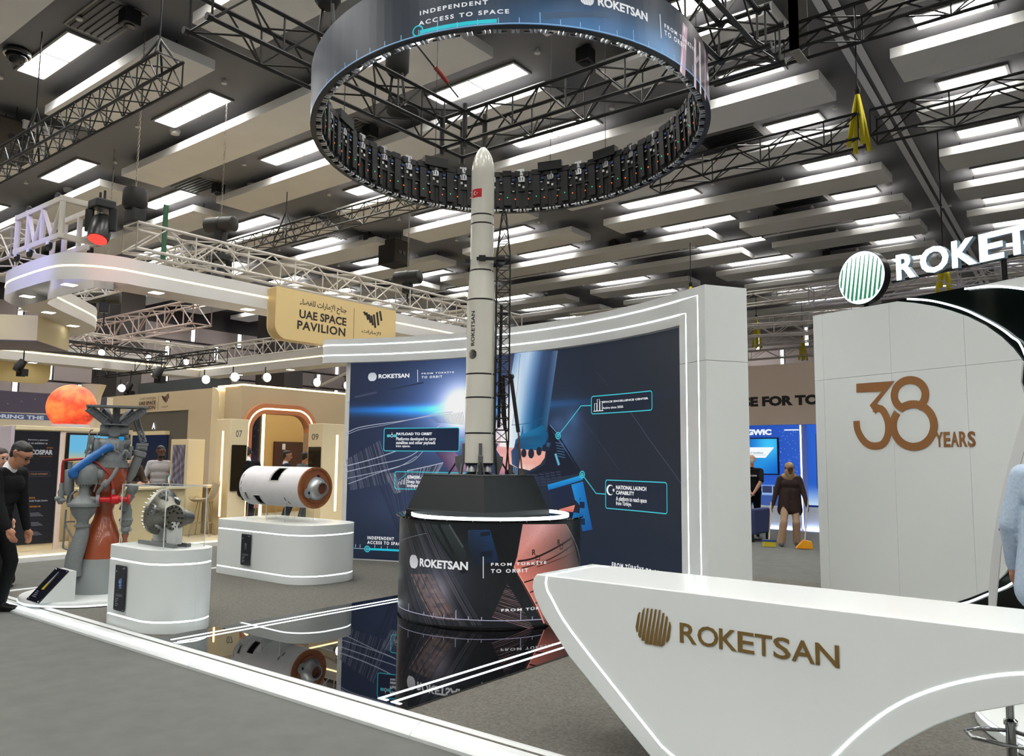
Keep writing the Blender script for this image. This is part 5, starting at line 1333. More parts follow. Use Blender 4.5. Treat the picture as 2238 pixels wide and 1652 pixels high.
# bright lamps
HOT = glow('lamp_white', (255, 252, 244), 40)
def lamp(x, y, z, lb, grp):
    t = thing('spot_lamp', lb, 'lamp', (x, y, z), grp)
    MB().lathe([(.05, -.1), (.11, .0), (.12, .06)], 14, MX.Rotation(PI / 2, 3, 'Y'), (x, y, z)).build('housing', DARKMETAL, t, smooth=40)
    MB().lathe([(.105, .06), (.1, .075)], 14, MX.Rotation(PI / 2, 3, 'Y'), (x, y, z)).build('lens', HOT, t)
    MB().bar((x - .02, y, z + .02), (x - .02, y, z + .26), .015, 6).build('bracket', DARKMETAL, t)
for y, w_ in ((9.6, 'first'), (12.1, 'second'), (13.7, 'third'), (15.1, 'fourth')):
    lamp(-26.95, y, 5.02, w_ + ' glaring lamp from the left along the far header truss', 'lamps on the far header truss')

# banner kiosk with the lit red globe on top
t = thing('banner_kiosk', 'cream kiosk wall carrying a dark conference banner', 'kiosk', (-14.2, 5.7, .1))
MB().span((-14.4, 4.95, .1), (-13.9, 5.0, 2.07)).build('end_post', mat('lilac_lit_post', (196, 184, 190), .5), t)
MB().span((-14.4, 5.0, 2.01), (-13.88, 6.3, 2.08)).build('top_rail', CREAM, t, bevel=.01)
MB().span((-14.4, 5.0, .1), (-13.92, 5.68, 2.01)).build('wall', CREAM, t)
MB().span((-14.4, 5.68, .1), (-13.9, 5.76, 2.01)).build('post', mat('rose_post', (226, 206, 194), .4), t)
fb = PX(-13.9); bn = MB(); MB().span((-13.918, 5.01, .2), (-13.9, 5.67, 1.995)).build('banner', mat('banner_black', (20, 20, 28), .4), t)
def bt(body, a, b, z0, z1, c=(220, 220, 226), bold=.02): text(bn, body, (a, z0, b, z1), fb, .002, c, bold)
bt('Become a sponsor', 5.2, 5.5, 1.84, 1.87); bt('or an exhibitor at', 5.2, 5.49, 1.79, 1.82); bt('COSPAR', 5.25, 5.58, 1.62, 1.70, (236, 236, 240), .04); bt('2026', 5.48, 5.58, 1.72, 1.745, (190, 130, 60))
bt('46TH SCIENTIFIC ASSEMBLY', 5.38, 5.58, 1.585, 1.6, (170, 110, 60)); bn.line(arc(5.14, 1.66, .08, 60, 300), .008, fb, .002, (190, 140, 80)); bn.line(arc(5.17, 1.67, .07, 130, 330), .006, fb, .002, (130, 130, 180))
bn.line(rrect(5.08, 1.27, 5.56, 1.35, .03, 4), .006, fb, .002, (110, 96, 120), closed=True); bt('REGISTER YOUR INTEREST', 5.11, 5.53, 1.295, 1.325, (190, 140, 110))
bt('VENUE', 5.25, 5.36, .92, .945, (226, 150, 50), .03); bt('World Trade Centre', 5.25, 5.55, .87, .9); bt('TOGETHER WE', 5.25, 5.45, .78, .805, (226, 150, 50), .03)
for k in range(3):
    bn.line(rrect(5.2, .3 + k * .15, 5.58, .43 + k * .15, .01, 2), .004, fb, .002, (70, 70, 86), closed=True)
    for j in range(3): bn.flat([(5.24, .34 + k * .15 + j * .022), (5.5 - .03 * j, .34 + k * .15 + j * .022), (5.5 - .03 * j, .35 + k * .15 + j * .022), (5.24, .35 + k * .15 + j * .022)], fb, .002, (150, 150, 160))
bn.build('banner_print', vcol_screen('banner_print_mat', .35), t)
gm = bpy.data.materials.new('lit_red_planet'); gm.use_nodes = True; nt = gm.node_tree; b_ = nt.nodes['Principled BSDF']
no = nt.nodes.new('ShaderNodeTexNoise'); no.inputs['Scale'].default_value = 3.2; no.inputs['Detail'].default_value = 9; no.inputs['Roughness'].default_value = .62
cr = nt.nodes.new('ShaderNodeValToRGB'); e_ = cr.color_ramp.elements; e_[0].position = .32; e_[0].color = lin((150, 40, 20)) + (1,); e_[1].position = .62; e_[1].color = lin((255, 128, 66)) + (1,)
el = cr.color_ramp.elements.new(.45); el.color = lin((246, 78, 44)) + (1,)
tcn = nt.nodes.new('ShaderNodeTexCoord'); nt.links.new(tcn.outputs['Object'], no.inputs['Vector']); nt.links.new(no.outputs['Fac'], cr.inputs[0]); nt.links.new(cr.outputs[0], b_.inputs['Emission Color']); nt.links.new(cr.outputs[0], b_.inputs['Base Color']); b_.inputs['Emission Strength'].default_value = .62
t = thing('lit_globe', 'glowing red orange planet globe on top of the banner kiosk', 'globe', (-14.2, 5.95, 2.08))
MB().ball((-14.2, 5.95, 2.43), .385, 40, 24).build('globe', gm, t, smooth=True)
MB().lathe([(.3, 2.08), (.3, 2.12), (.26, 2.14)], 32, o=(-14.2, 5.95, 0)).build('ring_base', WHITE_M, t, smooth=40)
# cream wall with a wall screen behind the engine
t = thing('screen_wall', 'cream wall with a large wall screen behind the engine model', 'wall', (-15, 7.3, .1))
MB().span((-15.15, 6.0, .1), (-15.0, 7.42, 2.1)).build('wall', CREAM, t)
MB().span((-15.0, 6.22, 1.35), (-14.95, 7.36, 2.02)).build('screen_frame', BLACK, t, bevel=.01)
mb = MB(); field(mb, PX(-14.95), 6.27, 7.31, 1.39, 1.98, 20, 16, lambda y, z: mixc(mixc((60, 80, 100), (220, 190, 120), (z - 1.39) / .15), (110, 190, 230), (z - 1.5) / .2) if y < 6.9 or z < 1.6 else (30, 150, 220), .002)
mb.build('picture', vcol_screen('wall_screen', .7), t)
MB().lathe([(.14, .1), (.14, 2.6), (.16, 2.85), (.24, 3.1)], 24, o=(-17.2, 7.62, 0)).build('flared_pillar', CREAM, t, smooth=40)
# far dark display boards at the extreme left
t = thing('exhibit_board', 'dark purple exhibit board with white lettering at the far left', 'display board', (-22, 7.5, .1))
fx = PX(-20.0)
MB().span((-20.1, 5.5, .1), (-20.0, 9.35, 3.05)).build('board', mat('cream_board', (222, 212, 186), .5), t)
mb = MB(); mb.flat([(5.5, 2.55), (9.2, 2.6), (9.2, 3.05), (5.5, 3.05)], fx, .003, (92, 82, 96)); text(mb, 'EXPLORING THE', (6.3, 2.43, 7.78, 2.52), fx, .004, (220, 226, 240), .04)
mb.flat([(5.5, 2.4), (8.8, 2.43), (8.8, 2.55), (5.5, 2.55)], fx, .0028, (90, 100, 130)); mb.flat([(5.5, .3), (8.3, .3), (8.3, 1.85), (5.5, 1.85)], fx, .003, (24, 24, 40)); mb.flat([(7.0, 2.12), (7.45, 2.12), (7.45, 2.24), (7.0, 2.24)], fx, .004, (210, 40, 40))
for k in range(26): mb.flat(rrect(5.6 + (k % 13) * .28, 2.7 + (k * 37 % 30) / 100, 5.612 + (k % 13) * .28, 2.712 + (k * 37 % 30) / 100, .001, 1), fx, .004, (200, 200, 220))
mb.build('board_print', vcol_screen('board_print_mat', .45), t)
# wall with the A bay
t = thing('bay_wall', 'beige and dark grey pavilion wall lettered A with a night-sky picture', 'wall', (-20, 10.8, .1))
fy = PY(10.71)
MB().span((-24.2, 10.72, 2.79), (-18.86, 10.9, 3.3)).build('sign_band', BEIGE, t)
MB().span((-18.86, 10.72, .1), (-17.62, 10.9, 3.3)).build('beige_panel', BEIGE, t)
MB().prism([(-17.62, .1), (-17.3, .1), (-17.3, 3.0), (-17.36, 3.2), (-17.5, 3.28), (-17.62, 3.3)], fy, -.2, .1).build('curved_edge', CREAM, t, smooth=40)
MB().span((-17.3, 10.76, .1), (-16.67, 10.9, 3.3)).build('beige_panel', BEIGE, t)
MB().span((-24.2, 10.74, .1), (-18.86, 10.9, 2.785)).build('dark_panel', mat('warm_dark_grey', (84, 80, 74), .6), t)
mb = MB(); text(mb, AR1, (-21.38, 3.12, -20.5, 3.2), fy, .002); text(mb, 'UAE SPACE', (-21.4, 2.99, -20.5, 3.09), fy, .002, bold=.03); text(mb, 'PAVILION', (-21.42, 2.86, -20.52, 2.96), fy, .002, bold=.03, spacing=1.1); mb.prism([(-20.37, 2.84), (-20.36, 2.84), (-20.36, 3.22), (-20.37, 3.22)], fy, 0, .002)
logo_bars(mb, fy, -20.22, 2.98, .38, .28, .001, .001); text(mb, AR2, (-20.2, 2.87, -19.86, 2.94), fy, .002); mb.build('lettering', mat('brown_ink', (70, 40, 34), .5), t)
mb = MB(); text(mb, 'A', (-20.62, 2.33, -20.45, 2.5), fy, .004, (240, 250, 255), .04); mb.build('letter', vcol_screen('lit_letter', 1.1), t)
MB().span((-22.2, 10.6, 2.17), (-19.75, 10.74, 2.27)).build('lintel', CREAM, t)
rnd = random.Random(2)
mb = MB(); field(mb, fy, -21.7, -19.78, .3, 2.17, 40, 40, lambda x, z: mixc((26, 26, 34), (22, 34, 62), (z - 1.0) / 1.0), .003)
for k in range(70):
    x, z = rnd.uniform(-21.6, -19.9), rnd.uniform(.9, 1.7); mb.flat(rrect(x, z, x + rnd.uniform(.01, .1), z + rnd.uniform(.005, .02), .001, 1), fy, .004, rnd.choice([(120, 120, 130), (90, 90, 100), (60, 60, 74)]))
mb.build('night_picture', vcol_screen('night_print', .6), t)
mb = MB(); field(mb, fy, -19.86, -19.26, .4, 1.5, 4, 24, lambda x, z: mixc(mixc((236, 250, 252), (80, 190, 240), (z - 1.0) / .12), (20, 90, 190), (z - 1.15) / .3), .02); mb.build('blue_light_box', vcol_screen('light_box', .8), t)
# wall with the arch
t = thing('arch_wall', 'beige pavilion wall with a glowing copper arch opening', 'wall', (-16.5, 12, .1))
fa = PX(-16.5)
ARO = rrect(10.74, -.6, 12.86, 2.9, .62, 8); ARI = rrect(10.97, -.6, 12.63, 2.66, .42, 8)
def ringfill(mb, O, I, fn, d0, d1):
    n = len(O); vs = [fn(x, y, d) for P_ in (O, I) for d in (d0, d1) for x, y in P_]
    fs = []
    for i in range(n):
        j = (i + 1) % n
        fs += [(n + i, n + j, 3 * n + j, 3 * n + i), (i, j, n + j, n + i), (3 * n + i, 3 * n + j, 2 * n + j, 2 * n + i), (2 * n + i, 2 * n + j, j, i)]
    return mb.add(vs, fs)
MB().span((-16.66, 10.71, .1), (-16.5, 10.97, 3.3)).build('wall_panel', BEIGE, t); MB().span((-16.66, 12.63, .1), (-16.5, 17.0, 3.3)).build('wall_panel', BEIGE, t)
MB().prism([(10.97, 2.3), (10.97, 3.3), (12.63, 3.3), (12.63, 2.3)] + [p for p in ARI if p[1] > 2.301][::1], fa, -.16, 0).build('lintel_panel', BEIGE, t)
ringfill(MB(), ARO, ARI, fa, -.16, .08).build('copper_arch', mat('copper_paint', (204, 132, 92), .4), t, smooth=40)
mid = rrect(10.855, -.6, 12.745, 2.78, .52, 8)
MB().line([p for p in mid[9:] ] if False else mid, .04, fa, .083, closed=True).build('led_line', LEDW, t)
MB().span((-16.7, 10.72, 3.3), (-16.52, 17.0, 3.34)).build('led_line', LEDW, t); MB().span((-17.6, 10.74, 3.3), (-16.5, 10.9, 3.34)).build('led_line', LEDW, t)
# room seen through the arch
t = thing('inner_room', 'gold lit inner room with a starry sky print seen through the arch', 'room', (-18.5, 12, .1))
MB().span((-18.9, 10.95, .1), (-18.8, 14.6, 3.0)).build('back_wall', mat('gold_wall', (190, 158, 100), .5), t)
mb = MB(); fi = PX(-18.0)
MB().span((-18.1, 11.2, .1), (-18.0, 12.3, 2.85)).build('print_panel', BLACK, t)
def star(y, z):
    c = mixc((40, 22, 60), (14, 14, 26), (z - .9) / .9); k = gauss(y, z, 11.9, 1.25, .5, .3); return tuple(c[i] + k * (90, 40, 80)[i] for i in range(3)) if z > .9 else (190, 130, 120)
field(mb, fi, 11.2, 12.28, .3, 2.82, 24, 40, star, .002)
for k in range(60): y, z = rnd.uniform(11.3, 12.25), rnd.uniform(1.1, 2.7); mb.flat(rrect(y, z, y + .012, z + .012, .001, 1), fi, .004, (170, 150, 190))
mb.build('starry_print', vcol_screen('starry_print', .6), t)
MB().span((-17.98, 12.3, .1), (-17.94, 12.36, 2.85)).build('led_line', LEDW, t)
MB().span((-18.8, 13.25, .9), (-18.74, 14.2, 2.05)).build('brown_cabinet', mat('dark_walnut', (66, 40, 30), .5), t); MB().span((-18.74, 13.5, 1.83), (-18.73, 13.6, 1.99)).build('notice', WHITE_M, t)
# lit towers and poster frame
def tower(lb, x0, y0, x1, y1, ledface):
    t = thing('lit_tower', lb, 'tower', (x0, y0, .1))
    MB().span((x0, y0, .1), (x1, y1, 2.36)).build('body', CREAM, t, bevel=.01)
    if ledface == 'y':
        MB().line([((x0 + x1) / 2, .45), ((x0 + x1) / 2, 2.12)], .06, PY(y0), .004).build('led_line', LEDW, t); f_ = PX(x1); a0, a1 = y0 + .04, y1 - .04
    else:
        MB().line([((y0 + y1) / 2 + .05, .45), ((y0 + y1) / 2 + .05, 2.12)], .06, PX(x1), .004).build('led_line', LEDW, t); f_ = PY(y0); a0, a1 = x0 + .04, x1 - .04
    MB().prism(rrect(a0, .95, a1, 1.85, .01), f_, 0, .02).build('screen', mat('dark_screen', (40, 34, 24), .08), t)
    mb = MB(); text(mb, '07' if ledface == 'y' else '09', (a0 + .08, 2.0, a1 - .1, 2.14), f_, .002); mb.build('number', mat('grey_ink', (120, 110, 96), .5), t)
tower('cream tower with a tall glowing line on the left of the arch', -14.4, 8.8, -13.9, 9.2, 'y')
tower('cream tower with a tall glowing line on the right of the arch', -14.4, 11.05, -13.9, 11.75, 'x')
t = thing('poster_stand', 'cream upright frame holding a grey aerial photograph', 'display stand', (-14.7, 8.3, .1))
MB().span((-15.1, 8.25, .1), (-14.45, 8.6, 1.95)).build('frame', CREAM, t, bevel=.01)
mb = MB(); fp = PY(8.25); field(mb, fp, -15.02, -14.55, .62, 1.84, 24, 60, lambda x, z: (lambda k: (110 + 40 * k, 104 + 36 * k, 112 + 40 * k))(math.sin(x * 31 + 3 * math.sin(z * 7)) * math.sin(z * 23 + x * 9)), .003)
for k in range(5): mb.line([(-14.98 + k * .1, .64), (-14.96 + k * .1 + .06 * math.sin(k), 1.2), (-14.94 + k * .09, 1.8)], .02, fp, .004, (90, 66, 60) if k % 2 else (70, 72, 84))
mb.build('aerial_print', vcol_screen('aerial_print', .55), t)
# reception desk of the pavilion and bar stools
t = thing('pavilion_desk', 'long cream desk where two people lean on the pavilion edge', 'desk', (-13.8, 7, .1))
MB().span((-14.1, 6.0, .1), (-13.62, 7.75, 1.03)).build('front', mat('cream_desk', (208, 190, 150), .5), t)
MB().span((-14.15, 5.95, 1.03), (-13.56, 7.8, 1.07)).build('top', CREAM, t, bevel=.005)
t = thing('high_table', 'cream high table beside the lit tower', 'table', (-14.6, 9.0, .1))
MB().span((-15.0, 8.75, .1), (-14.55, 9.2, 1.0)).build('pedestal', MATS['cream_desk'], t); MB().span((-15.1, 8.65, 1.0), (-14.42, 9.3, 1.04)).build('top', CREAM, t, bevel=.005)
def stool(x, y, face, lb):
    t = thing('bar_stool', lb, 'bar stool', (x, y, .1)); d = V((math.cos(face), math.sin(face), 0)); s_ = V((-d.y, d.x, 0)); SH = mat('stool_beige', (186, 166, 136), .5)
    prof = [(.2, .80), (.17, .77), (.0, .765), (-.15, .78), (-.21, .86), (-.25, 1.0), (-.27, 1.1)]; sp = spline(prof, 3); vs = []; nn = len(sp)
    for side in range(9):
        a = -1 + side / 4
        for (u, z) in sp: vs.append(V((x, y, .0)) + d * (u + .05 * a * a * (u < 0)) + s_ * (a * .21) + V((0, 0, z + .05 * a * a)))
    fs = [(i * nn + j, (i + 1) * nn + j, (i + 1) * nn + j + 1, i * nn + j + 1) for i in range(8) for j in range(nn - 1)]
    o = MB().add(vs, fs).build('shell_seat', SH, t, smooth=True); m_ = o.modifiers.new('thick', 'SOLIDIFY'); m_.thickness = .02
    for a in (-1, 1):
        for b in (-1, 1):
            MB().bar(V((x, y, .76)) + d * (b * .08) + s_ * (a * .08), V((x, y, .1)) + d * (b * .19) + s_ * (a * .19), .009, 6).build('leg', mat('stool_leg', (170, 160, 140), .4, .3), t)
    q = [V((x, y, .35)) + d * (b * .153) + s_ * (a * .153) for a, b in ((-1, -1), (-1, 1), (1, 1), (1, -1))]
    MB().tube(q, .007, 6, closed=True).build('footrest', MATS['stool_leg'], t)
stool(-14.15, 8.45, -2.4, 'beige shell bar stool beside the lit tower left of the arch')
stool(-14.0, 9.6, 2.8, 'beige shell bar stool behind the rocket tank')
stool(-13.9, 12.2, -2.6, 'beige shell bar stool between the right tower and the LED wall')
t = thing('potted_plant', 'leafy green plant behind the acrylic case', 'plant', (-14.9, 8.0, .1))
MB().lathe([(.14, .1), (.18, .5), (.16, .5), (.15, .46)], 16, o=(-14.9, 7.95, 0)).build('pot', WHITE_M, t, smooth=40)
mb = MB(); rnd = random.Random(4); LEAF = mat('leaf_green', (52, 78, 44), .5)
for k in range(46):
    a = rnd.uniform(0, 6.28); el = rnd.uniform(.2, 1.4); L_ = rnd.uniform(.3, .62); p0 = V((-14.9, 7.95, .48)); d = V((math.cos(a) * math.cos(el), math.sin(a) * math.cos(el), math.sin(el)))
    p1 = p0 + d * L_ * .6; p2 = p0 + d * L_ + V((0, 0, -.08)); s_ = d.cross(V((0, 0, 1))).normalized() * .045
    mb.add([p0, p1 + s_, p2, p1 - s_], [(0, 1, 2, 3)])
mb.build('leaves', LEAF, t, kind='stuff')
# bare lamps on top of the pavilion walls, black barn-door lights over the left
for (x, y), w_ in zip(((-24.1, 10.8), (-22.9, 10.9), (-18.4, 10.85), (-17.2, 10.9), (-16.6, 11.4), (-16.6, 12.9), (-16.6, 13.9)), ('first', 'second', 'third', 'fourth', 'fifth', 'sixth', 'seventh')):
    lamp(x, y, 3.55, w_ + ' glaring lamp from the left on top of the beige pavilion walls', 'lamps on the pavilion walls')
for x, y, z, lb in ((-24.5, 8.9, 4.05, 'black barn-door light hanging left of the red globe'), (-22.0, 11.6, 3.95, 'black barn-door light hanging above the beige wall'), (-25.0, 12.2, 3.7, 'black barn-door light by the end of the cream hanging sign')):
    t = thing('barn_door_light', lb, 'stage light', (x, y, z))
    MB().lathe([(.1, 0), (.13, .2), (.1, .34)], 12, MX.Rotation(2.6, 3, 'X'), (x, y, z + .2)).build('housing', BLACK, t, smooth=40)
    for a in (-1, 1): MB().box((x + a * .14, y, z - .14), (.02, .22, .2), .4 * a).build('barn_door', BLACK, t)
    MB().bar((x, y, z + .2), (x, y, z + .62), .02, 6).build('stem', BLACK, t)
o = truss('box_truss', 'black truss behind the cream hanging sign on the left', (-30, 13.5, 4.5), (-22, 13.5, 4.5), .4, .4, .5, BK, fine=False)
truss('box_truss', 'black truss over the barn-door lights at the far left', (-24.5, 4.5, 4.6), (-24.5, 13, 4.6), .35, .35, .5, BK, fine=False)
for x, y, w_, lb in ((-33, 15.5, 2.2, 'dark grey column rising behind the red globe'), (-31, 22, 2.2, 'dark grey column behind the beige pavilion wall')):
    o = MB().span((x - w_ / 2, y - .5, 0), (x + w_ / 2, y + .5, CZ)).build('column', mat('column_grey', (70, 66, 66), .7)); o['kind'] = 'structure'
o = MB().span((-26.5, 13.2, 0), (-22.5, 14.2, 4.05)).build('dark_box', mat('box_petrol', (58, 66, 72), .6)); o['label'] = 'dark petrol partition block rising behind the beige pavilion wall'; o['category'] = 'partition'; o.name = 'partition_block'
t = thing('diagonal_cable', 'pair of grey cables slanting down from the far header truss', 'cable', (-15, 14, 3.5))
MB().bar((-15.3, 15.6, 5.0), (-17.2, 13.4, 3.5), .03, 6).build('cable', mat('cable_grey', (110, 106, 98), .6), t)
MB().bar((-15.2, 15.6, 5.0), (-17.1, 13.4, 3.5), .02, 6).build('cable', MATS['cable_grey'], t)
# ------------------------------------------------------------------ stands seen through the passage at the right
t = thing('blue_booth', 'blue lit exhibition booth with a beige fascia seen through the passage', 'booth', (-7, 19.5, 0))
g_ = PY(19.5)
MB().span((-12, 19.3, 2.53), (-3, 19.7, 4.02)).build('fascia', mat('fascia_taupe', (208, 190, 176), .6), t)
mb = MB(); text(mb, 'SE FOR TO', ((-7.704, 3.103)[0], (-6.822, 2.992)[1], (-5.833, 3.035)[0], (-6.816, 3.240)[1]), PY(19.3), .002, bold=.06); mb.build('lettering', mat('fascia_ink', (20, 18, 18), .5), t)
MB().span((-12, 19.51, 0), (-3, 19.7, 2.53)).build('back_wall', mat('booth_blue', (40, 70, 150), .5), t)
mb = MB(); rnd = random.Random(9)
field(mb, g_, -9.0, -4.0, .6, 2.53, 30, 20, lambda x, z: mixc(mixc((200, 225, 250), (40, 96, 200), (z - .6) / .5), mixc((26, 60, 160), (50, 110, 220), (x + 9) / 4), (z - .9) / .6), .002)
for k in range(70): x, z = rnd.uniform(-6.9, -6.3), rnd.uniform(1.2, 2.4); mb.flat(rrect(x, z, x + .014, z + .014, .001, 1), g_, .004, (150, 180, 230))
text(mb, 'GWIC', ((-7.702, 2.416)[0], (-7.373, 2.285)[1], (-7.068, 2.407)[0], (-7.370, 2.434)[1]), g_, .004, (236, 244, 255), .07); mb.flat([(-6.75, 2.39), (-6.32, 2.39), (-6.32, 2.42), (-6.75, 2.42)], g_, .004, (240, 248, 255))
for i in range(5): mb.flat([(-7.6 + i * .27, .86), (-7.36 + i * .27, .86), (-7.36 + i * .27, 1.02), (-7.6 + i * .27, 1.02)], g_, .004, (50, 60, 96)); mb.line([(-7.62 + i * .27, .84), (-7.34 + i * .27, .84), (-7.34 + i * .27, 1.04), (-7.62 + i * .27, 1.04)], .012, g_, .005, (180, 200, 230), closed=True)
mb.flat([(-7.6, .55), (-6.3, .55), (-6.3, .8), (-7.6, .8)], g_, .004, (60, 90, 160)); mb.flat([(-6.0, 1.0), (-4.5, 1.0), (-4.5, 2.3), (-6.0, 2.3)], g_, .004, (26, 70, 130)); mb.flat([(-5.95, 1.3), (-4.5, 1.3), (-4.5, 2.0), (-5.78, 2.0)], g_, .005, (20, 44, 120))
mb.build('wall_print', vcol_screen('booth_print', .75), t)
MB().span((-12, 19.2, 0), (-3, 19.5, .55)).build('counter_base', mat('booth_white', (220, 228, 240), .4), t)
BLED = glow('blue_white_led', (190, 205, 255), 5)
for x in (-6.24, -4.4): MB().span((x - .035, 19.15, .0), (x + .035, 19.5, 2.53)).build('light_post', mat('post_bluewhite', (190, 200, 235), .4), t); MB().line([(x, .05), (x, 2.5)], .03, PY(19.15), .002).build('led_line', BLED, t)
MB().span((-6.2, 19.1, .02), (-3, 19.2, .06)).build('led_line', BLED, t); MB().span((-12, 19.15, .02), (-6.3, 19.2, .05)).build('led_line', BLED, t)
t = thing('wall_television', 'flat television with a blue satellite slide on the booth wall', 'television', (-7.3, 19.45, 1.3))
MB().span((-8.1, 19.42, 1.3), (-6.88, 19.498, 2.22)).build('case', BLACK, t, bevel=.01)
mb = MB(); fT = PY(19.42); field(mb, fT, -8.07, -6.91, 1.33, 2.19, 16, 16, lambda x, z: mixc((10, 90, 190), (60, 190, 240), gauss(x, z, -7.1, 2.05, .4, .4) + .4 * gauss(x, z, -7.5, 1.5, .4, .3)), .002)
mb.flat([(-8.07, 1.72), (-7.2, 1.72), (-6.98, 1.98), (-8.07, 1.98)], fT, .003, (236, 242, 248)); text(mb, 'Neo-3 Satellites', (-7.72, 1.82, -7.26, 1.87), fT, .004, (110, 130, 150)); mb.line([(-7.72, 1.79), (-7.2, 1.79)], .008, fT, .004, (150, 170, 190))
mb.build('picture', vcol_screen('tv_picture', .85), t)
t = thing('armchair', 'dark blue upholstered armchair in front of the man in the passage', 'armchair', (-6.2, 16.2, 0))
AC = cloth_mat('chair_blue', (62, 70, 108)); AD = cloth_mat('chair_dark', (26, 28, 36))
MB().span((-6.9, 15.85, .15), (-6.2, 16.6, .42)).build('seat', AD, t, bevel=.03)
MB().span((-6.28, 15.8, .15), (-6.1, 16.65, .66)).build('armrest', AC, t, bevel=.03); MB().span((-7.0, 15.8, .15), (-6.82, 16.65, .66)).build('armrest', AC, t, bevel=.03)
MB().span((-6.95, 15.7, .15), (-6.3, 15.92, .86)).build('backrest', AD, t, bevel=.04)
for x in (-6.9, -6.16):
    for y in (15.8, 16.58): MB().bar((x, y, .16), (x, y, 0), .025, 8).build('leg', BLACK, t)
# white trusses beyond the passage and behind the roof sign
for y, z, H_, x0, x1, lb in ((24.0, 6.55, .38, -16, 2, 'nearest of the white trusses beyond the passage'), (29.5, 6.75, .38, -18, 2, 'second white truss beyond the passage'), (33.0, 6.6, .42, -18, -6.9, 'third white truss beyond the passage, ending in mid view'), (37.5, 6.6, .42, -22, 4, 'farthest white truss beyond the passage')):
    truss('box_truss', lb, (x0, y, z), (x1, y, z), H_, .4, .75, mat('far_truss_white', (206, 200, 194), .5), fine=False)
truss('box_truss', 'white truss behind the roof sign at the right edge', (-6.0, 19.5, 5.45), (2.0, 19.5, 5.45), .42, .42, .8, mat('lilac_truss_white', (190, 186, 198), .5))
sling_yellow(-3.1, 19.5, 5.4, 6.1, CZ, 'yellow sling on the white truss behind the roof sign')
sling_yellow(-12.5, 33.0, 6.5, 7.8, CZ, 'yellow sling on the white trusses left in the passage')
sling_yellow(-12.0, 37.5, 6.4, 7.5, CZ, 'yellow sling hanging low in the middle of the passage')
sling_yellow(-11.3, 24.0, 6.5, 7.4, CZ, 'yellow sling rising over the top edge of the LED wall')
truss('box_truss', 'thin white truss behind the curved LED wall', (-14, 22, 5.45), (-7, 24, 5.45), .35, .35, .5, MATS['far_truss_white'], fine=False)
o = MB().span((-14, 44.0, 3.6), (0, 44.1, 5.2)).build('far_partition', mat('partition_pale', (190, 186, 186), .7)); tag(o, 'pale partition under the far hall wall', 'partition')
# ------------------------------------------------------------------ rocket engine model
EB = V((-9.03, 4.2, .14)); ER = V((.41, .912, 0)).normalized(); EF = V((-.912, .41, 0)).normalized(); ES = .00502
def E(px, py, dy=0):                                     # engine drawing units: x to the right, y down from the base line 1303, dy towards the aisle
    return EB + ER * ((px - 212) * ES * .885) + V((0, 0, (1296 - py) * ES)) - EF * dy
eng = thing('engine_model', 'grey and orange rocket engine model with a blue pipe on a white round base', 'rocket engine', (EB.x, EB.y, SZ))
ORA = mat('orange_brown_lacquer', (150, 72, 40), .22, coat=.5); RED = mat('red_pipe_paint', (158, 40, 38), .3); BLU = mat('blue_pipe_paint', (34, 100, 170), .25)
def el(name, cx, pr, m=GREYP, dy=0, n=28, sm=40):        # pr: (half width, y) from bottom to top
    p0 = E(cx, 1296, dy); return MB().lathe([(r * ES * .885, (1296 - y) * ES) for r, y in pr], n, o=(p0.x, p0.y, EB.z)).build(name, m, eng, smooth=sm)
def ep(name, pts, r, m=GREYP, n=10, **k): return MB().tube(spline([tuple(E(*p)) for p in pts], 4) if len(pts) > 2 else [E(*p) for p in pts], r * ES, n).build(name, m, eng, smooth=40)
def ebolts(cx, y, r, k, dy=0, rr=1.6, m=ALU):
    mb = MB(); p0 = E(cx, y, dy)
    for i in range(k): a = 2 * PI * i / k; mb.bar(p0 + V((math.cos(a), math.sin(a), 0)) * r * ES * .885 + V((0, 0, -2 * ES)), p0 + V((math.cos(a), math.sin(a), 0)) * r * ES * .885 + V((0, 0, 3 * ES)), rr * ES, 6)
    mb.build('bolt_ring', m, eng)
dc = E(203, 1296, 0)
MB().lathe([(.71, SZ), (.725, SZ + .012), (.725, .125), (.715, .14)], 64, o=(dc.x, dc.y, 0)).build('base_disc', PLINTH, eng, smooth=40)
MB().lathe([(.728, .095), (.728, .107)], 64, o=(dc.x, dc.y, 0)).build('led_line', LED, eng, smooth=40)
el('nozzle_skirt', 212, [(66, 1303), (60, 1262), (50, 1224)], mat('skirt_grey', (136, 142, 142), .4))
el('nozzle_bell', 212, [(49, 1224), (46, 1205), (39, 1178), (30, 1155), (23, 1140), (20.5, 1130), (20, 1122), (25, 1106), (36, 1088), (44, 1072), (48, 1052), (48.5, 1036), (46, 1028)], ORA, sm=60)
ebolts(212, 1221, 46, 26, rr=.9)
el('injector_flange', 212, [(50, 1028), (50, 1018), (46, 1018), (46, 1013)])
ebolts(212, 1021, 48, 22)
el('injector_dome', 212, [(44, 1013), (42, 1002), (38, 992), (34, 975), (30, 968), (24, 964)])
for a in range(10):                                      # valve bodies crowding the head
    an = 2 * PI * a / 10 + .2; r0 = 34 + 5 * (a % 3); q = E(212, 1010 - 4 * (a % 4)) + V((math.cos(an), math.sin(an), 0)) * r0 * ES * .885
    MB().lathe([(.03, 0), (.036, .02), (.036, .07), (.024, .09), (.03, .1), (.03, .15 + .02 * (a % 3)), (.016, .18 + .02 * (a % 3))], 14, o=q).build('valve', GREYP, eng, smooth=40)
    MB().bar(q + V((0, 0, .12)), q + V((math.cos(an + 1.2), math.sin(an + 1.2), 0)) * .12 + V((0, 0, .05)), .012, 8).build('feed_line', GREYP, eng)
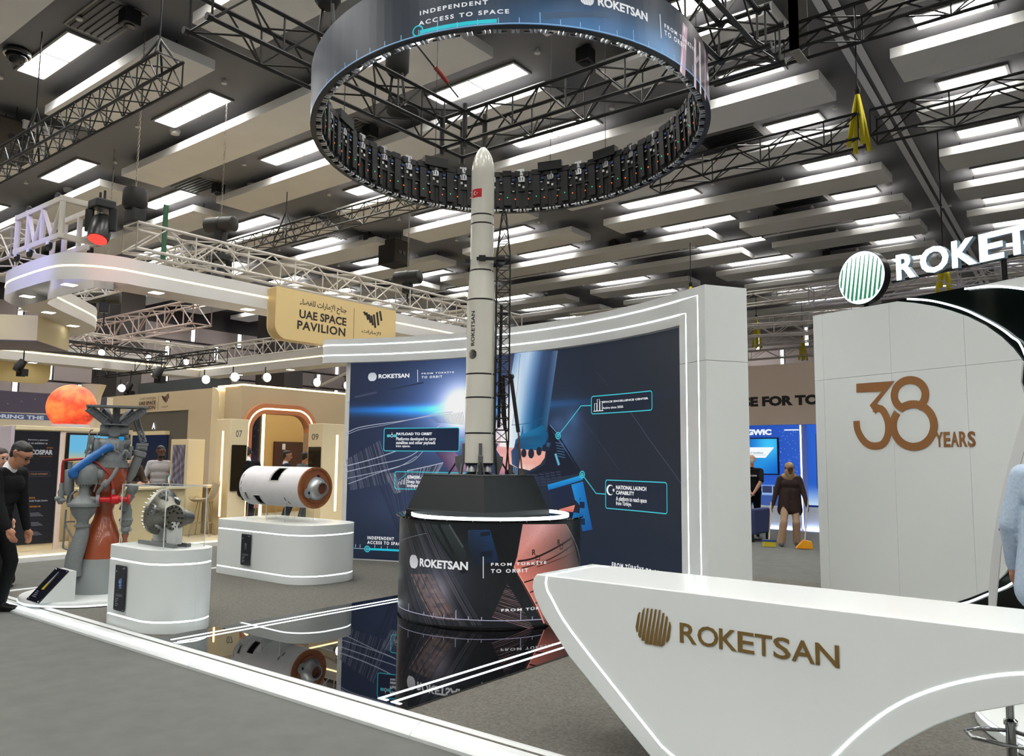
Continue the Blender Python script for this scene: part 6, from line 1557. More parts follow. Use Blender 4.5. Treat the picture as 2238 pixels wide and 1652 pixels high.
for k, (x, y, w_, h_) in enumerate(((186, 975, 16, 24), (240, 985, 14, 20), (256, 972, 12, 10), (262, 985, 12, 10), (258, 1000, 16, 12), (198, 1005, 26, 12), (252, 960, 10, 8))):
    MB().box(E(x, y, .06 + .03 * (k % 3)), (w_ * ES * .8, w_ * ES * .8, h_ * ES), .4 + k).build('control_box', GREYP if k % 2 else GREYD, eng, bevel=.006)
el('gimbal_neck', 223, [(16, 972), (12, 962), (11, 954), (14, 950)])
for dx, ln in ((-14, 1), (14, 1)):
    q = E(224 + dx, 946); MB().lathe([(.05, -.085), (.066, -.08), (.066, .08), (.05, .085)], 24, MX.Rotation(PI / 2, 3, 'Y') if False else (ER.to_track_quat('Z', 'Y').to_matrix()), q).build('gimbal_drum', GREYP, eng, smooth=40)
MB().lathe([(.06, -.07), (.07, -.06), (.07, .06), (.06, .07)], 24, EF.to_track_quat('Z', 'Y').to_matrix(), E(224, 948)).build('gimbal_cross', GREYP, eng, smooth=40)
def slab(c, w_, dpt, h_, m, nm): 
    M_ = MX((ER, EF, V((0, 0, 1)))).transposed(); return MB().box(c, (w_, dpt, h_), M=M_).build(nm, m, eng)
slab(E(226, 933), 56 * ES * .885, .26, .014, GREYD, 'gimbal_plate')
slab(E(227, 893), 140 * ES * .885, .3, .02, mat('plate_grey', (112, 116, 118), .5), 'top_plate')
MB().box(E(226, 912), (.05, .05, 36 * ES), .4).build('centre_column', GREYD, eng)
for (x0, y0, x1, y1, dy) in ((166, 898, 212, 930, .12), (286, 898, 240, 930, .12), (200, 898, 216, 930, -.2), (262, 898, 236, 930, -.2)):
    a, b = E(x0, y0, dy), E(x1, y1, dy * .4); d_ = (b - a); L_ = d_.length; d_.normalize(); up_ = V((0, 0, 1)); up_ = (up_ - d_ * up_.dot(d_)).normalized(); sd2 = d_.cross(up_)
    fnL = lambda x, y, z, a=a, d_=d_, up_=up_, sd2=sd2: a + d_ * x + up_ * y + sd2 * z
    mb = MB(); mb.prism([(-.02, -.045), (L_, -.045), (L_, .03), (-.02, .03)], fnL, -.008, .008); mb.prism([(-.02, .026), (L_, .026), (L_, .034), (-.02, .034)], fnL, -.03, .03); mb.prism([(-.02, -.05), (L_, -.05), (L_, -.042), (-.02, -.042)], fnL, -.03, .03)
    for k in range(4): mb.prism([(L_ * k / 4, -.045), (L_ * k / 4 + .008, -.045), (L_ * k / 4 + .008, .03), (L_ * k / 4, .03)], fnL, -.028, .028)
    mb.build('thrust_frame_leg', GREYD, eng)
lt = MB(); A0, A1, B0, B1 = E(262, 905, -.1), E(287, 972, .0), E(274, 905, -.1), E(298, 970, .0)
for a, b in ((A0, A1), (B0, B1)): lt.bar(a, b, .012, 6)
for k in range(7):
    f = k / 6; lt.bar(A0.lerp(A1, f), B0.lerp(B1, f), .008, 5)
    if k < 6: lt.bar(A0.lerp(A1, f), B0.lerp(B1, f + 1 / 6), .008, 5)
lt.build('lattice_strut', GREYD, eng)
slab(E(290, 976), .12, .1, .03, GREYP, 'bracket'); MB().lathe([(.03, -.06), (.045, -.05), (.045, .05), (.03, .06)], 16, ER.to_track_quat('Z', 'Y').to_matrix(), E(288, 983)).build('pivot', GREYP, eng, smooth=40)
MB().tube([E(286, 992), E(280, 1010), E(268, 1045), E(262, 1058)], [.052, .05, .046, .03], 16).build('actuator', GREYP, eng, smooth=40)
MB().lathe([(.055, -.03), (.07, -.02), (.07, .03), (.05, .04)], 16, (E(280, 1005) - E(268, 1045)).to_track_quat('Z', 'Y').to_matrix(), E(284, 998)).build('actuator_collar', GREYP, eng, smooth=40)
MB().tube([E(272, 1075, .1), E(266, 1090, .1), E(252, 1122, .1)], [.05, .045, .04], 14).build('actuator', GREYP, eng, smooth=40)
MB().lathe([(.03, -.06), (.055, -.05), (.06, .02), (.04, .05)], 14, (E(272, 1070) - E(254, 1120)).to_track_quat('Z', 'Y').to_matrix(), E(272, 1073, .1)).build('actuator_collar', GREYP, eng, smooth=40)
el('right_pump', 262, [(4, 1182), (6, 1176), (8, 1170), (14, 1168), (14, 1163), (10, 1158), (14, 1152), (14, 1146), (17, 1143), (13, 1138), (13, 1122), (10, 1116), (10, 1110)], dy=.05)
el('right_pump_foot', 262, [(7, 1196), (5, 1186), (9, 1174)], ORA, dy=.05); ebolts(262, 1165, 13, 12, .05, 1.2); ebolts(262, 1145, 15, 12, .05, 1.2)
ep('red_elbow', [(263, 1112, .05), (264, 1102, .05), (272, 1094, .05), (275, 1096, .05)], 5.5, RED)
# turbopump stack on the left
TX = 166
el('pump_bowl', TX, [(14, 1156), (15, 1150), (13, 1146), (14, 1140), (24, 1128), (29, 1116), (29, 1112), (35, 1111), (36, 1107), (35, 1104), (30, 1103), (26, 1098), (23, 1094), (14, 1088), (12, 1084), (12, 1066), (16, 1063)], dy=.16)
ebolts(TX, 1109, 33.5, 30, .16, 1.3); ebolts(TX, 1152, 16.5, 16, .16, 1.1); el('pump_flange', TX, [(18, 1154), (18, 1150)], dy=.16)
el('pump_head', TX + 3, [(22, 1064), (25, 1058), (27, 1046), (26, 1034), (22, 1024), (14, 1018), (12, 1012)], dy=.16); ebolts(TX, 1066, 15, 14, .16, 1)
MB().lathe([(.05, -.03), (.07, -.02), (.075, .03), (.05, .06)], 18, ER.to_track_quat('Z', 'Y').to_matrix(), E(196, 1042, .16)).build('pump_volute', GREYP, eng, smooth=40)
MB().lathe([(.03, -.08), (.04, -.06), (.035, .05), (.05, .06), (.05, .09)], 16, ER.to_track_quat('Z', 'Y').to_matrix(), E(180, 1097, .2)).build('pump_outlet', GREYP, eng, smooth=40)
mb = MB(); TP_ = spline([tuple(E(x, y, .16)) for x, y in ((167, 1153), (166, 1170), (160, 1195), (153, 1220), (152, 1238), (153, 1258))], 5); mb.tube(TP_, [.062 + .002 * min(i, 12) for i in range(len(TP_))], 22); mb.build('exhaust_duct', GREYP, eng, smooth=40)
el('duct_end', 153, [(10, 1259), (13, 1242), (13.5, 1237), (12, 1234)], dy=.16)
ep('blue_pipe', [(140, 1046, .22), (138, 1040, .24), (141, 1034, .24), (150, 1027, .24), (205, 987, .22), (212, 984, .2), (216, 985, .16)], 8.5, BLU, 16)
MB().ball(E(141, 1041, .23), .05, 18, 12).build('pipe_elbow', BLU, eng, smooth=True)
ep('red_pipe', [(116, 1062, .1), (116, 1022, .1)], 3.2, RED); MB().tube([E(116, 1022, .1), E(117, 1014, .1), E(124, 1012, .1), E(160, 1009, .12)], 3.2 * ES, 8).build('red_pipe', RED, eng, smooth=40)
MB().tube([E(182, 1014, .2), E(190, 1018, .2), E(219, 1043, .22), E(228, 1076, .24)], 2.6 * ES, 8).build('red_pipe', RED, eng, smooth=40)
el('red_pipe_cap', 228, [(3, 1085), (4, 1080), (3.4, 1074)], GREYP, dy=.24)
mb = MB().lathe([(.055, -.02), (.055, 0), (.03, .005), (.03, .1), (.05, .12), (.05, .18), (.03, .2), (.03, .27), (.055, .275), (.055, .3)], 18, ER.to_track_quat('Z', 'Y').to_matrix(), E(199, 1097, .22)); mb.build('red_valve', mat('bright_red', (196, 26, 34), .25), eng, smooth=40)
MB().lathe([(.02, 0), (.03, .03), (.02, .07)], 12, o=E(228, 1094, .22)).build('red_valve_top', MATS['bright_red'], eng, smooth=40)
MB().lathe([(.06, -.02), (.06, .01)], 18, ER.to_track_quat('Z', 'Y').to_matrix(), E(196, 1097, .22)).build('valve_flange', GREYP, eng, smooth=40)
ep('grey_pipe', [(195, 1090, .2), (196, 1080, .22), (204, 1070, .24), (222, 1050, .24), (234, 1028, .2)], 4.2, GREYP)
MB().lathe([(.03, -.04), (.036, -.03), (.036, .03), (.03, .04)], 12, (E(222, 1050) - E(204, 1070)).to_track_quat('Z', 'Y').to_matrix(), E(210, 1062, .24)).build('pipe_sleeve', GREYP, eng, smooth=40)
el('side_cylinder', 131, [(8, 1088), (11, 1082), (12, 1076), (12, 1036), (10, 1033), (5, 1032), (5, 1018), (7, 1016)], dy=.08)
el('side_valve', 116, [(5, 1106), (8, 1100), (9, 1094), (6, 1088), (8, 1080), (5, 1074), (5, 1064), (3, 1060)], dy=.1)
el('side_valve', 136, [(7, 1108), (9, 1100), (7, 1092), (5, 1084)], dy=.05)
for x, y in ((110, 1094), (141, 1102), (120, 1098)): MB().lathe([(.018, -.03), (.026, 0), (.018, .03)], 12, ER.to_track_quat('Z', 'Y').to_matrix(), E(x, y, .12)).build('fitting', GREYP, eng, smooth=40)
ep('thin_pipe', [(129, 1118, .1), (128, 1190, .1), (131, 1200, .1), (143, 1202, .14)], 1.8); ep('thin_pipe', [(150, 1144, .1), (133, 1144, .1), (130, 1150, .1), (147, 1178, .14)], 1.8)
ep('thin_pipe', [(163, 1010, .1), (166, 980, .1), (169, 950, .1), (176, 946, .1)], 1.5); ep('thin_pipe', [(163, 1000, .1), (172, 975, .1), (168, 955, .1)], 1.4); ep('thin_pipe', [(184, 960, .05), (190, 950, .05), (198, 949, .05)], 1.5)
ep('thin_pipe', [(190, 1062, .2), (197, 1062, .2), (198, 1054, .2), (197, 1048, .2)], 1.3); ep('thin_pipe', [(150, 1078, .12), (142, 1082, .14), (136, 1090, .14), (136, 1104, .14)], 2)
ep('thin_pipe', [(186, 1080, .2), (190, 1066, .2), (192, 1056, .2)], 2); ep('thin_pipe', [(166, 1000, .15), (174, 992, .15), (180, 1004, .15)], 2); ep('thin_pipe', [(244, 1000, .2), (250, 990, .2), (258, 996, .2), (262, 1010, .16)], 2.4)
# slanted reading panel on the base
t = thing('reading_panel', 'slanted white reading panel with a dark top plate at the foot of the engine model', 'sign', (dc.x, dc.y - .6, .14))
RA_ = E(64, 1297, .3); RU = E(120, 1236, .3) - RA_; RWD = ER * .12 - EF * .3
fnq = lambda x, y, d=0: RA_ + RU * x + RWD * y + RU.cross(RWD).normalized() * -d
base_ = [RA_ + V((0, 0, -.004)), RA_ + RU, E(134, 1236, .3), E(134, 1297, .3)]
vs_ = [p_ + RWD * k for k in (0, 1) for p_ in base_]
for p_ in vs_: p_.z = max(p_.z, .141)
MB().add(vs_, [(0, 3, 2, 1), (4, 5, 6, 7), (0, 1, 5, 4), (1, 2, 6, 5), (2, 3, 7, 6), (3, 0, 4, 7)]).build('wedge', PLINTH, t)
if (RU.cross(RWD)).z > 0: fnq = lambda x, y, d=0: RA_ + RU * x + RWD * y + RU.cross(RWD).normalized() * d
MB().prism([(0, 0), (1, 0), (1, 1), (0, 1)], fnq, .002, .014).build('glass_plate', NAVY, t)
mb = MB(); mb.flat([(.35, .4), (.75, .44), (.78, .5), (.36, .56)], fnq, .0185, (190, 170, 60)); mb.flat([(.55, .42), (.9, .46), (.9, .5), (.55, .54)], fnq, .019, (150, 155, 160))
for k in range(4): mb.flat([(.12 + .05 * k, .2), (.14 + .05 * k, .2), (.14 + .05 * k, .5 - .05 * k), (.12 + .05 * k, .5 - .05 * k)], fnq, .019, (130, 130, 140))
mb.build('print', MATS['plate_print'], t)
for x, y in ((.04, .06), (.04, .94), (.96, .06), (.96, .94)): MB().bar(fnq(x, y, .0), fnq(x, y, .022), .007, 8).build('standoff', CHROME, t)

# ------------------------------------------------------------------ acrylic case with a turbopump on the near plinth
def glass_mat():
    m = bpy.data.materials.new('clear_acrylic'); m.use_nodes = True; nt = m.node_tree; nt.nodes.remove(nt.nodes['Principled BSDF'])
    tr = nt.nodes.new('ShaderNodeBsdfTransparent'); tr.inputs[0].default_value = (.975, .985, .98, 1); gl = nt.nodes.new('ShaderNodeBsdfGlossy'); gl.inputs['Roughness'].default_value = .01; gl.inputs[0].default_value = (1, 1, 1, 1)
    fr = nt.nodes.new('ShaderNodeLayerWeight'); fr.inputs[0].default_value = .5; pw = nt.nodes.new('ShaderNodeMath'); pw.operation = 'POWER'; pw.inputs[1].default_value = 4
    mr = nt.nodes.new('ShaderNodeMapRange'); mr.inputs[3].default_value = .022; mr.inputs[4].default_value = .5; mx = nt.nodes.new('ShaderNodeMixShader')
    nt.links.new(fr.outputs['Facing'], pw.inputs[0]); nt.links.new(pw.outputs[0], mr.inputs[0]); nt.links.new(mr.outputs[0], mx.inputs[0])
    nt.links.new(tr.outputs[0], mx.inputs[1]); nt.links.new(gl.outputs[0], mx.inputs[2]); nt.links.new(mx.outputs[0], nt.nodes['Material Output'].inputs[0]); return m
ACR = glass_mat(); ACE = mat('acrylic_edge', (214, 222, 224), .2, emit=0)
x0, y0, x1, y1, z0, z1 = -7.57, 3.68, -6.77, 4.07, .796, 1.345
t = thing('acrylic_case', 'clear acrylic case over the metal turbopump on the near plinth', 'display case', ((x0 + x1) / 2, (y0 + y1) / 2, z0))
for a, b in (((x0, y0, z0), (x1, y0 + .006, z1)), ((x0, y1 - .006, z0), (x1, y1, z1)), ((x0, y0, z0), (x0 + .006, y1, z1)), ((x1 - .006, y0, z0), (x1, y1, z1)), ((x0, y0, z1), (x1, y1, z1 + .006))): MB().span(a, b).build('pane', ACR, t)
for x in (x0, x1):
    for y in (y0, y1): MB().span((x - .003, y - .003, z0), (x + .003, y + .003, z1)).build('polished_edge', ACE, t)
for y in (y0, y1): MB().span((x0, y - .003, z1), (x1, y + .003, z1 + .007)).build('polished_edge', ACE, t)
for x in (x0, x1): MB().span((x - .003, y0, z1), (x + .003, y1, z1 + .007)).build('polished_edge', ACE, t)
t = thing('turbopump', 'machined metal turbopump on white blocks inside the acrylic case', 'machine part', (-7.15, 3.92, z0))
ST_ = mat('cast_steel', (142, 138, 130), .3, .95, grain=(60, .15, .25)); SB = mat('bright_flange', (205, 206, 206), .25, .8)
ax = (V((-.80, -.36, .16))).normalized(); M_ = ax.to_track_quat('Z', 'Y').to_matrix(); c0 = V((-7.22, 3.92, 1.09))
MB().lathe([(.05, -.26), (.075, -.24), (.07, -.18), (.08, -.12), (.11, -.06), (.15, -.02), (.165, .0), (.205, .02), (.215, .03), (.215, .06), (.19, .075), (.17, .06), (.13, .05), (.1, .06), (.07, .09), (.04, .1)], 40, M_, c0).build('housing', ST_, t, smooth=40)
mb = MB()
for k in range(30): a = 2 * PI * k / 30; q = c0 + M_ @ V((.2 * math.cos(a), .2 * math.sin(a), .055)); mb.bar(q - ax * .02, q + ax * .035, .007, 6)
mb.build('bolt_ring', SB, t)
for an, tl, r, h_ in ((1.2, .0, .055, .2), (2.5, .02, .05, .17), (.2, -.03, .06, .2), (3.9, .02, .045, .16), (5.2, -.02, .05, .15)):
    dv = M_ @ V((math.cos(an), math.sin(an), .35)).normalized(); b0 = c0 - ax * .05; q = b0 + dv * h_
    MB().bar(b0, q, .04, 14, .032).build('port', ST_, t, smooth=40); MM = dv.to_track_quat('Z', 'Y').to_matrix(); MB().lathe([(r, -.012), (r, .012), (r * .5, .013), (r * .5, .002)], 20, MM, q).build('port_flange', SB, t, smooth=40)
    mb = MB()
    for k in range(8): a = 2 * PI * k / 8; w_ = q + MM @ V((r * .8 * math.cos(a), r * .8 * math.sin(a), .012)); mb.bar(w_, w_ + dv * .01, .006, 6)
    mb.build('bolt_ring', BLACK, t)
c1 = V((-6.93, 3.86, 1.06)); dv = V((.35, -.9, .05)).normalized(); MM = dv.to_track_quat('Z', 'Y').to_matrix()
MB().lathe([(.06, -.2), (.07, -.1), (.09, -.03), (.115, -.02), (.115, .02), (.09, .021), (.085, .01), (.03, .012)], 32, MM, c1).build('outlet_flange', ST_, t, smooth=40)
mb = MB()
for rr, kk in ((.1, 14), (.06, 8)):
    for k in range(kk): a = 2 * PI * k / kk; w_ = c1 + MM @ V((rr * math.cos(a), rr * math.sin(a), .02)); mb.bar(w_, w_ + dv * .006, .009, 8)
mb.build('bolt_holes', BLACK, t)
MB().bar(c0 - ax * .12, c1 - dv * .12, .05, 14, .06).build('neck', ST_, t, smooth=40)
MB().span((-7.38, 3.9, z0 + .03), (-7.22, 3.96, 1.0)).build('support_block', WHITE_M, t); MB().span((-7.02, 3.84, z0 + .03), (-6.86, 3.9, 1.02)).build('support_block', WHITE_M, t)
mb = MB()
for k in range(7): a = PI + PI * (k + .5) / 7; w_ = V((-6.93 + .075 * math.cos(a), 3.839, 1.03 + .075 * math.sin(a))); mb.bar(w_, w_ + V((0, -.004, 0)), .007, 8)
mb.build('block_holes', BLACK, t)
for y in (3.82, 3.95): MB().span((-7.46, y - .02, z0), (-6.82, y + .02, z0 + .035)).span((-7.46, y - .022, z0 + .014), (-6.82, y + .022, z0 + .02)).build('rail', ALU, t, bevel=.002)
MB().span((-7.2, 3.84, z0 + .001), (-7.16, 3.93, z0 + .034)).build('cross_rail', ALU, t)

# ------------------------------------------------------------------ cutaway rocket tank on the larger plinth
TY, TZ, TR = 6.5, 1.232, .262
TXR, TXL = -8.3, -9.58
t = thing('cutaway_tank', 'white cutaway rocket tank with a brown end flange lying on acrylic stands', 'rocket stage', ((TXR + TXL) / 2, TY, .79))
TW = mat('tank_white', (212, 210, 212), .45, grain=(9, .05, .02)); BRN = mat('primer_brown', (140, 84, 48), .45, grain=(14, .12, .05))
def TANK(u, x, d=0): return V((x, TY + (TR + d) * math.cos(u), TZ + (TR + d) * math.sin(u)))   # u: angle from +y over the top
wins = [(math.radians(112), math.radians(163), -8.93, -8.73), (math.radians(206), math.radians(248), -9.30, -9.15), (math.radians(198), math.radians(226), -9.49, -9.43)]
nu, nx = 120, 68
vs = []; idx = {}; fs = []
def inwin(u, x): return any(a < u < b and c < x < e for a, b, c, e in wins)
for i in range(nu):
    for j in range(nx + 1): vs.append(TANK(2 * PI * i / nu, TXL + (TXR - TXL) * j / nx))
for i in range(nu):
    for j in range(nx):
        if not inwin(2 * PI * (i + .5) / nu, TXL + (TXR - TXL) * (j + .5) / nx):
            i2 = (i + 1) % nu; fs.append((i * (nx + 1) + j, i2 * (nx + 1) + j, i2 * (nx + 1) + j + 1, i * (nx + 1) + j + 1))
o = MB().add(vs, fs).build('shell', TW, t, smooth=True); md = o.modifiers.new('wall', 'SOLIDIFY'); md.thickness = .012; md.offset = -1
for a, b, c, e in wins:
    m_ = .03; pts = [(a, c), (a, e), (b, e), (b, c)]; loop = []
    for k in range(4):
        p, q = pts[k], pts[(k + 1) % 4]; loop += [(p[0] + (q[0] - p[0]) * i / 10, p[1] + (q[1] - p[1]) * i / 10) for i in range(10)]
    MB().tube([TANK(u, x, .002) for u, x in loop], .006, 5, closed=True).build('window_frame', mat('tank_frame', (196, 196, 186), .5), t)
MX_ = MX.Rotation(PI / 2, 3, 'Y')
MB().lathe([(.12, TXL + .06), (.13, TXL + .6), (.1, TXL + .8), (.13, TXL + .9), (.13, TXR - .1)], 24, MX_, (0, TY, TZ)).build('inner_vessel', mat('inner_dark', (46, 46, 50), .3, .5), t, smooth=40)
for k in range(5): a = k * 1.3; MB().bar(TANK(a, TXL + .1, -.06), TANK(a + .3, TXR - .1, -.06), .014, 8).build('inner_pipe', mat('inner_steel', (120, 124, 130), .3, .7), t)
MB().lathe([(.0, TXL - .01), (TR * .96, TXL - .008), (TR + .004, TXL), (TR + .004, TXL + .02)], 60, MX_, (0, TY, TZ)).build('rear_cap', TW, t, smooth=40)
MB().lathe([(TR + .003, TXR - .005), (TR + .003, TXR + .02), (TR - .03, TXR + .022), (TR - .035, TXR + .012), (.19, TXR + .012), (.19, TXR + .03), (.13, TXR + .035)], 60, MX_, (0, TY, TZ)).build('end_flange', BRN, t, smooth=40)
mb = MB()
for k in range(14): a = 2 * PI * k / 14; q = V((TXR + .02, TY + (TR - .016) * math.cos(a), TZ + (TR - .016) * math.sin(a))); mb.bar(q, q + V((.012, 0, 0)), .008, 6)
mb.build('bolt_ring', mat('bolt_bronze', (150, 110, 70), .4, .6), t)
MB().lathe([(.15, TXR + .03), (.15, TXR + .042), (.12, TXR + .045), (.105, TXR + .06), (.09, TXR + .09), (.085, TXR + .14), (.09, TXR + .145), (.09, TXR + .16), (.073, TXR + .162), (.07, TXR + .1), (.06, TXR + .0)], 48, MX_, (0, TY, TZ - .01)).build('outlet', mat('outlet_chrome', (186, 190, 190), .3, .7), t, smooth=40)
MB().lathe([(.068, TXR + .02), (.069, TXR + .12)], 32, MX_, (0, TY, TZ - .01)).build('outlet_bore', mat('bore_brown', (122, 66, 40), .5), t, smooth=40)
MB().lathe([(.068, 0), (.07, .012)], 24, MX_, (TXR + .028, TY - .12, TZ - .06)).build('lug', MATS['outlet_chrome'], t, smooth=40)
for y, z in ((-.12, -.06), (.02, .15)): MB().lathe([(.018, 0), (.018, .016)], 12, MX_, (TXR + .03, TY + y, TZ + z)).build('port_hole', BLACK, t)
mb = MB()
for k in range(5): u = math.radians(140 + k * 24); 
for a, x in ((math.radians(215), -8.62), (math.radians(228), -8.58), (math.radians(150), -9.54), (math.radians(172), -9.55), (math.radians(190), -9.55), (math.radians(225), -9.53)):
    lp = [(a + .12 * math.cos(k), x + .018 * math.sin(k)) for k in [2 * PI * i / 8 for i in range(8)]] if x > -9 else [(a - .1, x), (a - .1, x + .012), (a + .1, x + .012), (a + .1, x)]
    mb.flat(lp, TANK, .0015)
mb.build('stencil_marks', mat('stencil_grey', (84, 84, 92), .6), t)
t2 = thing('acrylic_stand', 'clear acrylic cradle stands under the rocket tank', 'stand', ((TXR + TXL) / 2, TY, .79))
for x in (-9.42, -9.0, -8.6):
    cr = [(-.22, .79), (.22, .79), (.22, 1.06)] + [((TR + .016) * math.cos(math.radians(a)), TZ + (TR + .016) * math.sin(math.radians(a))) for a in range(-40, -141, -10)] + [(-.22, 1.06)]
    MB().prism(cr, lambda y, z, d, x=x: V((x + d, TY + y, z)), -.006, .006).build('cradle', ACR, t2)
    MB().tube([V((x, TY - .225, .79)), V((x, TY - .225, 1.06))], .003, 4).build('polished_edge', ACE, t2)
    MB().tube([V((x, TY + .225, .79)), V((x, TY + .225, 1.06))], .003, 4).build('polished_edge', ACE, t2)
for y in (-.18, .18): MB().span((-9.47, TY + y - .006, .84), (-8.56, TY + y + .006, .9)).build('tie_bar', ACR, t2)

# ------------------------------------------------------------------ chrome stool, curved white display and round plinth at the right edge
t = thing('chrome_stool', 'chrome column bar stool half hidden behind the reception counter', 'bar stool', (-.525, 4.5, SZ))
sx, sy = -.525, 4.5
MB().lathe([(.2, SZ), (.2, SZ + .012), (.06, SZ + .03), (.028, SZ + .05)], 32, o=(sx, sy, 0)).build('base', CHROME, t, smooth=40)
MB().lathe([(.024, SZ + .04), (.024, .4), (.03, .4), (.03, .42), (.018, .43), (.018, .7)], 20, o=(sx, sy, 0)).build('column', CHROME, t, smooth=40)
MB().tube([(sx - .02, sy, .37), (sx - .13, sy - .05, .37), (sx - .17, sy - .13, .37), (sx - .13, sy - .21, .37), (sx, sy - .23, .37), (sx + .13, sy - .21, .37), (sx + .17, sy - .13, .37), (sx + .13, sy - .05, .37), (sx + .02, sy, .37)], .0095, 8).build('footrest', CHROME, t, smooth=True)
MB().lathe([(.17, .7), (.19, .72), (.19, .75), (.17, .77)], 28, o=(sx, sy, 0)).build('seat', BLACK, t, smooth=40)
t = thing('round_plinth', 'low round white plinth with a glowing line behind the counter', 'plinth', (.25, 5.75, SZ))
MB().lathe([(1.1, SZ), (1.12, SZ + .01), (1.12, .17), (1.1, .18)], 64, o=(.25, 5.9, 0)).build('disc', PLINTH, t, smooth=40); MB().lathe([(1.123, .145), (1.123, .16)], 64, o=(.25, 5.9, 0)).build('led_line', LED, t, smooth=40)
t = thing('curved_display_panel', 'tall curved white panel with small round holes at the right edge', 'display panel', (-.3, 6.2, .18))
f6 = PY(6.2)
lf = [(-0.817, 0.663), (-0.813, 0.753), (-0.794, 0.934), (-0.771, 1.101), (-0.736, 1.299), (-0.687, 1.512), (-0.624, 1.740), (-0.548, 1.996), (.1, 2.4), (.22, 2.7)]
rg = [(.34, 2.7), (.24, 2.4), (-0.513, 1.889), (-0.585, 1.649), (-0.644, 1.423), (-0.665, 1.302), (-0.675, 1.212), (-0.699, 1.145), (-0.725, 1.083), (-0.750, 0.879), (-0.775, 0.668)]
lf = [(lf[0][0] + .01, .18)] + lf; rg = rg + [(rg[-1][0] + .005, .18)]
MB().prism((lf + rg)[::-1], f6, -.05, 0).build('panel', WHITE_M, t)
for p, r in (((-0.723, 1.188), .011), ((-0.724, 1.263), .004), ((-0.703, 1.264), .004), ((-0.688, 1.259), .004), ((-0.686, 1.241), .004), ((-0.692, 1.226), .004), ((-0.696, 1.211), .004), ((-0.702, 1.193), .004), ((-0.705, 1.177), .004)):
    MB().lathe([(r, -.001), (r, .003)], 10, MX.Rotation(PI / 2, 3, 'X'), f6(p[0], p[1], 0)).build('hole', mat('hole_grey', (70, 74, 76), .5), t)
# ------------------------------------------------------------------ people
def capsule(mb, p, q, r1, r2, n=12, m=5):
    p, q = V(p), V(q); d = q - p; L = d.length
    if L < 1e-5: d = V((0, 0, 1)); L = 1e-5
    M_ = d.normalized().to_track_quat('Z', 'Y').to_matrix()
    prof = [(r1 * math.sin(PI / 2 * i / m), -r1 * math.cos(PI / 2 * i / m)) for i in range(m + 1)] + [(r2 * math.cos(PI / 2 * i / m), L + r2 * math.sin(PI / 2 * i / m)) for i in range(m + 1)]
    return mb.lathe(prof, n, M_, p)
def fuse(prims, voxel, smooth=4):
    """one continuous skin grown over overlapping tapered limbs"""
    mb = MB()
    for pr in prims: capsule(mb, *pr[:4])
    o = bpy.data.objects.new('fuse', mb.mesh('fuse')); C.objects.link(o)
    r = o.modifiers.new('r', 'REMESH'); r.mode = 'VOXEL'; r.voxel_size = voxel
    s = o.modifiers.new('s', 'SMOOTH'); s.factor = .5; s.iterations = smooth
    me = bpy.data.meshes.new_from_object(o.evaluated_get(bpy.context.evaluated_depsgraph_get()))
    old = o.data; bpy.data.objects.remove(o); bpy.data.meshes.remove(old)
    me.shade_smooth()
    return me
def paint(me, prims, mats):
    n = len(me.polygons); c = np.zeros(n * 3, 'f'); me.polygons.foreach_get('center', c); c = c.reshape(-1, 3)
    best = np.full(n, 1e9); mi = np.zeros(n, int)
    for p, q, r1, r2, k in prims:
        p, q = np.array(p), np.array(q); d = q - p; L2 = max(d @ d, 1e-9); t = np.clip(((c - p) @ d) / L2, 0, 1)
        ds = np.linalg.norm(c - p - t[:, None] * d, axis=1) - (r1 + (r2 - r1) * t)
        m = ds < best; best[m] = ds[m]; mi[m] = k
    used = sorted(set(mi.tolist()))
    for k in used: me.materials.append(mats[k])
    lut = {k: i for i, k in enumerate(used)}
    me.polygons.foreach_set('material_index', np.array([lut[k] for k in mi.tolist()], 'i'))
SKIN = {'light': mat('skin_light', (206, 158, 132), .5), 'tan': mat('skin_tan', (176, 124, 96), .5), 'dark': mat('skin_dark', (92, 60, 46), .5)}
